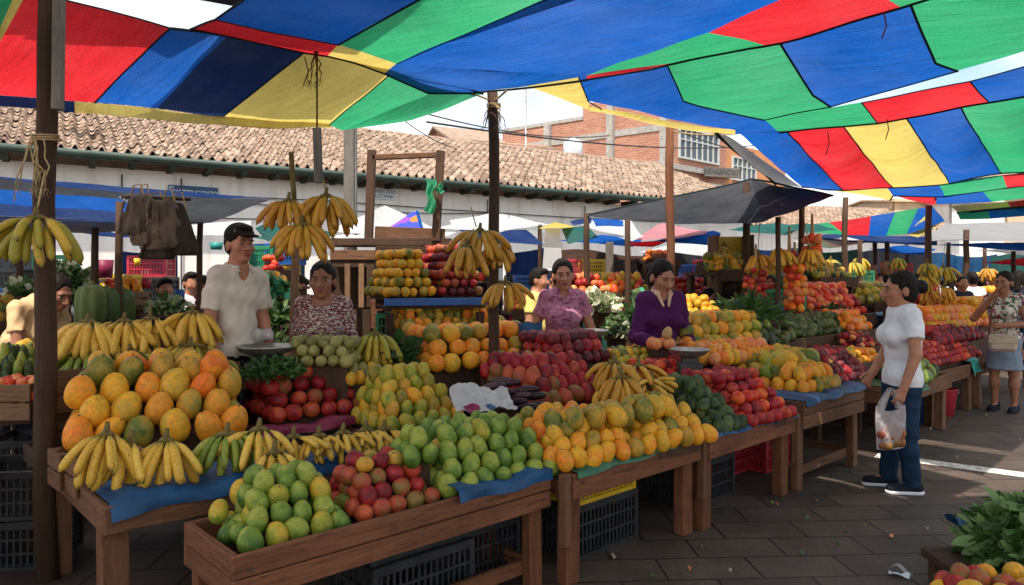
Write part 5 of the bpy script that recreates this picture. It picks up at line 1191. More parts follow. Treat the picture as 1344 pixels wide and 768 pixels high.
bheap('avocado', 'avocado', 'papaya', ['moss', 'moss', 'darkgreen'], D(1036, 440, 7.0), D(1112, 432, 7.9), .1, 3, .45, 'avocados on the middle bench', 'bench of moss-green avocados', low=False, tilt=.9, named=True)
bheap('squash', 'squash', 'papaya', ['darkgreen', 'moss', 'green'], D(1000, 448, 6.6), D(1034, 444, 6.9), .1, 3, .4, 'green squashes left of the moss-green avocados', 'bench of green squashes', low=False, tilt=.9)
bheap('orange', 'orange', 'orange', ['orange', 'peach'], D(1116, 430, 7.7), D(1140, 426, 8.0), .1, 3, .3, 'oranges right of the avocado rows', 'bench of a few oranges', low=False)
bheap('mango', 'mango', 'mango', ['lime', 'khaki'], D(1142, 392, 10.2), D(1172, 390, 10.6), .13, 3, .5, 'pale green mangoes near the white shirt', 'bench of pale green mangoes')
bheap('onion', 'onion', 'orange', ['maroon', 'crimson', 'peach'], D(1126, 455, 7.2), D(1150, 450, 7.5), .07, 3, .4, 'small red onions by the white shirt', 'bench of small red onions', low=True)
bheap('lemon', 'lemon', 'orange', ['yellow', 'orange'], D(1118, 474, 6.6), D(1152, 466, 7.0), .08, 2, .3, 'lemons between sweet potatoes and the white shirt', 'narrow bench of lemons')
bheap('pepper', 'pepper', 'papaya', ['tomato', 'crimson', 'darkgreen'], D(1072, 425, 7.8), D(1125, 419, 8.4), .09, 2, .3, 'red peppers under the tomato mound', 'bench of red peppers', tilt=1.2)
bheap('banana_plantain', 'plantain', 'papaya', ['lime', 'olive', 'darkgreen'], D(1072, 361, 9.5), D(1112, 358, 10), .1, 3, .5, 'green plantains piled on the high shelf', 'high shelf of green plantains', tilt=1.2)
# background displays, centre
bheap('apple', 'apple', 'apple', ['tomato', 'peach', 'red'], D(742, 380, 9.0), D(796, 380, 9.2), .115, 3, .5, 'red apples on the teal stall', 'teal stall bench of red apples', skirt='teal')
bheap('pear', 'pear', 'avocado', ['lime', 'peach', 'tomato', 'yellow'], D(802, 380, 9.2), D(848, 380, 9.4), .115, 3, .5, 'mixed pears on the teal stall', 'teal stall bench of mixed pears', skirt='teal')
bheap('onion', 'onion', 'orange', ['crimson', 'maroon', 'whiteveg'], D(786, 409, 8.2), D(830, 407, 8.4), .075, 3, .4, 'red onions on the low crate', 'low bench of red onions')
bheap('apple', 'apple', 'apple', ['crimson', 'crimson', 'red'], D(886, 382, 9.6), D(930, 380, 9.8), .11, 3, .5, 'crimson apples behind the purple jacket', 'bench of crimson apples')
bheap('mango', 'mango', 'mango', ['yellow'], D(906, 410, 7.6), D(942, 409, 7.8), .1, 3, .4, 'yellow mangoes beside the green onions', 'bench of yellow mangoes')
bheap('potato', 'potato', 'mango', ['potato', 'peach'], D(900, 424, 7.2), D(940, 423, 7.4), .09, 2, .3, 'potatoes beneath the yellow mangoes', 'low bench of brown potatoes')
bheap('orange', 'orange', 'orange', ['peach', 'orange'], D(852, 339, 11.5), D(885, 339, 11.6), .08, 3, .3, 'oranges in the high basket behind the reddish post', 'high shelf of oranges')
bheap('squash', 'squash', 'papaya', ['yellow', 'olive'], D(944, 351, 8.6), D(976, 351, 8.8), .1, 3, .4, 'yellow squashes in the shelf box', 'shelf box of yellow squashes', tilt=1.0)
# background displays, left
bheap('tomato', 'tomato', 'orange', ['peach', 'tomato'], D(136, 382, 7.4), D(168, 382, 7.5), .075, 3, .3, 'tomatoes stacked on the left basket stall', 'basket stall bench of tomatoes')
bheap('pear', 'pear', 'avocado', ['lime', 'yellow', 'orange'], D(160, 386, 7.0), D(186, 386, 7.1), .075, 4, .3, 'yellow pears stacked on the left basket stall', 'basket stall bench of yellow pears')
bheap('garlic', 'garlic', 'orange', ['whiteveg'], D(2, 392, 7.0), D(44, 392, 7.0), .08, 3, .3, 'white garlic bulbs behind the leaning woman', 'bench of white garlic')
bheap('potato', 'potato', 'mango', ['potato', 'peach', 'olive'], D(-20, 418, 5.6), D(30, 410, 5.9), .1, 3, .4, 'potatoes at the left edge behind the leaning woman', 'bench of potatoes at the left edge')
bheap('apple', 'apple', 'apple', ['crimson', 'maroon', 'red'], D(250, 405, 7.0), D(275, 404, 7.0), .085, 3, .3, 'maroon apples beside the white polo shirt', 'bench of maroon apples')
bheap('apple', 'apple', 'apple', ['tomato', 'crimson', 'maroon'], D(352, 352, 8.0), D(372, 352, 8.1), .09, 3, .3, 'red apples on the shelf beyond the man', 'shelf of red apples')
bheap('pear', 'pear', 'avocado', ['yellow', 'khaki'], D(348, 368, 7.6), D(374, 368, 7.7), .08, 2, .3, 'yellow pears on the shelf beyond the man', 'shelf of yellow pears')
bheap('plum', 'plum', 'orange', ['maroon', 'crimson'], D(350, 395, 7.3), D(376, 398, 7.4), .08, 3, .3, 'dark plums on the shelf beyond the man', 'shelf of dark plums')
bheap('apple', 'apple', 'apple', ['peach', 'tomato', 'yellow'], D(680, 404, 9.5), D(712, 404, 9.6), .1, 3, .4, 'peach apples behind the yellow shirt', 'bench of peach apples')
bheap('apple', 'apple', 'apple', ['peach', 'orange', 'tomato'], D(1130, 372, 13), D(1156, 371, 13.5), .14, 3, .5, 'distant peach apples in the aisle', 'distant bench of peach apples')
bheap('orange', 'orange', 'orange', ['orange', 'yellow'], D(1322, 395, 12), D(1380, 392, 13), .14, 3, .5, 'distant oranges at the right edge', 'distant bench of oranges')
# left edge stall in front
table(-1.75, -.55, 1.55, 2.5, .62, 'bench at the left edge with orange tomatoes in crates', .2, .05, 'wood', legw=.1)
wood_crate(D(2, 545, 4.15), .05, 'pale wooden crate of tomatoes on the bench at the left edge', (.52, .34, .2), 'wood_light')
heap('tomato', 'tomato', 'orange', ['peach', 'tomato'], D(-20, 522, 4.0), D(46, 521, 4.05), .058, 3, .3, 'tomatoes in the left edge crate', f=.6, h=.6)
heap('cucumber', 'cucumber', 'long', ['darkgreen', 'green'], D(-10, 492, 4.5), D(44, 490, 4.6), .06, 3, .2, 'cucumbers at the left edge', f=.5, h=.8, tilt=.15, base=.62, sx=1.0, named=False)
heap('papaya', 'papaya', 'papaya', ['lime', 'olive'], D(22, 462, 4.8), D(46, 462, 4.85), .12, 2, .2, 'papayas behind the left post', f=.5, h=.7, base=.62)
VW = -PI / 2      # heading towards the aisle in front
# ------------------------------------------------------------------ bananas
def bn(px, py, Y, label, head=0.0, **kw): return bunch(D(px, py, Y), VW + head, label, **kw)
GH = 'bananas hanging from posts and cords'
bn(47, 284, 3.42, 'hanging banana hand with greenish fruit on the round left post', n=7, length=.235, mat='half', group=GH, spread=1.1, width=.07)
bn(379, 262, 4.5, 'golden banana hand at the upper left of the hanging trio', n=6, length=.22, mat='gold', group=GH, width=.04)
bn(428, 256, 4.55, 'golden banana hand at the upper right of the hanging trio', n=8, length=.23, mat='gold', group=GH, tiers=3, spread=1.35)
bn(396, 293, 4.42, 'lowest golden banana hand of the hanging trio', n=8, length=.235, mat='gold', group=GH, tiers=2)
bn(612, 322, 5.0, 'golden banana hand hanging before the pomegranates', n=6, length=.225, mat='gold', group=GH, spread=.85, splay=.25, width=.04)
bn(630, 301, 5.12, 'uppermost banana hand on the central post', n=6, length=.25, mat='gold', group=GH, width=.04)
bn(650, 316, 5.2, 'banana hand round the far side of the central post', n=5, length=.22, mat='gold', group=GH, head=.5, width=.04)
bn(663, 370, 5.2, 'lowest banana hand hanging on the central post', n=8, length=.2, mat='gold', group=GH, width=.05)
GT = 'bananas displayed on the left corner bench'
bn(115, 421, 4.42, 'large spotted banana hand at the left of the top crate row', n=8, length=.30, mat='yellow', group=GT, width=.07, spread=1.1)
bn(163, 420, 4.52, 'smaller banana hand second in the top crate row', n=5, length=.25, mat='yellow', group=GT, width=.06, spread=1.0)
bn(197, 417, 4.6, 'banana hand third in the top crate row with long stem', n=6, length=.25, mat='yellow', group=GT, width=.06, stem=.1)
bn(253, 409, 4.65, 'large banana hand nearest the man in the polo shirt', n=8, length=.27, mat='yellow', group=GT, width=.06, tiers=3, spread=1.1)
bn(110, 462, 4.32, 'green banana hand under the left end of the top crate row', n=7, length=.2, mat='green', group=GT, width=.1)
bn(170, 462, 4.42, 'green banana hand under the middle of the top crate row', n=6, length=.2, mat='green', group=GT, width=.1)
bn(250, 452, 4.5, 'half ripe banana hand under the right of the top crate row', n=6, length=.2, mat='half', group=GT, width=.1)
bn(140, 568, 3.12, 'spotted yellow banana hand at the front left corner of the bench', n=6, length=.215, mat='yellow', group=GT, width=.035, spread=.6, head=.25)
bn(172, 578, 3.16, 'narrow banana hand between the two spotted front hands', n=3, length=.215, mat='yellow', group=GT, width=.02, spread=.3)
bn(218, 576, 3.20, 'spotted yellow banana hand in the middle of the bench front', n=6, length=.215, mat='yellow', group=GT, width=.035, spread=.8, head=.25)
bn(298, 568, 3.36, 'green banana hand at the bench front', n=7, length=.2, mat='green', group=GT, width=.06, spread=1.0, head=.3)
bn(340, 562, 3.42, 'yellow banana hand right of the green one', n=5, length=.2, mat='yellow', group=GT, width=.05, spread=.9, head=.35)
for i, (px, py, Y) in enumerate(((385, 572, 3.55), (418, 571, 3.62), (450, 567, 3.7), (480, 563, 3.8), (504, 562, 3.86))):
    bn(px, py, Y, f'small ripe banana hand, {ORD[i]} from the green hand along the bench', n=5, length=.15, mat='yellow', droop='lie', group='small ripe bananas along the bench', width=.05, spread=.6, head=.45)
bn(360, 592, 3.3, 'loose ripe banana hand lying under the small hands', n=4, length=.18, mat='yellow', droop='lie', group=GT, width=.04, spread=.5, head=.5)
bn(492, 437, 4.95, 'half ripe banana hand standing by the passion fruit', n=6, length=.235, mat='half', width=.05, tiers=3, group='bananas on the inner benches')
bn(806, 474, 4.55, 'golden banana hand left of the fat papayas', n=6, length=.2, mat='gold', group='bananas on the inner benches', head=-.35)
bn(838, 478, 4.6, 'golden banana hand leaning right above the papayas', n=6, length=.2, mat='gold', group='bananas on the inner benches', head=.6, droop='lie')
bn(815, 494, 4.35, 'golden banana hand drooping onto the papayas', n=6, length=.2, mat='gold', group='bananas on the inner benches')
bn(855, 497, 4.5, 'pale small banana hand lying behind the papayas', n=4, length=.15, mat='yellow', droop='flat', group='bananas on the inner benches', head=.7)
GF = 'bananas hanging at the stalls beyond'
for px, py, Y, n, ln, m, lb in ((995, 333, 7.6, 7, .22, 'gold', 'small banana hand over the red onion braid'), (1022, 326, 7.7, 9, .22, 'yellow', 'rounded banana hand hanging left of the middle braid'), (1062, 326, 7.8, 9, .22, 'yellow', 'rounded banana hand hanging right of the middle braid'),
      (1217, 345, 9.6, 6, .21, 'half', 'upper left banana hand on the aisle post'), (1238, 350, 9.7, 7, .22, 'half', 'upper right banana hand on the aisle post'), (1214, 362, 9.55, 6, .2, 'half', 'middle banana hand on the aisle post'), (1219, 380, 9.6, 6, .2, 'gold', 'lowest banana hand on the aisle post'), (1238, 376, 9.6, 6, .18, 'gold', 'golden banana hand low on the right of the aisle post')):
    bn(px, py, Y, lb, n=n, length=ln, mat=m, group=GF, width=.045, spread=.9, splay=.12, tiers=3)
for a, b, lb in ((D(47, 284, 3.42), Vector((-2.36, 3.62, 2.1)), 'string holding the bananas to the left post'), (D(428, 250, 4.55), D(416, 205, 4.6), 'wire from the batten to the upper right banana hand'), (D(396, 288, 4.42), D(384, 262, 4.5), 'stem cord above the lowest hand of the trio'), (D(625, 298, 5.12), D(618, 272, 5.2), 'wire above the bananas on the central post'), (D(612, 318, 5.0), D(622, 300, 5.1), 'stem cord of the bananas before the pomegranates'),
                 (D(995, 330, 7.6), D(998, 272, 7.9), 'rope above the red onion braid'), (D(1022, 324, 7.7), D(1026, 268, 7.9), 'rope above the left rounded bananas'), (D(1062, 324, 7.8), D(1052, 270, 7.9), 'rope above the right rounded bananas'), (D(1238, 346, 9.7), D(1240, 318, 9.9), 'rope above the bananas on the aisle post')):
    cable([a, b], .005, lb, 0, 'cord', 'cord', 'rope')
# braids of onions and corn
def braid(px, py0, py1, Y, mats, label, wpx=26, shape='orange', d=.075):
    t = thing('onion_braid', label, 'braid', D(px, py0, Y), 0, 'braids hanging at the black tent'); h = (py1 - py0) / FOC * Y; wd_ = wpx / FOC * Y / 2
    mb = MB(); mb.tube([(0, 0, .25), (0, 0, 0), (.01, 0, -h)], [.012, .02, .012], 6); obj('rope', mb, M['rope'], t)
    nr = max(2, int(h / d * 1.15))
    for r in range(nr):
        m = max(3, int(6 * (1 - .5 * abs(r / nr - .4))))
        for i in range(m):
            a = -PI / 2 + (i / (m - 1) - .5) * 3.4; q = wd_ * R.uniform(.7, 1); me = R.choice(fmesh(shape, R.choice(mats), True))
            obj('bulb', me, None, t, (q * math.cos(a), q * math.sin(a) * .8, -h * (r + .5) / nr + R.gauss(0, .01)), (R.gauss(0, .5), R.gauss(0, .5), R.random() * 6), d * R.uniform(.85, 1.15))
    return t
braid(992, 352, 392, 7.55, ['crimson', 'tomato', 'red'], 'braid of shiny red onions hanging from the tent post')
braid(1043, 348, 408, 7.7, ['peach', 'tomato', 'orange'], 'long orange braid in tiers between the rounded bananas', 22, 'mango', .09)
braid(1066, 310, 345, 8.0, ['peach', 'tomato'], 'short peach braid high beside the right rounded bananas', 18, 'mango', .09)
braid(1036, 328, 350, 7.75, ['crimson', 'peach'], 'small reddish braid left of the long orange braid', 14, 'mango', .08)
# ------------------------------------------------------------------ crates, racks, shelf, frame
GC = 'black crates under and beside the benches'
def CR(u, v, z, lb, mat='black_plastic', rz=0, **kw): return plastic_crate(L(u, v, z), ANG + rz, mat, lb, group=GC if mat == 'black_plastic' else None, **kw)
for i, (u, v, lb) in enumerate(((2.2, .32, 'black lattice crate under the yellow one'), (3.42, .38, 'black lattice crate under the third bench'), (.95, .35, 'black lattice crate low under the tray bench'), (1.35, .45, 'black crate in the dark right of the tray bench crate'), (2.02, .75, 'black crate hidden deep behind the yellow crate stack'))):
    CR(u, v, 0, lb, size=(.56, .40, .30))
CR(2.2, .30, .302, 'yellow lattice crate stacked on a black one under the second bench', 'yellow_plastic', size=(.52, .36, .17))
CR(.95, .37, .302, 'black lattice crate stacked on another under the tray bench', size=(.54, .38, .12))
CR(4.62, .45, 0, 'red plastic crate under the papaya bench', 'red_plastic', size=(.5, .34, .3)); CR(4.35, .6, 0, 'second red plastic crate deeper under the papaya bench', 'red_plastic', size=(.5, .34, .26))
for i, (z, lb) in enumerate(((0, 'lowest black crate of the stack left of the round post'), (.27, 'middle black crate of the stack left of the round post'), (.54, 'topmost black crate of the stack left of the round post'))):
    if i < 2: plastic_crate(D(32, 700, 4.0) * Vector((1, 1, 0)) + Vector((0, 0, z)) if False else Vector((-2.72, 3.98, z)), .15, 'black_plastic', lb, (.46, .40, .26), GC)
plastic_crate(Vector((-2.98, 4.5, .0)), .1, 'black_plastic', 'black crate standing behind the stack left of the post', (.5, .4, .28), GC); plastic_crate(Vector((-2.98, 4.5, .29)), .1, 'black_plastic', 'upper black crate behind the stack left of the post', (.5, .4, .28), GC)
for k, (px, py, lb) in enumerate(((77, 605, 'pale wooden crate end under the mangoes at the bench corner'), (98, 612, 'second wooden crate end beside the corner mangoes'))):
    q = G(px, py, .70); wood_crate(Vector((q.x + .07, q.y + .12, .57)), ANG + PI / 2 + .05, lb, (.20, .30, .17), 'wood')
wood_crate(L(.32, 2.17, .62), ANG, 'dark wooden crate low under the top banana row', (1.0, .3, .2), 'wood_dark', slats=2); wood_crate(L(.32, 2.14, .825), ANG, 'wooden crate directly under the top banana row', (1.05, .3, .2), 'wood', slats=2); 
sheet('crumpled blue plastic corner between bananas and mangoes', .42, .62, 1.02, .69, .05, 'sheet_blue', .1, .05); sheet('magenta lining folded over the red mango tray edge', .72, 1.32, 1.42, .685, .05, 'sheet_pink', .06)
def boards(name, label, cat, loc, rz, lst, part='board'):
    t = thing(name, label, cat, loc, rz)
    for nm, c, s, r, m in lst: mb = MB(); mb.box((0, 0, 0), s, bev=.004); obj(nm, mb, M[m], t, c, r)
    return t
# shelf unit with dark blue lip
c = D(572, 396, 5.9)
boards('shelf', 'steep wooden shelf with a dark blue front edge at the back of the stall', 'shelf', (c.x, c.y, 0), .32, [('shelf_edge', (0, -.05, c.z), (.86, .035, .06), (0, 0, 0), 'blue_plastic'), ('shelf_board', (0, .25, c.z - .04), (.84, .56, .03), (0, 0, 0), 'wood_dark'), ('back_board', (0, .55, c.z + .2), (.84, .025, .55), (.0, 0, 0), 'wood_dark'),
   ('leg', (-.38, .0, c.z / 2 - .04), (.06, .06, c.z - .1), (0, 0, 0), 'wood_dark'), ('leg', (.38, .0, c.z / 2 - .04), (.06, .06, c.z - .1), (0, 0, 0), 'wood_dark'), ('leg', (-.38, .5, c.z / 2 - .04), (.06, .06, c.z - .1), (0, 0, 0), 'wood_dark'), ('leg', (.38, .5, c.z / 2 - .04), (.06, .06, c.z - .1), (0, 0, 0), 'wood_dark')])
q = D(560, 455, 5.5); wood_crate((q.x + .05, q.y, .60), .32, 'brown wooden crate under the yellow fruit below the shelf', (.5, .32, q.z - .60 + .1), 'wood_red', slats=3)
sheet('blue plastic lining on the brown crate below the shelf', 2.30, 2.62, 2.13, 1.13, .05, 'sheet_blue', .15)
q = D(690, 423, 5.6); tag(obj('plastic_sheet', MB().grid(lambda a, b: ((a - .5) * .26, .02 * math.sin(a * 9) - .02 * b, -.08 * b + .01 * math.sin(a * 14)), 16, 4), M['sheet_blue'], None, q), 'scrap of blue plastic beside the post below the lowest bananas', 'sheet')
# big empty frame leaning on a counter
c = D(530, 330, 6.6); kx = 6.6 / FOC
boards('wooden_stand', 'empty dark wooden frame standing open on the counter', 'stand', (c.x, c.y, 0), 0, [('upright', (-44 * kx, 0, 1.556 + (365 - 258) * kx), (.075, .06, 122 * kx), (0, .035, 0), 'wood_dark'), ('upright', (46 * kx, -.05, 1.556 + (365 - 258) * kx), (.075, .06, 118 * kx), (0, .055, 0), 'wood_dark'), ('head_rail', (1 * kx + .03, 0, 1.556 + (365 - 205) * kx), (92 * kx, .06, .045), (0, -.04, 0), 'wood')])
boards('counter', 'rough wooden counter of planks behind the knitted-top woman', 'counter', (c.x, c.y + .1, 0), 0, [('top_board', (-18 * kx, 0, 1.556 + (365 - 318) * kx), (160 * kx, .3, .07), (0, 0, 0), 'wood_dark'), ('upper_board', (8 * kx, -.1, 1.556 + (365 - 308) * kx), (92 * kx, .03, .13), (0, .04, 0), 'wood'), ('pale_panel', (6 * kx, -.13, 1.556 + (365 - 322) * kx), (32 * kx, .02, .08), (0, 0, 0), 'wood_grey'), ('rail', (-45 * kx, -.14, 1.556 + (365 - 335) * kx), (100 * kx, .03, .09), (0, 0, 0), 'wood'), ('rail', (-45 * kx, -.12, 1.556 + (365 - 346) * kx), (104 * kx, .03, .07), (0, 0, 0), 'wood_dark'),
   ('door_stile', (-72 * kx, -.15, 1.556 + (365 - 375) * kx), (.05, .03, .4), (0, 0, 0), 'wood_light'), ('door_stile', (-54 * kx, -.15, 1.556 + (365 - 375) * kx), (.05, .03, .4), (0, 0, 0), 'wood_light'), ('slat_panel', (-36 * kx, -.14, 1.556 + (365 - 376) * kx), (.16, .03, .38), (0, 0, 0), 'wood_dark'), ('brace', (-14 * kx, -.15, 1.556 + (365 - 370) * kx), (.05, .03, .46), (0, -.45, 0), 'wood'), ('back_panel', (-30 * kx, .1, 1.2), (140 * kx, .03, 1.2), (0, 0, 0), 'wood_dark'), ('lower_box', (-10 * kx, -.1, 1.556 + (365 - 412) * kx), (60 * kx, .25, .26), (0, 0, 0), 'wood_red'), ('leg', (-70 * kx, 0, .5), (.07, .07, 1.0), (0, 0, 0), 'wood_dark'), ('leg', (40 * kx, 0, .5), (.07, .07, 1.0), (0, 0, 0), 'wood_dark')])
q = D(384, 400, 5.6); boards('stake', 'pale wooden stake between the man and the knitted-top woman', 'stake', (q.x, q.y, 0), 0, [('board', (0, 0, .92), (.055, .04, 1.85), (0, .03, 0), 'wood_light')])
plastic_crate(D(535, 420, 6.3) * Vector((1, 1, 0)) + Vector((-.05, 0, .95)), 0, 'green_plastic', 'green crate under the counter beside the knitted-top woman', (.4, .3, .3))
bx = D(962, 358, 9.0); boards('shelf_box', 'dark shelf box packed with yellow squashes at the black tent', 'shelf', (bx.x, bx.y, 0), 0, [('side_board', (-.22, .1, 1.72), (.03, .4, .75), (0, 0, 0), 'wood'), ('side_board', (.22, .1, 1.72), (.03, .4, .75), (0, 0, 0), 'wood_dark'), ('shelf_board', (0, .1, 1.58), (.41, .4, .03), (0, 0, 0), 'wood'), ('back_board', (0, .32, 1.72), (.46, .02, .75), (0, 0, 0), 'yellow_plastic'), ('leg', (-.2, .1, .66), (.05, .05, 1.32), (0, 0, 0), 'wood_dark'), ('leg', (.2, .1, .66), (.05, .05, 1.32), (0, 0, 0), 'wood_dark')])
for k, (px, py, m, lb, s) in enumerate(((1012, 392, 'green_plastic', 'green lattice crate on a blue one under the rounded bananas', (.36, .3, .22)), (1012, 416, 'blue_plastic', 'blue lattice crate beneath the green one', (.36, .3, .24)), (1040, 385, 'green_plastic', 'tall green crate behind the long orange braid', (.2, .3, .42)))):
    q = D(px, py, 8.4); plastic_crate((q.x, q.y, q.z - s[2] * .5), 0, m, lb, s)
for px, py, s, m, lb, Y in ((1232, 520, (.3, .3, .3), 'red_plastic', 'red bucket', 7.9),):
    q = at(1237, 8.1); t_ = thing('bucket', 'red plastic bucket on the ground under the far right bench', 'bucket', q); mb = MB(); mb.lathe([(0, .005), (.11, .005), (.15, .30), (.16, .31), (.15, .315), (.145, .3), (.105, .02), (0, .02)], 20); obj('pail', mb, M['red_plastic'], t_); mb = MB(); mb.tube([(.155 * math.cos(a), .155 * math.sin(a) * .4 - .06, .28 - .1 * math.sin(a)) for a in [i * PI / 10 for i in range(11)]], .004, 5); obj('handle', mb, M['metal'], t_)
plastic_crate(at(1200, 7.9) + Vector((0, 0, 0)), .7, 'blue_plastic', 'blue crate on the ground behind the woman in white', (.5, .35, .4))
# ------------------------------------------------------------------ dish scales
def scale(px, py, Y, r, label, low=False):
    q = D(px, py, Y); t = thing('dish_scale', label, 'scale', q)
    mb = MB(); mb.lathe([(0, -.055), (r * .5, -.052), (r * .85, -.03), (r, 0), (r * 1.03, .004), (r * 1.0, .008), (r * .83, -.022), (r * .5, -.043), (0, -.046)], 28); obj('dish', mb, M['metal'], t)
    mb = MB(); mb.box((0, 0, -.075), (r * .8, r * .5, .03)); mb.box((0, .0, -.15), (r * 1.15, r * 1.0, .12), bev=.012); obj('housing', mb, M['wood_grey' if low else 'dark_metal'], t)
    mb = MB(); mb.box((0, 0, -.24), (r * 1.7, r * 1.4, .05), bev=.006); obj('foot_board', mb, M['wood'], t); return t
scale(350, 455, 4.7, .19, 'round metal dish scale in front of the man'); scale(776, 434, 5.75, .14, 'small dish scale beside the pink-topped woman', True); scale(905, 459, 5.35, .145, 'shallow dish scale beside the round melons')
# ------------------------------------------------------------------ leaves
def m_leaf(name, c):
    t = NT(name); n = t.noise(t.coord('Object'), 9, 4); col = t.ramp(n, [(.3, dk(c, .55)), (.7, dk(c, 1.5))]); df = t.bsdf(col, .5, None, .35); tr = t.n('ShaderNodeBsdfTranslucent'); t.set(tr.inputs['Color'], col); m = t.n('ShaderNodeMixShader'); m.inputs[0].default_value = .25
    t.t.links.new(df, m.inputs[1]); t.t.links.new(tr.outputs[0], m.inputs[2]); return t.done(m.outputs[0])
LF = dict(dark=m_leaf('dark_leaf', (.035, .085, .022)), mid=m_leaf('mid_leaf', (.06, .13, .03)), fresh=m_leaf('fresh_leaf', (.16, .25, .08)), pale=m_leaf('pale_leaf', (.24, .32, .13)), cream=m_leaf('cream_petal', (.62, .6, .42)), mint=m_leaf('mint_net', (.1, .45, .26)))
def greens(label, c, rad, n, leaf, mats, cat='greens', name='leafy_greens', wide=.45, kind=None, mess=.55):
    mbs = [MB() for _ in mats]; rx, ry, rz_ = rad
    for i in range(n):
        th = R.uniform(0, 2 * PI); ph = math.acos(R.uniform(-.1, 1)); q = R.uniform(.45, 1) ** .5
        p = Vector((rx * math.sin(ph) * math.cos(th), ry * math.sin(ph) * math.sin(th), rz_ * math.cos(ph))) * q
        d = Vector((p.x / rx * 1.1 + R.gauss(0, mess), p.y / ry * 1.1 + R.gauss(0, mess), p.z / rz_ * .5 + R.gauss(0, mess * .8))).normalized(); s = d.cross(Vector((R.gauss(0, 1), R.gauss(0, 1), R.gauss(0, 1)))).normalized(); nn = d.cross(s)
        L_ = leaf * R.uniform(.45, 1.4); W_ = L_ * wide; mb = R.choice(mbs); b = len(mb.v); cu = R.uniform(-.3, .5)
        for k, (x, w_) in enumerate(((0, .12), (.3, .8), (.6, 1), (.85, .62), (1, .05))):
            ce = p + d * (x * L_) - nn * (cu * L_ * x * x); 
            for sgn in (-1, 0, 1): mb.v.append(ce + s * (sgn * W_ * w_ * .5) + nn * (abs(sgn) * W_ * .18 * w_ * (1 + .6 * math.sin(x * 15 + i))))
        for k in range(4):
            for e in (0, 1): mb.quad((b + k * 3 + e, b + k * 3 + e + 1, b + k * 3 + e + 4, b + k * 3 + e + 3), [(0, 0)] * 4, 0, True)
    t = thing(name, label, cat, c)
    for k, (m, mb) in enumerate(zip(mats, mbs)):
        if mb.f: obj('flowers' if m == 'cream' else 'leaves', mb, LF[m], t)
    e = MB(); e.lathe([(0, -.02)] + [(rx * .78 * math.cos(a) , rz_ * .72 * math.sin(a)) for a in [i * PI / 12 for i in range(7)]], 14); e.v = [Vector((v.x, v.y * ry / rx, v.z)) for v in e.v]; obj('stalks', e, LF['dark'], t)
    if kind: t['kind'] = kind
    return t
def stand(p, ztop, label, s=(.6, .4), mat='wood_dark'):
    boards('trestle', label, 'trestle', (p.x, p.y, 0), 0, [('top_board', (0, 0, ztop - .02), (s[0], s[1], .04), (0, 0, 0), mat)] + [('leg', (sx * (s[0] / 2 - .05), sy * (s[1] / 2 - .05), (ztop - .04) / 2), (.05, .05, ztop - .042), (0, 0, 0), mat) for sx in (-1, 1) for sy in (-1, 1)])
def gr(px, py, Y, rad, n, leaf, mats, label, st=None, **kw):
    c = D(px, py, Y); greens(label, c, rad, n, leaf, mats, **kw)
    if st: stand(c, c.z, st, (rad[0] * 2, rad[1] * 2))
gr(92, 392, 7.2, (.24, .2, .36), 420, .1, ['mid', 'pale', 'cream'], 'tall bushy bunch of white-flowered greens behind the post', 'trestle under the white-flowered greens', wide=.6)
gr(40, 388, 6.6, (.2, .15, .12), 160, .09, ['pale', 'mid', 'cream'], 'low pale cabbages left of the post', 'trestle under the pale cabbages', wide=.7)
gr(220, 410, 6.2, (.17, .15, .12), 180, .07, ['cream', 'pale', 'mid'], 'white-and-yellow flower heap beside the polo shirt', 'trestle under the white flower heap', wide=.6)
gr(358, 388, 7.0, (.13, .1, .16), 130, .09, ['mint', 'mid'], 'mint-green netted bundle beyond the man', 'trestle under the mint bundle', wide=.7)
gr(364, 424, 6.4, (.16, .12, .16), 200, .09, ['mid', 'dark', 'pale'], 'dark spinach bunch beyond the man', 'trestle under the spinach bunch')
gr(352, 455, 6.0, (.14, .12, .12), 120, .09, ['pale', 'mid'], 'pale lettuce below the spinach beyond the man', None)
gr(358, 490, 4.42, (.17, .12, .07), 420, .055, ['dark', 'mid'], 'dark green herb heap in front of the dish scale', None)
gr(786, 402, 8.0, (.2, .15, .13), 200, .1, ['pale', 'cream'], 'pale lettuces on the stall behind the pink-topped woman', None, wide=.7)
gr(808, 440, 6.5, (.1, .08, .16), 180, .06, ['cream', 'pale', 'mid'], 'white flower bunch between the two women', 'trestle under the white flower bunch', wide=.7)
gr(832, 432, 6.8, (.11, .1, .2), 200, .08, ['dark', 'mid'], 'dark leafy bunch between the two women', None)
gr(982, 420, 7.0, (.26, .2, .2), 420, .16, ['dark', 'mid', 'mid'], 'heap of long green onions behind the melons', 'trestle under the green onions', wide=.14)
gr(1108, 470, 6.8, (.07, .06, .07), 90, .05, ['mid'], 'small lettuce behind the sweet potatoes', None)
gr(1096, 415, 8.4, (.16, .1, .1), 140, .09, ['dark', 'mid'], 'green leaves on the tomato bench', None)
gr(840, 400, 8.6, (.13, .1, .1), 110, .1, ['mint', 'pale'], 'pale mint cabbages behind the purple jacket', None, wide=.8)
gr(520, 478, 5.1, (.11, .1, .17), 130, .12, ['dark'], 'dark leaf bundle under the shelf crate', None)
c = Vector((2.70, 3.45, .17)); greens('large heap of fresh leafy greens at the lower right corner', c, (.44, .46, .27), 3600, .085, ['mid', 'fresh', 'fresh', 'mid'], wide=.5, mess=1.15)
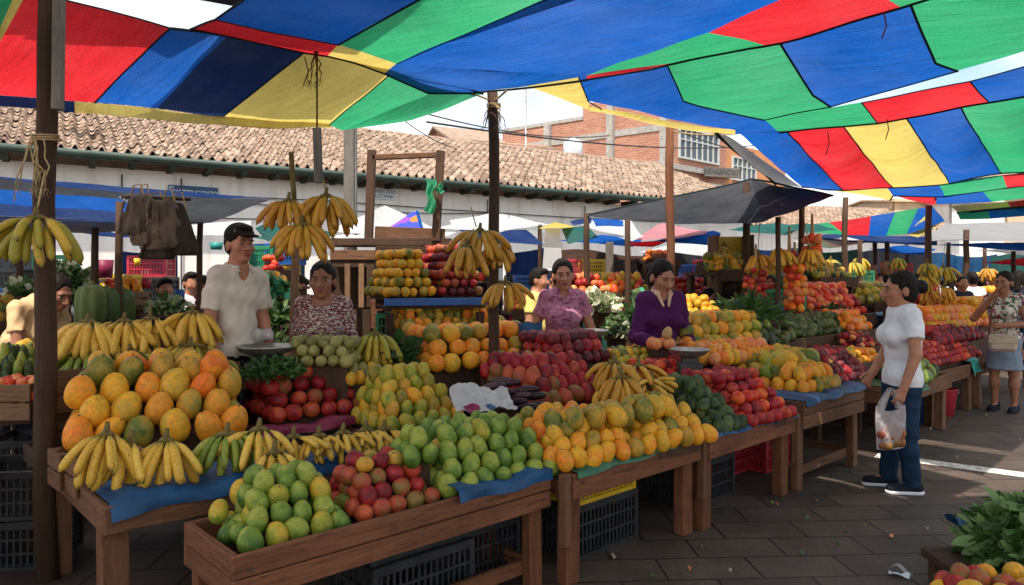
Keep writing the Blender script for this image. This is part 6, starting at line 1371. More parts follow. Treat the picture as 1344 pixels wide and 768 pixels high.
stand(Vector((2.62, 3.22, 0)), .16, 'low trestle under the leafy greens', (1.0, 1.0)); sh_ = MB().grid(lambda a, b: (.16 * a, .1 * b, .03 * math.sin(a * 5 + b * 3)), 10, 8); tag(obj('plastic_sheet', sh_, M['sheet_blue'], None, Vector((2.26, 3.62, .30)), (.3, .25, .3)), 'blue plastic poking out behind the leafy greens', 'sheet')
heap('mango', 'mango', 'mango', ['orange', 'red', 'yellow', 'brownred'], Vector((1.78, 2.83, .25)), Vector((2.26, 2.78, .25)), .085, 2, .3, 'ripe mangoes at the lower right corner', f=.7, h=.55, base=.17, tilt=1.0, jit=.18, rows=3)
# gourds
def gourd(px, py, Y, wd_, h, rz, lb):
    q = D(px, py, Y); t = thing('gourd', lb, 'gourd', q, 0, 'dark ribbed gourds behind the bananas'); mb = MB()
    mb.lathe([(0, 0), (wd_ * .36, .01), (wd_ * .48, h * .2), (wd_ * .5, h * .5), (wd_ * .47, h * .8), (wd_ * .36, h * .95), (wd_ * .16, h), (0, h * .985)], 40, lobes=8, amp=.085); o = obj('rind', mb, FM['darkgreen'], t, None, (rz, rz * .6, 0)); mb = MB(); mb.tube([(0, 0, h * .98), (.01, 0, h * 1.06)], [.018, .012], 6); obj('stem', mb, M['crown'], t, None, (rz, rz * .6, 0))
gourd(120, 434, 4.95, .20, .32, .02, 'dark green ribbed gourd nearest the round left post'); gourd(139, 435, 5.05, .19, .31, -.06, 'dark green ribbed gourd in the middle of three'); gourd(159, 433, 5.2, .18, .30, .1, 'dark green ribbed gourd farthest from the round left post')
stand(Vector((-2.85, 5.1, 0)), 1.17, 'trestle under the ribbed gourds', (.6, .4))
# ------------------------------------------------------------------ bags
M['film'] = m_plain('milky_plastic_film', hexc(196, 184, 184), .28, .2, 14, .5, .5, Alpha=.5)
M['sack'] = m_plain('pale_sack', hexc(172, 154, 136), .75, .2, 8, .2, .6)
def sdfobj(name, S, res, mat, parent=None, loc=None, fold=0.0, seed=1, planes=(), rz=0, foldk=1.0): return obj(name, np_mesh(name, S.mesh(res, fold, planes, seed, foldk)), mat, parent, loc, (0, 0, rz))
q = D(1169, 553, 5.02); t = thing('shopping_bag', 'milky plastic shopping bag of reddish produce held by the woman in white', 'bag', q, .25)
mb = MB()
def bagside(sg):
    def fn(a, b):
        x = a - .5; wd_ = .245 + .02 * (1 - b) * 0 + .012 * math.sin(b * 5); low = math.sin(PI * min(1, .18 + b * .86)) ** .7
        bul = .052 * low * (max(0, 1 - (2 * x) ** 2)) ** .6 * (.35 + .65 * b); z = .10 - .30 * b + (.045 * (abs(x) * 2) ** 2 - .03) * (1 - b) ** 2 - .012 * b * (abs(x) * 2) ** 3 * -1
        wrk = .010 * noise.noise(Vector((x * 16 + sg * 3, b * 5, 1))) + .006 * noise.noise(Vector((x * 40, b * 22, sg * 5))) + .007 * math.sin((x / (.25 + b)) * 38) * (1 - b) ** 1.5
        e = min(1, (1 - abs(2 * x)) * 8) * min(1, (1 - b) * 10 + .0)
        return (x * wd_, sg * (bul * min(1, e + .0) + .001) + wrk * e, z)
    return fn
mb.grid(bagside(-1), 36, 30); mb.grid(bagside(1), 36, 30); obj('bag_body', mb, M['film'], t)
for s in (-1, 1):
    for y in (-.012, .012): mb = MB(); mb.grid(lambda a, b: (s * (.075 * (1 - b) ** .8 + .008) + (a - .5) * (.05 * (1 - b) + .012), y + .006 * math.sin(a * 8 + b * 4), .085 + .15 * b), 5, 10); obj('handle', mb, M['film'], t)
S = SDF(); [S.ell((x, 0, z), (.036, .030, .034), .008) for x, z in ((-.07, -.16), (-.02, -.165), (.03, -.16), (.08, -.155), (-.05, -.11), (.0, -.105), (.055, -.105), (-.08, -.09), (.085, -.085), (-.02, -.055), (.035, -.06))]; sdfobj('contents', S, .008, FM['brownred'], t, None, .006, 2)
# open printed bag with eggplants
q = D(634, 528, 4.22); mb = MB(); t = thing('plastic_bag', 'torn white plastic bag with red and blue print under the eggplants', 'bag', q, .3)
fn = lambda a, b: ((a - .5) * .36, (b - .5) * .22, .03 * math.sin(a * 6) * (b - .3) + .10 * b * b - .03 + .05 * max(0, .45 - abs(a - .45)) * b + .03 * noise.noise(Vector((a * 5, b * 5, 0))) + .012 * noise.noise(Vector((a * 14, b * 12, 3))))
mb.grid(fn, 30, 18); obj('film', mb, m_plain('white_bag_film', hexc(176, 168, 164), .4, .12, 12, .4, .6), t)
for nm, x0, x1, m in (('red_print', .14, .40, 'sheet_pink'), ('blue_print', .50, .66, 'sheet_blue')):
    mb = MB(); mb.grid(lambda a, b: tuple(Vector(fn(x0 + (x1 - x0) * a, .12 + .26 * b)) + Vector((0, -.002, .004))), 10, 6); obj(nm, mb, M[m], t)
for i, (px, py, Y, a) in enumerate(((648, 508, 4.5, .5), (662, 516, 4.45, .45), (668, 503, 4.6, .3), (690, 512, 4.55, .4), (700, 520, 4.5, .2), (676, 528, 4.4, .25), (692, 535, 4.35, .1), (655, 500, 4.7, .5), (706, 532, 4.4, .15), (682, 520, 4.5, .5))):
    one('eggplant', 'eggplant', 'long', 'purple', D(px, py, Y), .055, f'glossy dark eggplant, {ORD[i]} of the loose pile by the torn bag', 'eggplants by the torn white bag', rot=(PI / 2 - .15, 0, a + .9))
c0 = L(2.2, 1.35, .57); boards('platform', 'raised board carrying the eggplants and the torn bag', 'board', c0, ANG, [('top_board', (0, 0, .15), (.75, .36, .03), (0, 0, 0), 'wood_dark'), ('support', (-.3, 0, .066), (.05, .3, .13), (0, 0, 0), 'wood_dark'), ('support', (.3, 0, .066), (.05, .3, .13), (0, 0, 0), 'wood_dark')])
q = D(338, 440, 4.9); t = thing('plastic_bag', 'crumpled milky bag lying behind the dish scale of the man', 'bag', q); S = SDF(); S.ell((0, 0, 0), (.11, .07, .05), .03); S.cone((-.08, 0, .02), (-.13, 0, .07), .03, .012, .03); sdfobj('film', S, .007, M['film'], t, None, .014, 3)
# hanging brown cloth bags
M['felt'] = m_cloth('brown_felt', hexc(94, 82, 70), .4); M['felt2'] = m_cloth('taupe_felt', hexc(120, 104, 88), .4); M['felt3'] = m_cloth('dark_felt', hexc(58, 48, 43), .4)
for i, (px, py, w_, h_, m, tl, lb) in enumerate(((181, 283, 20, 56, 'felt', .22, 'outermost grey-brown cloth bag with a flared side'), (190, 290, 16, 70, 'felt2', .05, 'long taupe cloth bag with a rope loop'), (206, 298, 22, 66, 'felt2', 0, 'pleated taupe cloth bag in the middle of the cluster'), (222, 295, 18, 66, 'felt', -.08, 'brown cloth bag at the inner right of the cluster'), (236, 302, 18, 72, 'felt3', -.2, 'dark brown cloth bag slanting out at the cluster edge'), (206, 330, 24, 22, 'felt3', 0, 'dark folded bag under the pleated one'))):
    Y = 4.9 + .03 * (i % 3); k = Y / FOC; t = thing('cloth_bag', lb, 'bag', D(px, py, Y), 0, 'brown cloth bags hanging at the blue-black awning'); S = SDF(); hw, hh = w_ * k * .95, h_ * k / 2
    S.ell((tl * -hh * .9, 0, -hh * .55), (hw * 1.05, .06, hh * .75), .03); S.ell((0, 0, hh * .1), (hw * .85, .045, hh * .7), .03); S.ell((tl * hh * .6, 0, hh * .6), (hw * .7, .035, hh * .45), .03)
    for e in (-.6, 0, .6): S.cone((e * hw, -.05, hh * .8), (e * hw * 1.1 - tl * hh, -.06, -hh * .8), .007, .012, .012)
    sdfobj('cloth', S, .008, M[m], t, None, .012, i + 3, ((((0, 0, -hh * .93)), (0, 0, -1)),)); mb = MB(); mb.tube([(-hw * .5, 0, hh * .7), (-hw * .3, 0, hh + .06), (hw * .2, 0, hh + .07), (hw * .5, 0, hh * .7)], .006, 6); obj('strap', mb, M['rope'], t)
cable([D(160, 258, 4.95), D(250, 262, 4.95)], .012, 'horizontal bar carrying the brown cloth bags', 0, 'bar', 'bar', 'wood_dark')
post(D(168, 300, 5.0) * Vector((1, 1, 0)) + Vector((-.12, .1, 0)), .03, 2.1, 'thin stick post left of the brown cloth bags', 'wood_dark'); post(at(125, 5.6), .03, 1.95, 'dark stick post holding the blue-black awning by the gourds', 'wood_dark'); post(at(262, 6.2), .028, 2.1, 'stick post holding the blue-black awning behind the man', 'wood_dark')
# green bag on the frame
q = D(570, 265, 6.45); t = thing('plastic_bag', 'bright green plastic bag tied to the wooden frame', 'bag', q); gm = m_tarp('green_bag_film', (.06, .42, .2), .4); wob = lambda w0, h0, ox, oz, s: MB().grid(lambda a, b: (ox + (a - .5) * w0 * (1 + .25 * math.sin(b * 7 + s)) + .012 * math.sin(b * 11), .018 * math.sin(a * 9 + b * 5 + s) - .03, oz - h0 * b + .012 * math.sin(a * 6 + s)), 12, 20); obj('long_strip', wob(.075, .30, -.03, .2, 1), gm, t); obj('short_strip', wob(.06, .09, .05, .16, 4), gm, t)
# litter
for i in range(26):
    px, py = [(530, 621 + 576 - 576), (958, 749), (1128, 642), (1013, 660), (1053, 726), (1072, 658), (1170, 704), (1110, 700), (805, 730), (855, 757), (905, 746), (1100, 715), (1180, 755), (1020, 662), (1215, 694), (920, 718), (1260, 653), (1245, 548), (1220, 563), (1146, 627), (1310, 560), (1338, 577), (1295, 545), (1060, 680), (1255, 600), (1135, 690)][i]
    py = max(py, 545); p = G(px, py, .01); mb = MB(); s = R.uniform(.008, .02) * (2.2 if i in (6, 12, 8) else 1)
    e = R.uniform(0, 6); mb.grid(lambda a, b: ((a - .5) * s * 2.2, (b - .5) * s, .012 * math.sin(a * 5 + e) * math.sin(b * 4 + e) + .006), 5, 4)
    tag(obj('market_scrap', mb, R.choice([M['sack'], M['sack'], LF['mid'], LF['fresh'], FM['peach'], M['sign_white'], M['wood_light']]), None, p, (0, 0, R.uniform(0, 3))), 'small trampled scrap littering the dark pavers', 'litter', 'scraps littering the pavers')
tag(obj('plastic_sheet', MB().grid(lambda a, b: ((a - .5) * .10, (b - .5) * .045, .02 * math.sin(a * 5) + .02), 8, 5), M['film'], None, G(1183, 752, .005), (0, 0, -.7)), 'curled milky plastic strip on the pavers near the leafy greens', 'litter')
# ------------------------------------------------------------------ stalls farther off: awnings and posts
tarp('stall_awning', 'low blue and black awning with a drooping hem on the left', [('black', 'hem_panel', (D(-120, 222, 5.6), D(-120, 240, 5.4), D(160, 263, 5.7), D(150, 252, 6.0))), ('blue', 'blue_panel', (D(-120, 240, 5.4), D(-120, 262, 5.2), D(200, 281, 5.5), D(160, 262, 5.7))), ('navy', 'navy_panel', (D(-120, 262, 5.2), D(-120, 284, 5.05), D(205, 290, 5.3), D(200, 280, 5.5))), ('black', 'dark_panel', (D(150, 252, 6.0), D(205, 290, 5.3), D(275, 291, 5.5), D(356, 263, 6.6))), ('grey', 'under_panel', (D(-120, 280, 5.06), D(-120, 300, 7.5), D(270, 292, 7.5), D(275, 291, 5.5))), ('navy', 'top_panel', (D(-120, 224, 5.6), D(150, 252, 6.0), D(356, 262, 6.6), D(300, 256, 8.0)))], n=12, amp=.03, sag=.02)
tarp('tent', 'large black tent sheet peaking over the onion braids', [('black', 'front_panel', (D(768, 285, 9.2), D(884, 294, 7.8), D(1003, 291, 7.0), D(986, 236, 8.3))), ('black', 'side_panel', (D(986, 236, 8.3), D(1003, 291, 7.0), D(1094, 256, 8.2), D(1040, 247, 9.2))), ('grey', 'rear_panel', (D(768, 285, 9.2), D(986, 236, 8.3), D(1040, 247, 9.2), D(930, 262, 11.5)))], n=14, amp=.04, sag=.03, seams=[(.02, D(768, 284, 9.2), D(986, 235, 8.3), D(1094, 255, 8.2))])
for px, Y, top, r, sq, lb in ((770, 9.2, 280, .045, 0, 'dark post at the left corner of the black tent'), (824, 8.4, 288, .04, 0, 'lighter post under the front of the black tent'), (980, 8.0, 240, .042, 0, 'post under the peak of the black tent'), (1021, 7.4, 285, .03, 0, 'thin post behind the rounded bananas'), (1052, 9, 258, .04, 0, 'thin dark post right of the tent peak'), (800, 10, 318, .05, 1, 'teal square post of the apple stall'), (709, 9.8, 295, .035, 0, 'dark thin post of the white awning'), (1148, 15, 318, .05, 0, 'distant post below the drooping awning'), (1128, 12, 315, .04, 0, 'slim post in front of the distant dark stalls'), (1190, 17, 315, .05, 0, 'distant slender post near the aisle end'), (1330, 16, 330, .05, 0, 'distant post at the right edge'), (1292, 18, 325, .05, 0, 'distant post between the aisle and right edge'), (25, 7.5, 282, .035, 0, 'thin far post at the left edge'), (262, 9, 295, .03, 0, 'far thin post behind the hat wearer')):
    q = at(px, Y); post(q, r, CAMH - (top - HOR) / FOC * Y, lb, 'wood_grey' if sq else 'wood_dark', square=bool(sq))
AW = [('white', 'white awning sagging behind the hanging banana trio', ((430, 302, 8.6), (505, 270, 9.5), (570, 300, 9.8), (470, 306, 8.2))), ('white', 'white awning peak right of the wooden frame', ((560, 300, 8.8), (645, 280, 10), (722, 293, 10), (640, 307, 8.6))), ('white', 'white awning corner left of the central post', ((590, 288, 9.5), (660, 281, 10.5), (650, 306, 9), (600, 306, 9))), ('navy', 'blue-striped awning under the white peak', ((600, 304, 8.5), (690, 302, 9.2), (715, 318, 8.4), (640, 320, 8))),
      ('yellow', 'yellow parasol edge beside the white hanging cloth', ((706, 300, 9.4), (728, 291, 9.8), (756, 298, 9.8), (740, 301, 9.2))), ('white', 'long white sheet draped below the yellow parasol', ((716, 298, 9.5), (735, 300, 9.4), (738, 352, 9.35), (712, 352, 9.5))), ('teal', 'dark green sheet drooping right of the yellow parasol', ((737, 300, 9.6), (770, 296, 9.8), (785, 312, 9.4), (745, 322, 9.3))), ('white', 'pale awning stretched below the black tent', ((750, 292, 11), (828, 290, 12), (845, 312, 10.5), (830, 318, 10.2))), ('pink', 'pink parasol top below the black tent', ((826, 316, 10.6), (870, 292, 12), (935, 304, 11.5), (880, 316, 10.4))),
      ('blue', 'blue parasol edge right of the pink one', ((850, 318, 10.6), (935, 303, 11.5), (946, 306, 11.3), (942, 322, 10.4))), ('red', 'red awning strip under the pink parasol', ((826, 316, 10.9), (880, 316, 10.9), (856, 326, 10.6), (828, 324, 10.6))), ('blue', 'small bright blue sheet under the tent edge', ((778, 286, 10.5), (818, 290, 10.5), (818, 298, 10.3), (782, 296, 10.3))), ('navy', 'dark blue awning at the left of the tent', ((748, 288, 10.2), (776, 284, 10.4), (776, 292, 10.2), (752, 294, 10))),
      ('teal', 'dark green awning behind the man', ((335, 300, 7.5), (358, 288, 8), (375, 300, 7.8), (352, 318, 7.3))), ('white', 'pale awning behind the brown cloth bags', ((120, 300, 8.2), (330, 290, 9), (325, 312, 8.2), (130, 303, 8))), ('white', 'pale awning at the far left behind the bananas', ((-60, 286, 9), (110, 290, 9), (100, 302, 8.4), (-60, 298, 8.4))), ('grey', 'grey-white awning at the end of the aisle', ((1212, 316, 14), (1240, 294, 17), (1440, 288, 18), (1440, 316, 13))), ('blue', 'dark blue awning at the end of the aisle', ((1225, 322, 15), (1300, 318, 16), (1400, 320, 16), (1400, 330, 14))), ('red', 'red awning at the right edge of the aisle end', ((1290, 345, 16), (1344, 338, 17), (1420, 338, 17), (1400, 352, 15))),
      ('orange', 'red-orange awning under the drooping stripes', ((1130, 318, 15.5), (1165, 312, 16.5), (1192, 314, 16), (1190, 320, 14.8))), ('navy', 'dark blue awning over the distant dark stalls', ((1040, 312, 14), (1120, 306, 16), (1230, 312, 16), (1230, 322, 14))), ('teal', 'green awning strip above the rounded bananas', ((1028, 297, 11), (1075, 294, 12), (1100, 304, 11), (1060, 306, 10.5)))]
for c, lb, q in AW: tarp('stall_awning', lb, [(c, 'sheet', tuple(D(*p) for p in q))], cat='awning', n=8, amp=.04, sag=.02)
# painted awning with bright shapes
t = thing('stall_awning', 'awning printed with bright orange, purple and blue shapes', 'awning', D(510, 302, 8.0)); o_ = t.location.copy()
PR = [P3(D(500, 305, 7.9)), P3(D(552, 303, 7.8)), P3(D(545, 276, 8.2)), P3(D(538, 279, 8.2))]
m_ = NT('printed_sheet'); vo = m_.n('ShaderNodeTexVoronoi'); m_.t.links.new(m_.coord('Object'), vo.inputs['Vector']); vo.inputs['Scale'].default_value = 9; sp = m_.n('ShaderNodeSeparateColor'); m_.t.links.new(vo.outputs['Color'], sp.inputs[0])
M['print'] = m_.done(m_.bsdf(m_.ramp(sp.outputs[0], [(0, hexc(40, 60, 170)), (.28, hexc(230, 110, 30)), (.5, hexc(120, 60, 170)), (.68, hexc(240, 180, 60)), (.85, hexc(40, 130, 210))], 'CONSTANT'), .7))
obj('printed_panel', patch_mesh(PR, 10, .02, .02, o_), M['print'], t); obj('blue_border', patch_mesh([P3(D(552, 303, 7.8)), P3(D(557, 303, 7.8)), P3(D(549, 276, 8.2)), P3(D(545, 276, 8.2))], 6, 0, .02, o_), TARP['blue'], t)
# dark stall backs added for the shade under the awnings; they close the view
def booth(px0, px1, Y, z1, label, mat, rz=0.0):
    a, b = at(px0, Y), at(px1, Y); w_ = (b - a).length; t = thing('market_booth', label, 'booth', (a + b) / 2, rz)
    mb = MB(); ph = R.uniform(0, 6); mb.grid(lambda a, b: ((a - .5) * w_, .05 * math.sin(a * w_ * 7 + ph) + .03 * math.sin(a * w_ * 17 + b), b * (z1 + .06 * math.sin(a * w_ * 3 + ph))), 48, 6); obj('shade_back_sheet', mb, R.choice([M['sheet_black'], TARP['navy'], TARP['black'], TARP['teal'], M['wood_dark'], M['sheet_black'], M['sheet_blue']]), t)
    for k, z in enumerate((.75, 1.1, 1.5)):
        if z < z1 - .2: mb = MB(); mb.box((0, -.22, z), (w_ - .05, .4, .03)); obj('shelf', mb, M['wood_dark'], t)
    for i in range(int(w_ / .16)):
        z = R.choice((.765, 1.115, 1.515))
        if z > z1 - .2: continue
        s = R.uniform(.09, .2); mb = MB(); k = R.random()
        if k < .5: mb.box((0, 0, s * .5), (s * .8, .16, s), bev=.01)
        else: mb.lathe([(0, 0), (s * .4, 0), (s * .45, s * .5), (s * .38, s * .9), (s * .2, s), (0, s)], 12)
        obj('box' if k < .5 else 'jar', mb, R.choice([M['red_plastic'], M['wood_light'], M['green_plastic'], M['sign_white'], M['yellow_plastic'], M['sheet_blue'], M['sheet_pink'], FM['peach'], FM['yellow'], M['black_plastic'], M['wood'], FM['tomato']]), t, ((i + .5) * .16 - w_ / 2 + R.gauss(0, .02), -.22, z))
    return t
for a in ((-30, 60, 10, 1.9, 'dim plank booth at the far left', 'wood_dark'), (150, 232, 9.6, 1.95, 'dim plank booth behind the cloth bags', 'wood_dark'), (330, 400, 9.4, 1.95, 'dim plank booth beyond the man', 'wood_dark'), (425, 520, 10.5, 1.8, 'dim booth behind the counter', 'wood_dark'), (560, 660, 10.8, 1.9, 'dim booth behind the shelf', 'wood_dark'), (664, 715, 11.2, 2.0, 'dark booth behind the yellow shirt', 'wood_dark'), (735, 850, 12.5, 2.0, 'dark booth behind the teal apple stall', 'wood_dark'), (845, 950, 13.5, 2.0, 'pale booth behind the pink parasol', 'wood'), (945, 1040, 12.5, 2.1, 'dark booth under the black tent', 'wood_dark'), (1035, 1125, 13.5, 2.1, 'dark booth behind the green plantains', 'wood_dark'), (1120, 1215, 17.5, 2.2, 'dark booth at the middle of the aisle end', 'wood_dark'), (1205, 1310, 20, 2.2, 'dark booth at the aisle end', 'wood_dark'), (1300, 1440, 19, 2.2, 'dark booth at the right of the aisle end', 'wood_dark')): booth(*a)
# hanging goods
for px, py, Y, s, m, lb in ((1142, 358, 13.5, (.28, .3), 'wood_red', 'reddish hanging box in the distant stall'), (1162, 352, 13.6, (.2, .26), 'wood_light', 'orange-tan hanging basket in the distant stall'), (137, 353, 7.9, (.19, .2), 'sheet_pink', 'bright pink tub on the left basket stall'), (180, 344, 7.9, (.07, .08), 'yellow_plastic', 'small yellow tub on the left shelf'), (236, 388, 7.2, (.1, .12), 'blue_plastic', 'turquoise tub below the hat wearer'), (284, 323, 9.0, (.16, .09), 'sheet_teal', 'small turquoise poster behind the man'), (192, 372, 7.3, (.1, .1), 'red_plastic', 'red pail on the left basket stall'), (868, 337, 11.3, (.34, .1), 'wood_light', 'shallow orange basket high behind the reddish post')):
    q = D(px, py, Y); mb = MB(); mb.lathe([(0, -s[1] / 2), (s[0] * .42, -s[1] / 2), (s[0] * .5, s[1] / 2), (s[0] * .46, s[1] / 2), (s[0] * .4, -s[1] * .4), (0, -s[1] * .4)], 16); nm = lb.split()
    tag(obj('tub' if 'tub' in lb else 'poster' if 'poster' in lb else 'pail' if 'pail' in lb else 'basket', mb, M[m], None, q), lb, 'tub' if 'tub' in lb else 'basket')
wood_crate(D(178, 400, 6.6), .1, 'slatted crate under the yellow pears on the left', (.2, .2, .12), 'wood_light')
# ------------------------------------------------------------------ people
def stp(px, Y, z=0.0): p = at(px, Y); p.z = z; return p
def plat(p, h, label): boards('pallet', label, 'pallet', (p.x, p.y, 0), ANG, [('slats', (0, 0, h / 2), (.6, .5, h - .004), (0, 0, 0), 'wood_dark')])
p = stp(313, 4.85, .13); plat(p, .13, 'wooden pallet the man stands on')
person('man in a dark cap and oatmeal polo shirt behind the bananas', p, .95, 1.78, dict(shL=(-.086 * 1.78, .01, .805 * 1.78), shR=(.086 * 1.78, .01, .805 * 1.78), elL=(-.115 * 1.78, .02, .635 * 1.78), elR=(.115 * 1.78, .02, .635 * 1.78), wrL=(-.12 * 1.78, -.08, .50 * 1.78), wrR=(.12 * 1.78, -.08, .50 * 1.78)), head=(-.12, .02, 0), hs=1.08, skin='tan', woman=False, hair='short', cap=True, build=.74, top=dict(mat='polo', sleeve=.72, neck='v', collar=True, hem=.50, f=.02), bottom=dict(mat='dark'), res=.009)
p = stp(424, 5.1, .07); plat(p, .07, 'low pallet the knitted-top woman stands on')
person('woman in a maroon and cream knitted top facing the viewer', p, .05, 1.6, dict(wrL=(-.15 * 1.6, -.05, .47 * 1.6), wrR=(.15 * 1.6, -.05, .47 * 1.6)), head=(.03, .0, 0), hs=1.12, skin='brown', hair='bun', build=1.1, top=dict(mat='knit', sleeve=1.05, neck='scoop', hem=.47, f=.02), bottom=dict(mat='dark'), res=.009)
p = stp(739, 6.0, .10); plat(p, .10, 'low pallet the pink-topped woman stands on')
person('young woman in a dusty pink print blouse behind the dark red mangoes', p, .0, 1.61, dict(elR=(.15 * 1.61, .03, .63 * 1.61), wrR=(.15 * 1.61, -.16, .55 * 1.61), elL=(-.15 * 1.61, .03, .63 * 1.61), wrL=(-.13 * 1.61, -.2, .55 * 1.61)), head=(.05, .05, -.06), hs=1.1, skin='tan', hair='bun', build=1.05, top=dict(mat='pink', sleeve=.55, neck='v', collar=True, hem=.48), bottom=dict(mat='dark'), res=.009)
p = stp(868, 5.95, .06); plat(p, .06, 'low pallet the purple-jacketed woman stands on')
person('woman in a purple zip jacket looking down at her fruit', p, .12, 1.64, dict(elL=(-.135 * 1.64, -.02, .62 * 1.64), wrL=(-.03, -.29, .57 * 1.64), elR=(.13 * 1.64, .02, .62 * 1.64), wrR=(.13 * 1.64, -.16, .55 * 1.64), haL=(.05, -.36, .565 * 1.64)), head=(.28, .34, 0), hs=1.16, skin='tan', hair='bun', build=.94, top=dict(mat='purple', sleeve=1.93, neck='v', collar='open', collar_mat='floral_collar', hem=.48, f=.022), bottom=dict(mat='denim'), res=.009)
one('potato', 'potato', 'avocado', 'potato', D(876, 437, 5.58), .075, 'brown root held by the woman in the purple jacket', rot=(.3, .2, 0))
p = stp(1184, 5.26)
person('woman in a white T-shirt and jeans standing in the aisle with a bag', p, -PI / 2 - .12, 1.60, dict(elR=(.145 * 1.6, .0, .635 * 1.6), wrR=(.155 * 1.6, -.09, .485 * 1.6), elL=(-.14 * 1.6, -.02, .635 * 1.6), wrL=(-.12 * 1.6, -.14, .52 * 1.6), anL=(-.06 * 1.6, -.06, .05 * 1.6), knL=(-.055 * 1.6, -.04, .285 * 1.6), anR=(.06 * 1.6, .03, .05 * 1.6)), head=(.0, .04, 0), hs=1.1, skin='tan', hair='bun', build=1.0, top=dict(mat='white', sleeve=.62, neck='round', hem=.475, f=.02, fold=.006), bottom=dict(mat='denim'), res=.0075, curl=1.0, shoes='white')
p = stp(1318, 8.4)
person('woman in a floral top and pale skirt with a hand to her mouth', p, -.85, 1.63, dict(elL=(-.17 * 1.63, -.12, .66 * 1.63), wrL=(-.05, -.17, .84 * 1.63), haL=(-.01, -.16, .90 * 1.63), elR=(.15 * 1.63, .0, .63 * 1.63), wrR=(.05, -.22, .62 * 1.63), haR=(-.03, -.27, .62 * 1.63)), head=(-.15, .02, 0), hs=1.1, skin='brown', hair='bun', build=1.08, top=dict(mat='floral', sleeve=.25, neck='v', hem=.52), bottom=dict(mat='paledenim', kind='skirt', hem=.30), res=.011, shoes='dark')
q = D(1316, 450, 8.15); t = thing('handbag', 'beige flap handbag at the hip of the woman in the floral top', 'handbag', q, -.5); mb = MB(); mb.box((0, 0, 0), (.27, .1, .19), bev=.03); obj('bag_body', mb, M['sack'], t); mb = MB(); mb.box((0, -.052, .045), (.275, .012, .1), bev=.005); obj('flap', mb, M['sack'], t); mb = MB(); mb.tube([(-.13, 0, .08), (-.1, .02, .4), (.0, .1, .62)], .01, 6); obj('strap', mb, M['wood_red'], t)
p = stp(14, 5.35, .1)
person('woman in a beige top bending over produce behind the left post', p, 1.25, 1.6, dict(nb=(0, -.34, .80 * 1.6), che=(0, -.2, .7 * 1.6), hd=(0, -.46, .845 * 1.6), shL=(-.17, -.28, .775 * 1.6), shR=(.17, -.28, .775 * 1.6), elL=(-.2, -.34, .6 * 1.6), elR=(.2, -.3, .6 * 1.6), wrL=(-.1, -.55, .56 * 1.6), wrR=(.12, -.53, .56 * 1.6)), head=(.0, .45, 0), hs=1.12, skin='brown', hair='bun', top=dict(mat='beige', sleeve=.6, neck='round'), bottom=dict(mat='dark'), res=.011)
BG = [('stocky person in a pale yellow T-shirt behind the pink-topped woman', 706, 7.9, 1.2, 1.66, 'yellow', .6, 'dark', 'short', False, 1.15), ('person in a light blue shirt behind the crimson apples', 932, 10.2, 2.9, 1.62, 'blue', .7, 'dark', 'short', False, 1.1), ('person in a grey-blue top bending beside the green onions', 957, 8.6, 2.4, 1.50, 'greyblue', 1.0, 'denim', 'short', False, 1.1), ('child-sized dark-haired person near the crimson apples', 930, 8.9, .6, 1.42, 'dark', 1.0, 'dark', 'bun', True, .95),
      ('shopper in a white top with a bundle at the aisle end', 1246, 13.2, 2.7, 1.66, 'white', .6, 'denim', 'long', True, 1.0), ('shopper in a plain white shirt seen from behind in the aisle', 1276, 12.2, 3.0, 1.66, 'white', .7, 'dark', 'bun', True, 1.0), ('bare-shouldered person between the two white shirts', 1262, 13.8, -.5, 1.64, 'red', .4, 'dark', 'long', True, .95), ('dark-haired person beside the hat wearer on the left', 250, 8.4, .9, 1.62, 'white', .6, 'dark', 'short', True, .95), ('person with a pinkish cap by the small turquoise poster', 268, 8.8, -.4, 1.58, 'grey', .8, 'blue', 'short', True, .95), ('person in dark clothes leaning under the cloth bags', 216, 7.9, .6, 1.56, 'dark', 1.0, 'dark', 'short', True, 1.0),
      ('distant shopper in red near the red-orange awning', 1190, 17, 2.0, 1.66, 'red', .7, 'dark', 'bun', True, 1), ('distant shopper in maroon beside the crimson apples', 908, 11, 1.0, 1.6, 'red', .8, 'dark', 'long', True, 1), ('distant shopper in green by the orange basket', 880, 11.8, .4, 1.62, 'green', .7, 'dark', 'bun', True, 1), ('distant shopper in grey near the green plantains', 1166, 14.5, 2.4, 1.66, 'grey', .8, 'denim', 'short', False, 1.05), ('shopper with dark hair at the right edge of the aisle', 1338, 12.0, 2.6, 1.68, 'dark', 1.0, 'denim', 'long', True, 1.05), ('distant shopper in blue by the mixed pears', 822, 11.4, .2, 1.6, 'greyblue', .8, 'dark', 'bun', True, 1), ('distant shopper in pink by the red apples', 762, 11.2, .8, 1.58, 'pink', .6, 'dark', 'long', True, 1), ('seller in red behind the garlic at the left', 22, 8.6, .4, 1.6, 'red', .8, 'dark', 'bun', True, 1), ('far seller in green behind the tomato mound', 1098, 11.2, .1, 1.62, 'green', .8, 'dark', 'bun', True, 1.05), ('far seller in white behind the oranges at right', 1300, 15.5, .3, 1.66, 'white', .7, 'dark', 'short', False, 1.05)]
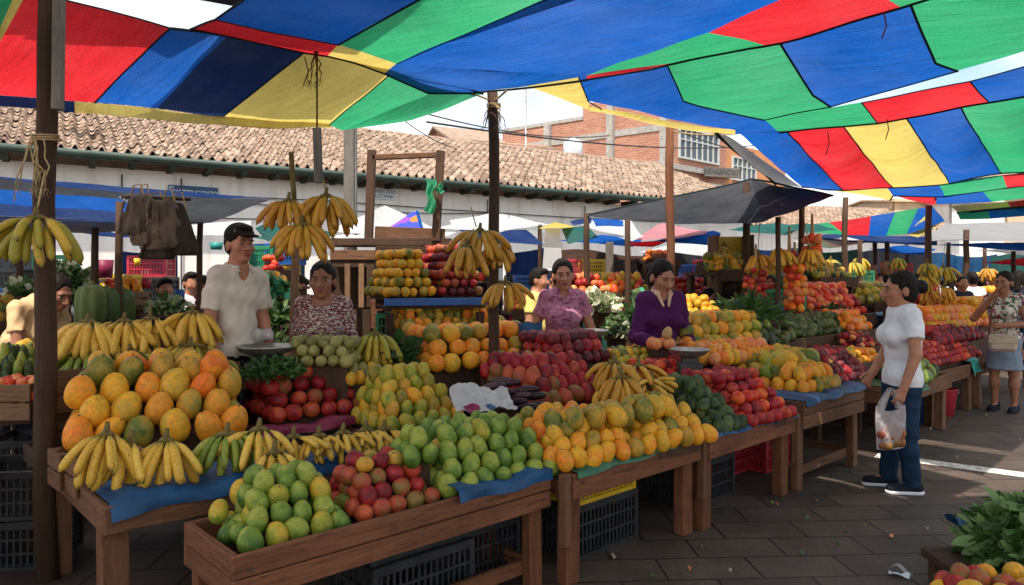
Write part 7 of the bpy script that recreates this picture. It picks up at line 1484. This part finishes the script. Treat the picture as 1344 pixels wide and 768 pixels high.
BG += [('distant shopper in yellow beyond the drooping awning', 1140, 16, 1.4, 1.64, 'yellow', .6, 'denim', 'short', False, 1), ('distant shopper in white beside the far aisle posts', 1206, 15, 2.2, 1.66, 'white', .7, 'denim', 'bun', True, 1), ('distant shopper in red walking at the aisle end', 1226, 18, .4, 1.68, 'red', .7, 'dark', 'short', False, 1), ('distant shopper in green at the aisle end', 1316, 17, 2.9, 1.66, 'green', .8, 'dark', 'bun', True, 1), ('seller in blue behind the distant peach apples', 1152, 14, .1, 1.64, 'blue', .8, 'dark', 'bun', True, 1), ('seller in dark clothes behind the far oranges', 1262, 11.2, .1, 1.6, 'dark', 1.0, 'dark', 'bun', True, 1), ('seller in beige at the tent under the yellow squashes', 1010, 10.2, -.2, 1.6, 'beige', .8, 'dark', 'long', True, 1.05), ('shopper in pink near the crimson apples', 866, 10.8, 2.4, 1.6, 'pink', .6, 'denim', 'long', True, 1), ('seller in white behind the pink tub', 148, 8.9, .1, 1.6, 'white', .7, 'dark', 'bun', True, 1), ('seller in red behind the shelf of red apples', 392, 8.9, -.2, 1.6, 'red', .7, 'dark', 'bun', True, 1), ('shopper in grey beyond the yellow parasol', 724, 11.0, 1.0, 1.66, 'grey', .8, 'denim', 'short', False, 1)]
for lb, px, Y, rz, H, tm, sl_, bm, hr, wm, bd in BG:
    person(lb, stp(px, Y), rz, H, dict(wrR=(.1, -.2, .62 * H), wrL=(-.16 * H, -.06, .49 * H)), head=(R.uniform(-.3, .3), .1, 0), hs=1.08, skin=R.choice(['tan', 'brown']), woman=wm, hair=hr, build=bd, top=dict(mat=tm, sleeve=sl_, fold=.004), bottom=dict(mat=bm), res=.019, hands=False, face=False)
print('FRUIT', NFRUIT[0], 'OBJECTS', len(bpy.data.objects))
# more awnings, crates and hanging goods that crowd the middle distance
for c, lb, q in [('white', 'faded white awning low beyond the counter', ((430, 312, 10), (520, 300, 11.5), (600, 304, 11.5), (560, 316, 9.8))), ('grey', 'grey awning low behind the pomegranate shelf', ((560, 312, 10.2), (640, 300, 11.6), (716, 302, 11.6), (700, 318, 10))), ('blue', 'blue awning strip beyond the teal apple stall', ((730, 318, 11.4), (790, 308, 12.4), (850, 312, 12.2), (830, 322, 11))), ('white', 'white awning beyond the reddish post', ((840, 330, 12.6), (890, 320, 13.4), (950, 322, 13), (940, 334, 12))),
                 ('teal', 'dark green awning under the right of the tent', ((955, 300, 11), (1020, 292, 12.2), (1060, 300, 12), (1030, 310, 10.6))), ('white', 'pale awning beyond the green plantains', ((1040, 318, 13), (1110, 312, 15), (1140, 318, 14.6), (1090, 326, 12.6))), ('navy', 'dark awning at the left beyond the brown bags', ((60, 304, 8.8), (150, 298, 9.5), (230, 302, 9.4), (220, 314, 8.6))), ('teal', 'dark green sheet low beyond the man', ((330, 312, 8.8), (395, 300, 9.3), (440, 306, 9.2), (420, 322, 8.6))),
                 ('blue', 'blue sheet over the far aisle stalls', ((1140, 326, 16), (1190, 322, 17), (1230, 326, 17), (1210, 334, 15.6))), ('white', 'white sheet at the far right above the red awning', ((1280, 330, 17), (1344, 324, 18), (1420, 326, 18), (1400, 338, 16.6)))]:
    tarp('stall_awning', lb, [(c, 'sheet', tuple(D(*p) for p in q))], cat='awning', n=8, amp=.05, sag=.03)
XM = ['green_plastic', 'blue_plastic', 'red_plastic', 'yellow_plastic', 'black_plastic']
for i, (px, py, Y) in enumerate(((690, 388, 10.4), (700, 372, 10.4), (748, 352, 11.5), (780, 350, 11.6), (815, 352, 11.7), (868, 362, 12.4), (900, 356, 12.6), (930, 350, 12.6), (1000, 352, 11.6), (1090, 380, 11.8), (1120, 366, 12.6), (1150, 360, 15), (1180, 352, 16), (448, 372, 8.6), (470, 352, 9.4), (340, 338, 8.6), (372, 334, 8.7), (200, 350, 9), (150, 372, 8.4), (20, 366, 9), (72, 346, 9.2))):
    q = D(px, py, Y); m = XM[i % 5]; s = (R.uniform(.36, .5), .3, R.uniform(.2, .3)); 
    for k in range(2): plastic_crate((q.x + R.gauss(0, .03), q.y, q.z - s[2] * (k + .5)), R.gauss(0, .1), XM[(i + k * 2) % 5], f'{XM[(i + k * 2) % 5].split("_")[0]} crate, {"upper" if k == 0 else "lower"} of the pair {["left of the yellow shirt", "above the peach apples", "over the red apples", "between red apples and pears", "over the mixed pears", "right of the mixed pears", "over the crimson apples", "near the blue shirt", "under the black tent", "behind the tomato mound", "beyond the tomato mound", "in the distant aisle", "near the distant shopper in red", "beside the knitted top", "under the counter end", "beside the polo shirt", "below the banana trio", "under the cloth bags", "by the pink tub", "at the left edge", "above the flowered greens"][i]}', s)
    boards('trestle', 'trestle carrying the crate pair ' + ["left of the yellow shirt", "above the peach apples", "over the red apples", "between red apples and pears", "over the mixed pears", "right of the mixed pears", "over the crimson apples", "near the blue shirt", "under the black tent", "behind the tomato mound", "beyond the tomato mound", "in the distant aisle", "near the distant shopper in red", "beside the knitted top", "under the counter end", "beside the polo shirt", "below the banana trio", "under the cloth bags", "by the pink tub", "at the left edge", "above the flowered greens"][i], 'trestle', (q.x, q.y, 0), 0, [('top_board', (0, 0, q.z - s[2] * 1.5 - .02), (.55, .34, .035), (0, 0, 0), 'wood_dark')] + [('leg', (e * .22, 0, (q.z - s[2] * 1.5 - .04) / 2), (.05, .3, q.z - s[2] * 1.5 - .04), (0, 0, 0), 'wood_dark') for e in (-1, 1)])
print('FRUIT', NFRUIT[0], 'OBJECTS', len(bpy.data.objects))
for lb, px, Y, rz, H, tm, hr in (('distant shopper in pale blue left of the drooping awning', 1084, 15.5, .9, 1.64, 'blue', 'short'), ('distant shopper in white under the red-orange awning', 1176, 18.5, 2.6, 1.66, 'white', 'long'), ('distant shopper in pink at the very end of the aisle', 1238, 21, .1, 1.62, 'pink', 'bun'), ('distant shopper in beige at the very end of the aisle', 1256, 20, 3.0, 1.66, 'beige', 'short'), ('distant shopper in red by the right edge posts', 1300, 20, 1.8, 1.64, 'red', 'bun'), ('distant shopper in dark clothes by the red awning', 1330, 18.5, -.6, 1.66, 'dark', 'short'), ('distant shopper in green beyond the handbag woman', 1290, 14, 2.2, 1.6, 'green', 'bun'), ('shopper in grey beyond the white draped sheet', 690, 12.4, .4, 1.64, 'grey', 'short'), ('shopper in yellow beyond the pink parasol', 846, 13.2, 2.8, 1.62, 'yellow', 'bun'), ('shopper in red beyond the counter', 452, 9.8, .4, 1.6, 'red', 'bun'), ('shopper in beige beyond the back shelf', 676, 11.5, -.5, 1.62, 'beige', 'long'), ('shopper in white beyond the left basket stall', 110, 9.3, .3, 1.62, 'white', 'short')):
    person(lb, stp(px, Y), rz, H, dict(wrR=(.1, -.2, .62 * H), wrL=(-.16 * H, -.06, .49 * H)), head=(R.uniform(-.3, .3), .1, 0), hs=1.08, skin=R.choice(['tan', 'brown']), woman=True, hair=hr, top=dict(mat=tm, sleeve=.7, fold=.004), bottom=dict(mat='dark'), res=.021, hands=False, face=False)
for i, (px, py, Y, lb) in enumerate(((1090, 340, 10.8, 'banana hand hung over the green plantains'), (1128, 338, 12.2, 'banana hand hung by the slim aisle post'), (1178, 338, 13.5, 'banana hand hung in the distant dark stall'), (1296, 352, 13, 'banana hand hung beyond the handbag woman'), (950, 322, 9.2, 'banana hand hung over the yellow squashes'), (1120, 344, 11.6, 'small banana hand beside the tomato mound post'))):
    bn(px, py, Y, lb, n=7, length=.24, mat=R.choice(['gold', 'yellow', 'half']), group=GF, width=.045, spread=.9, splay=.12)
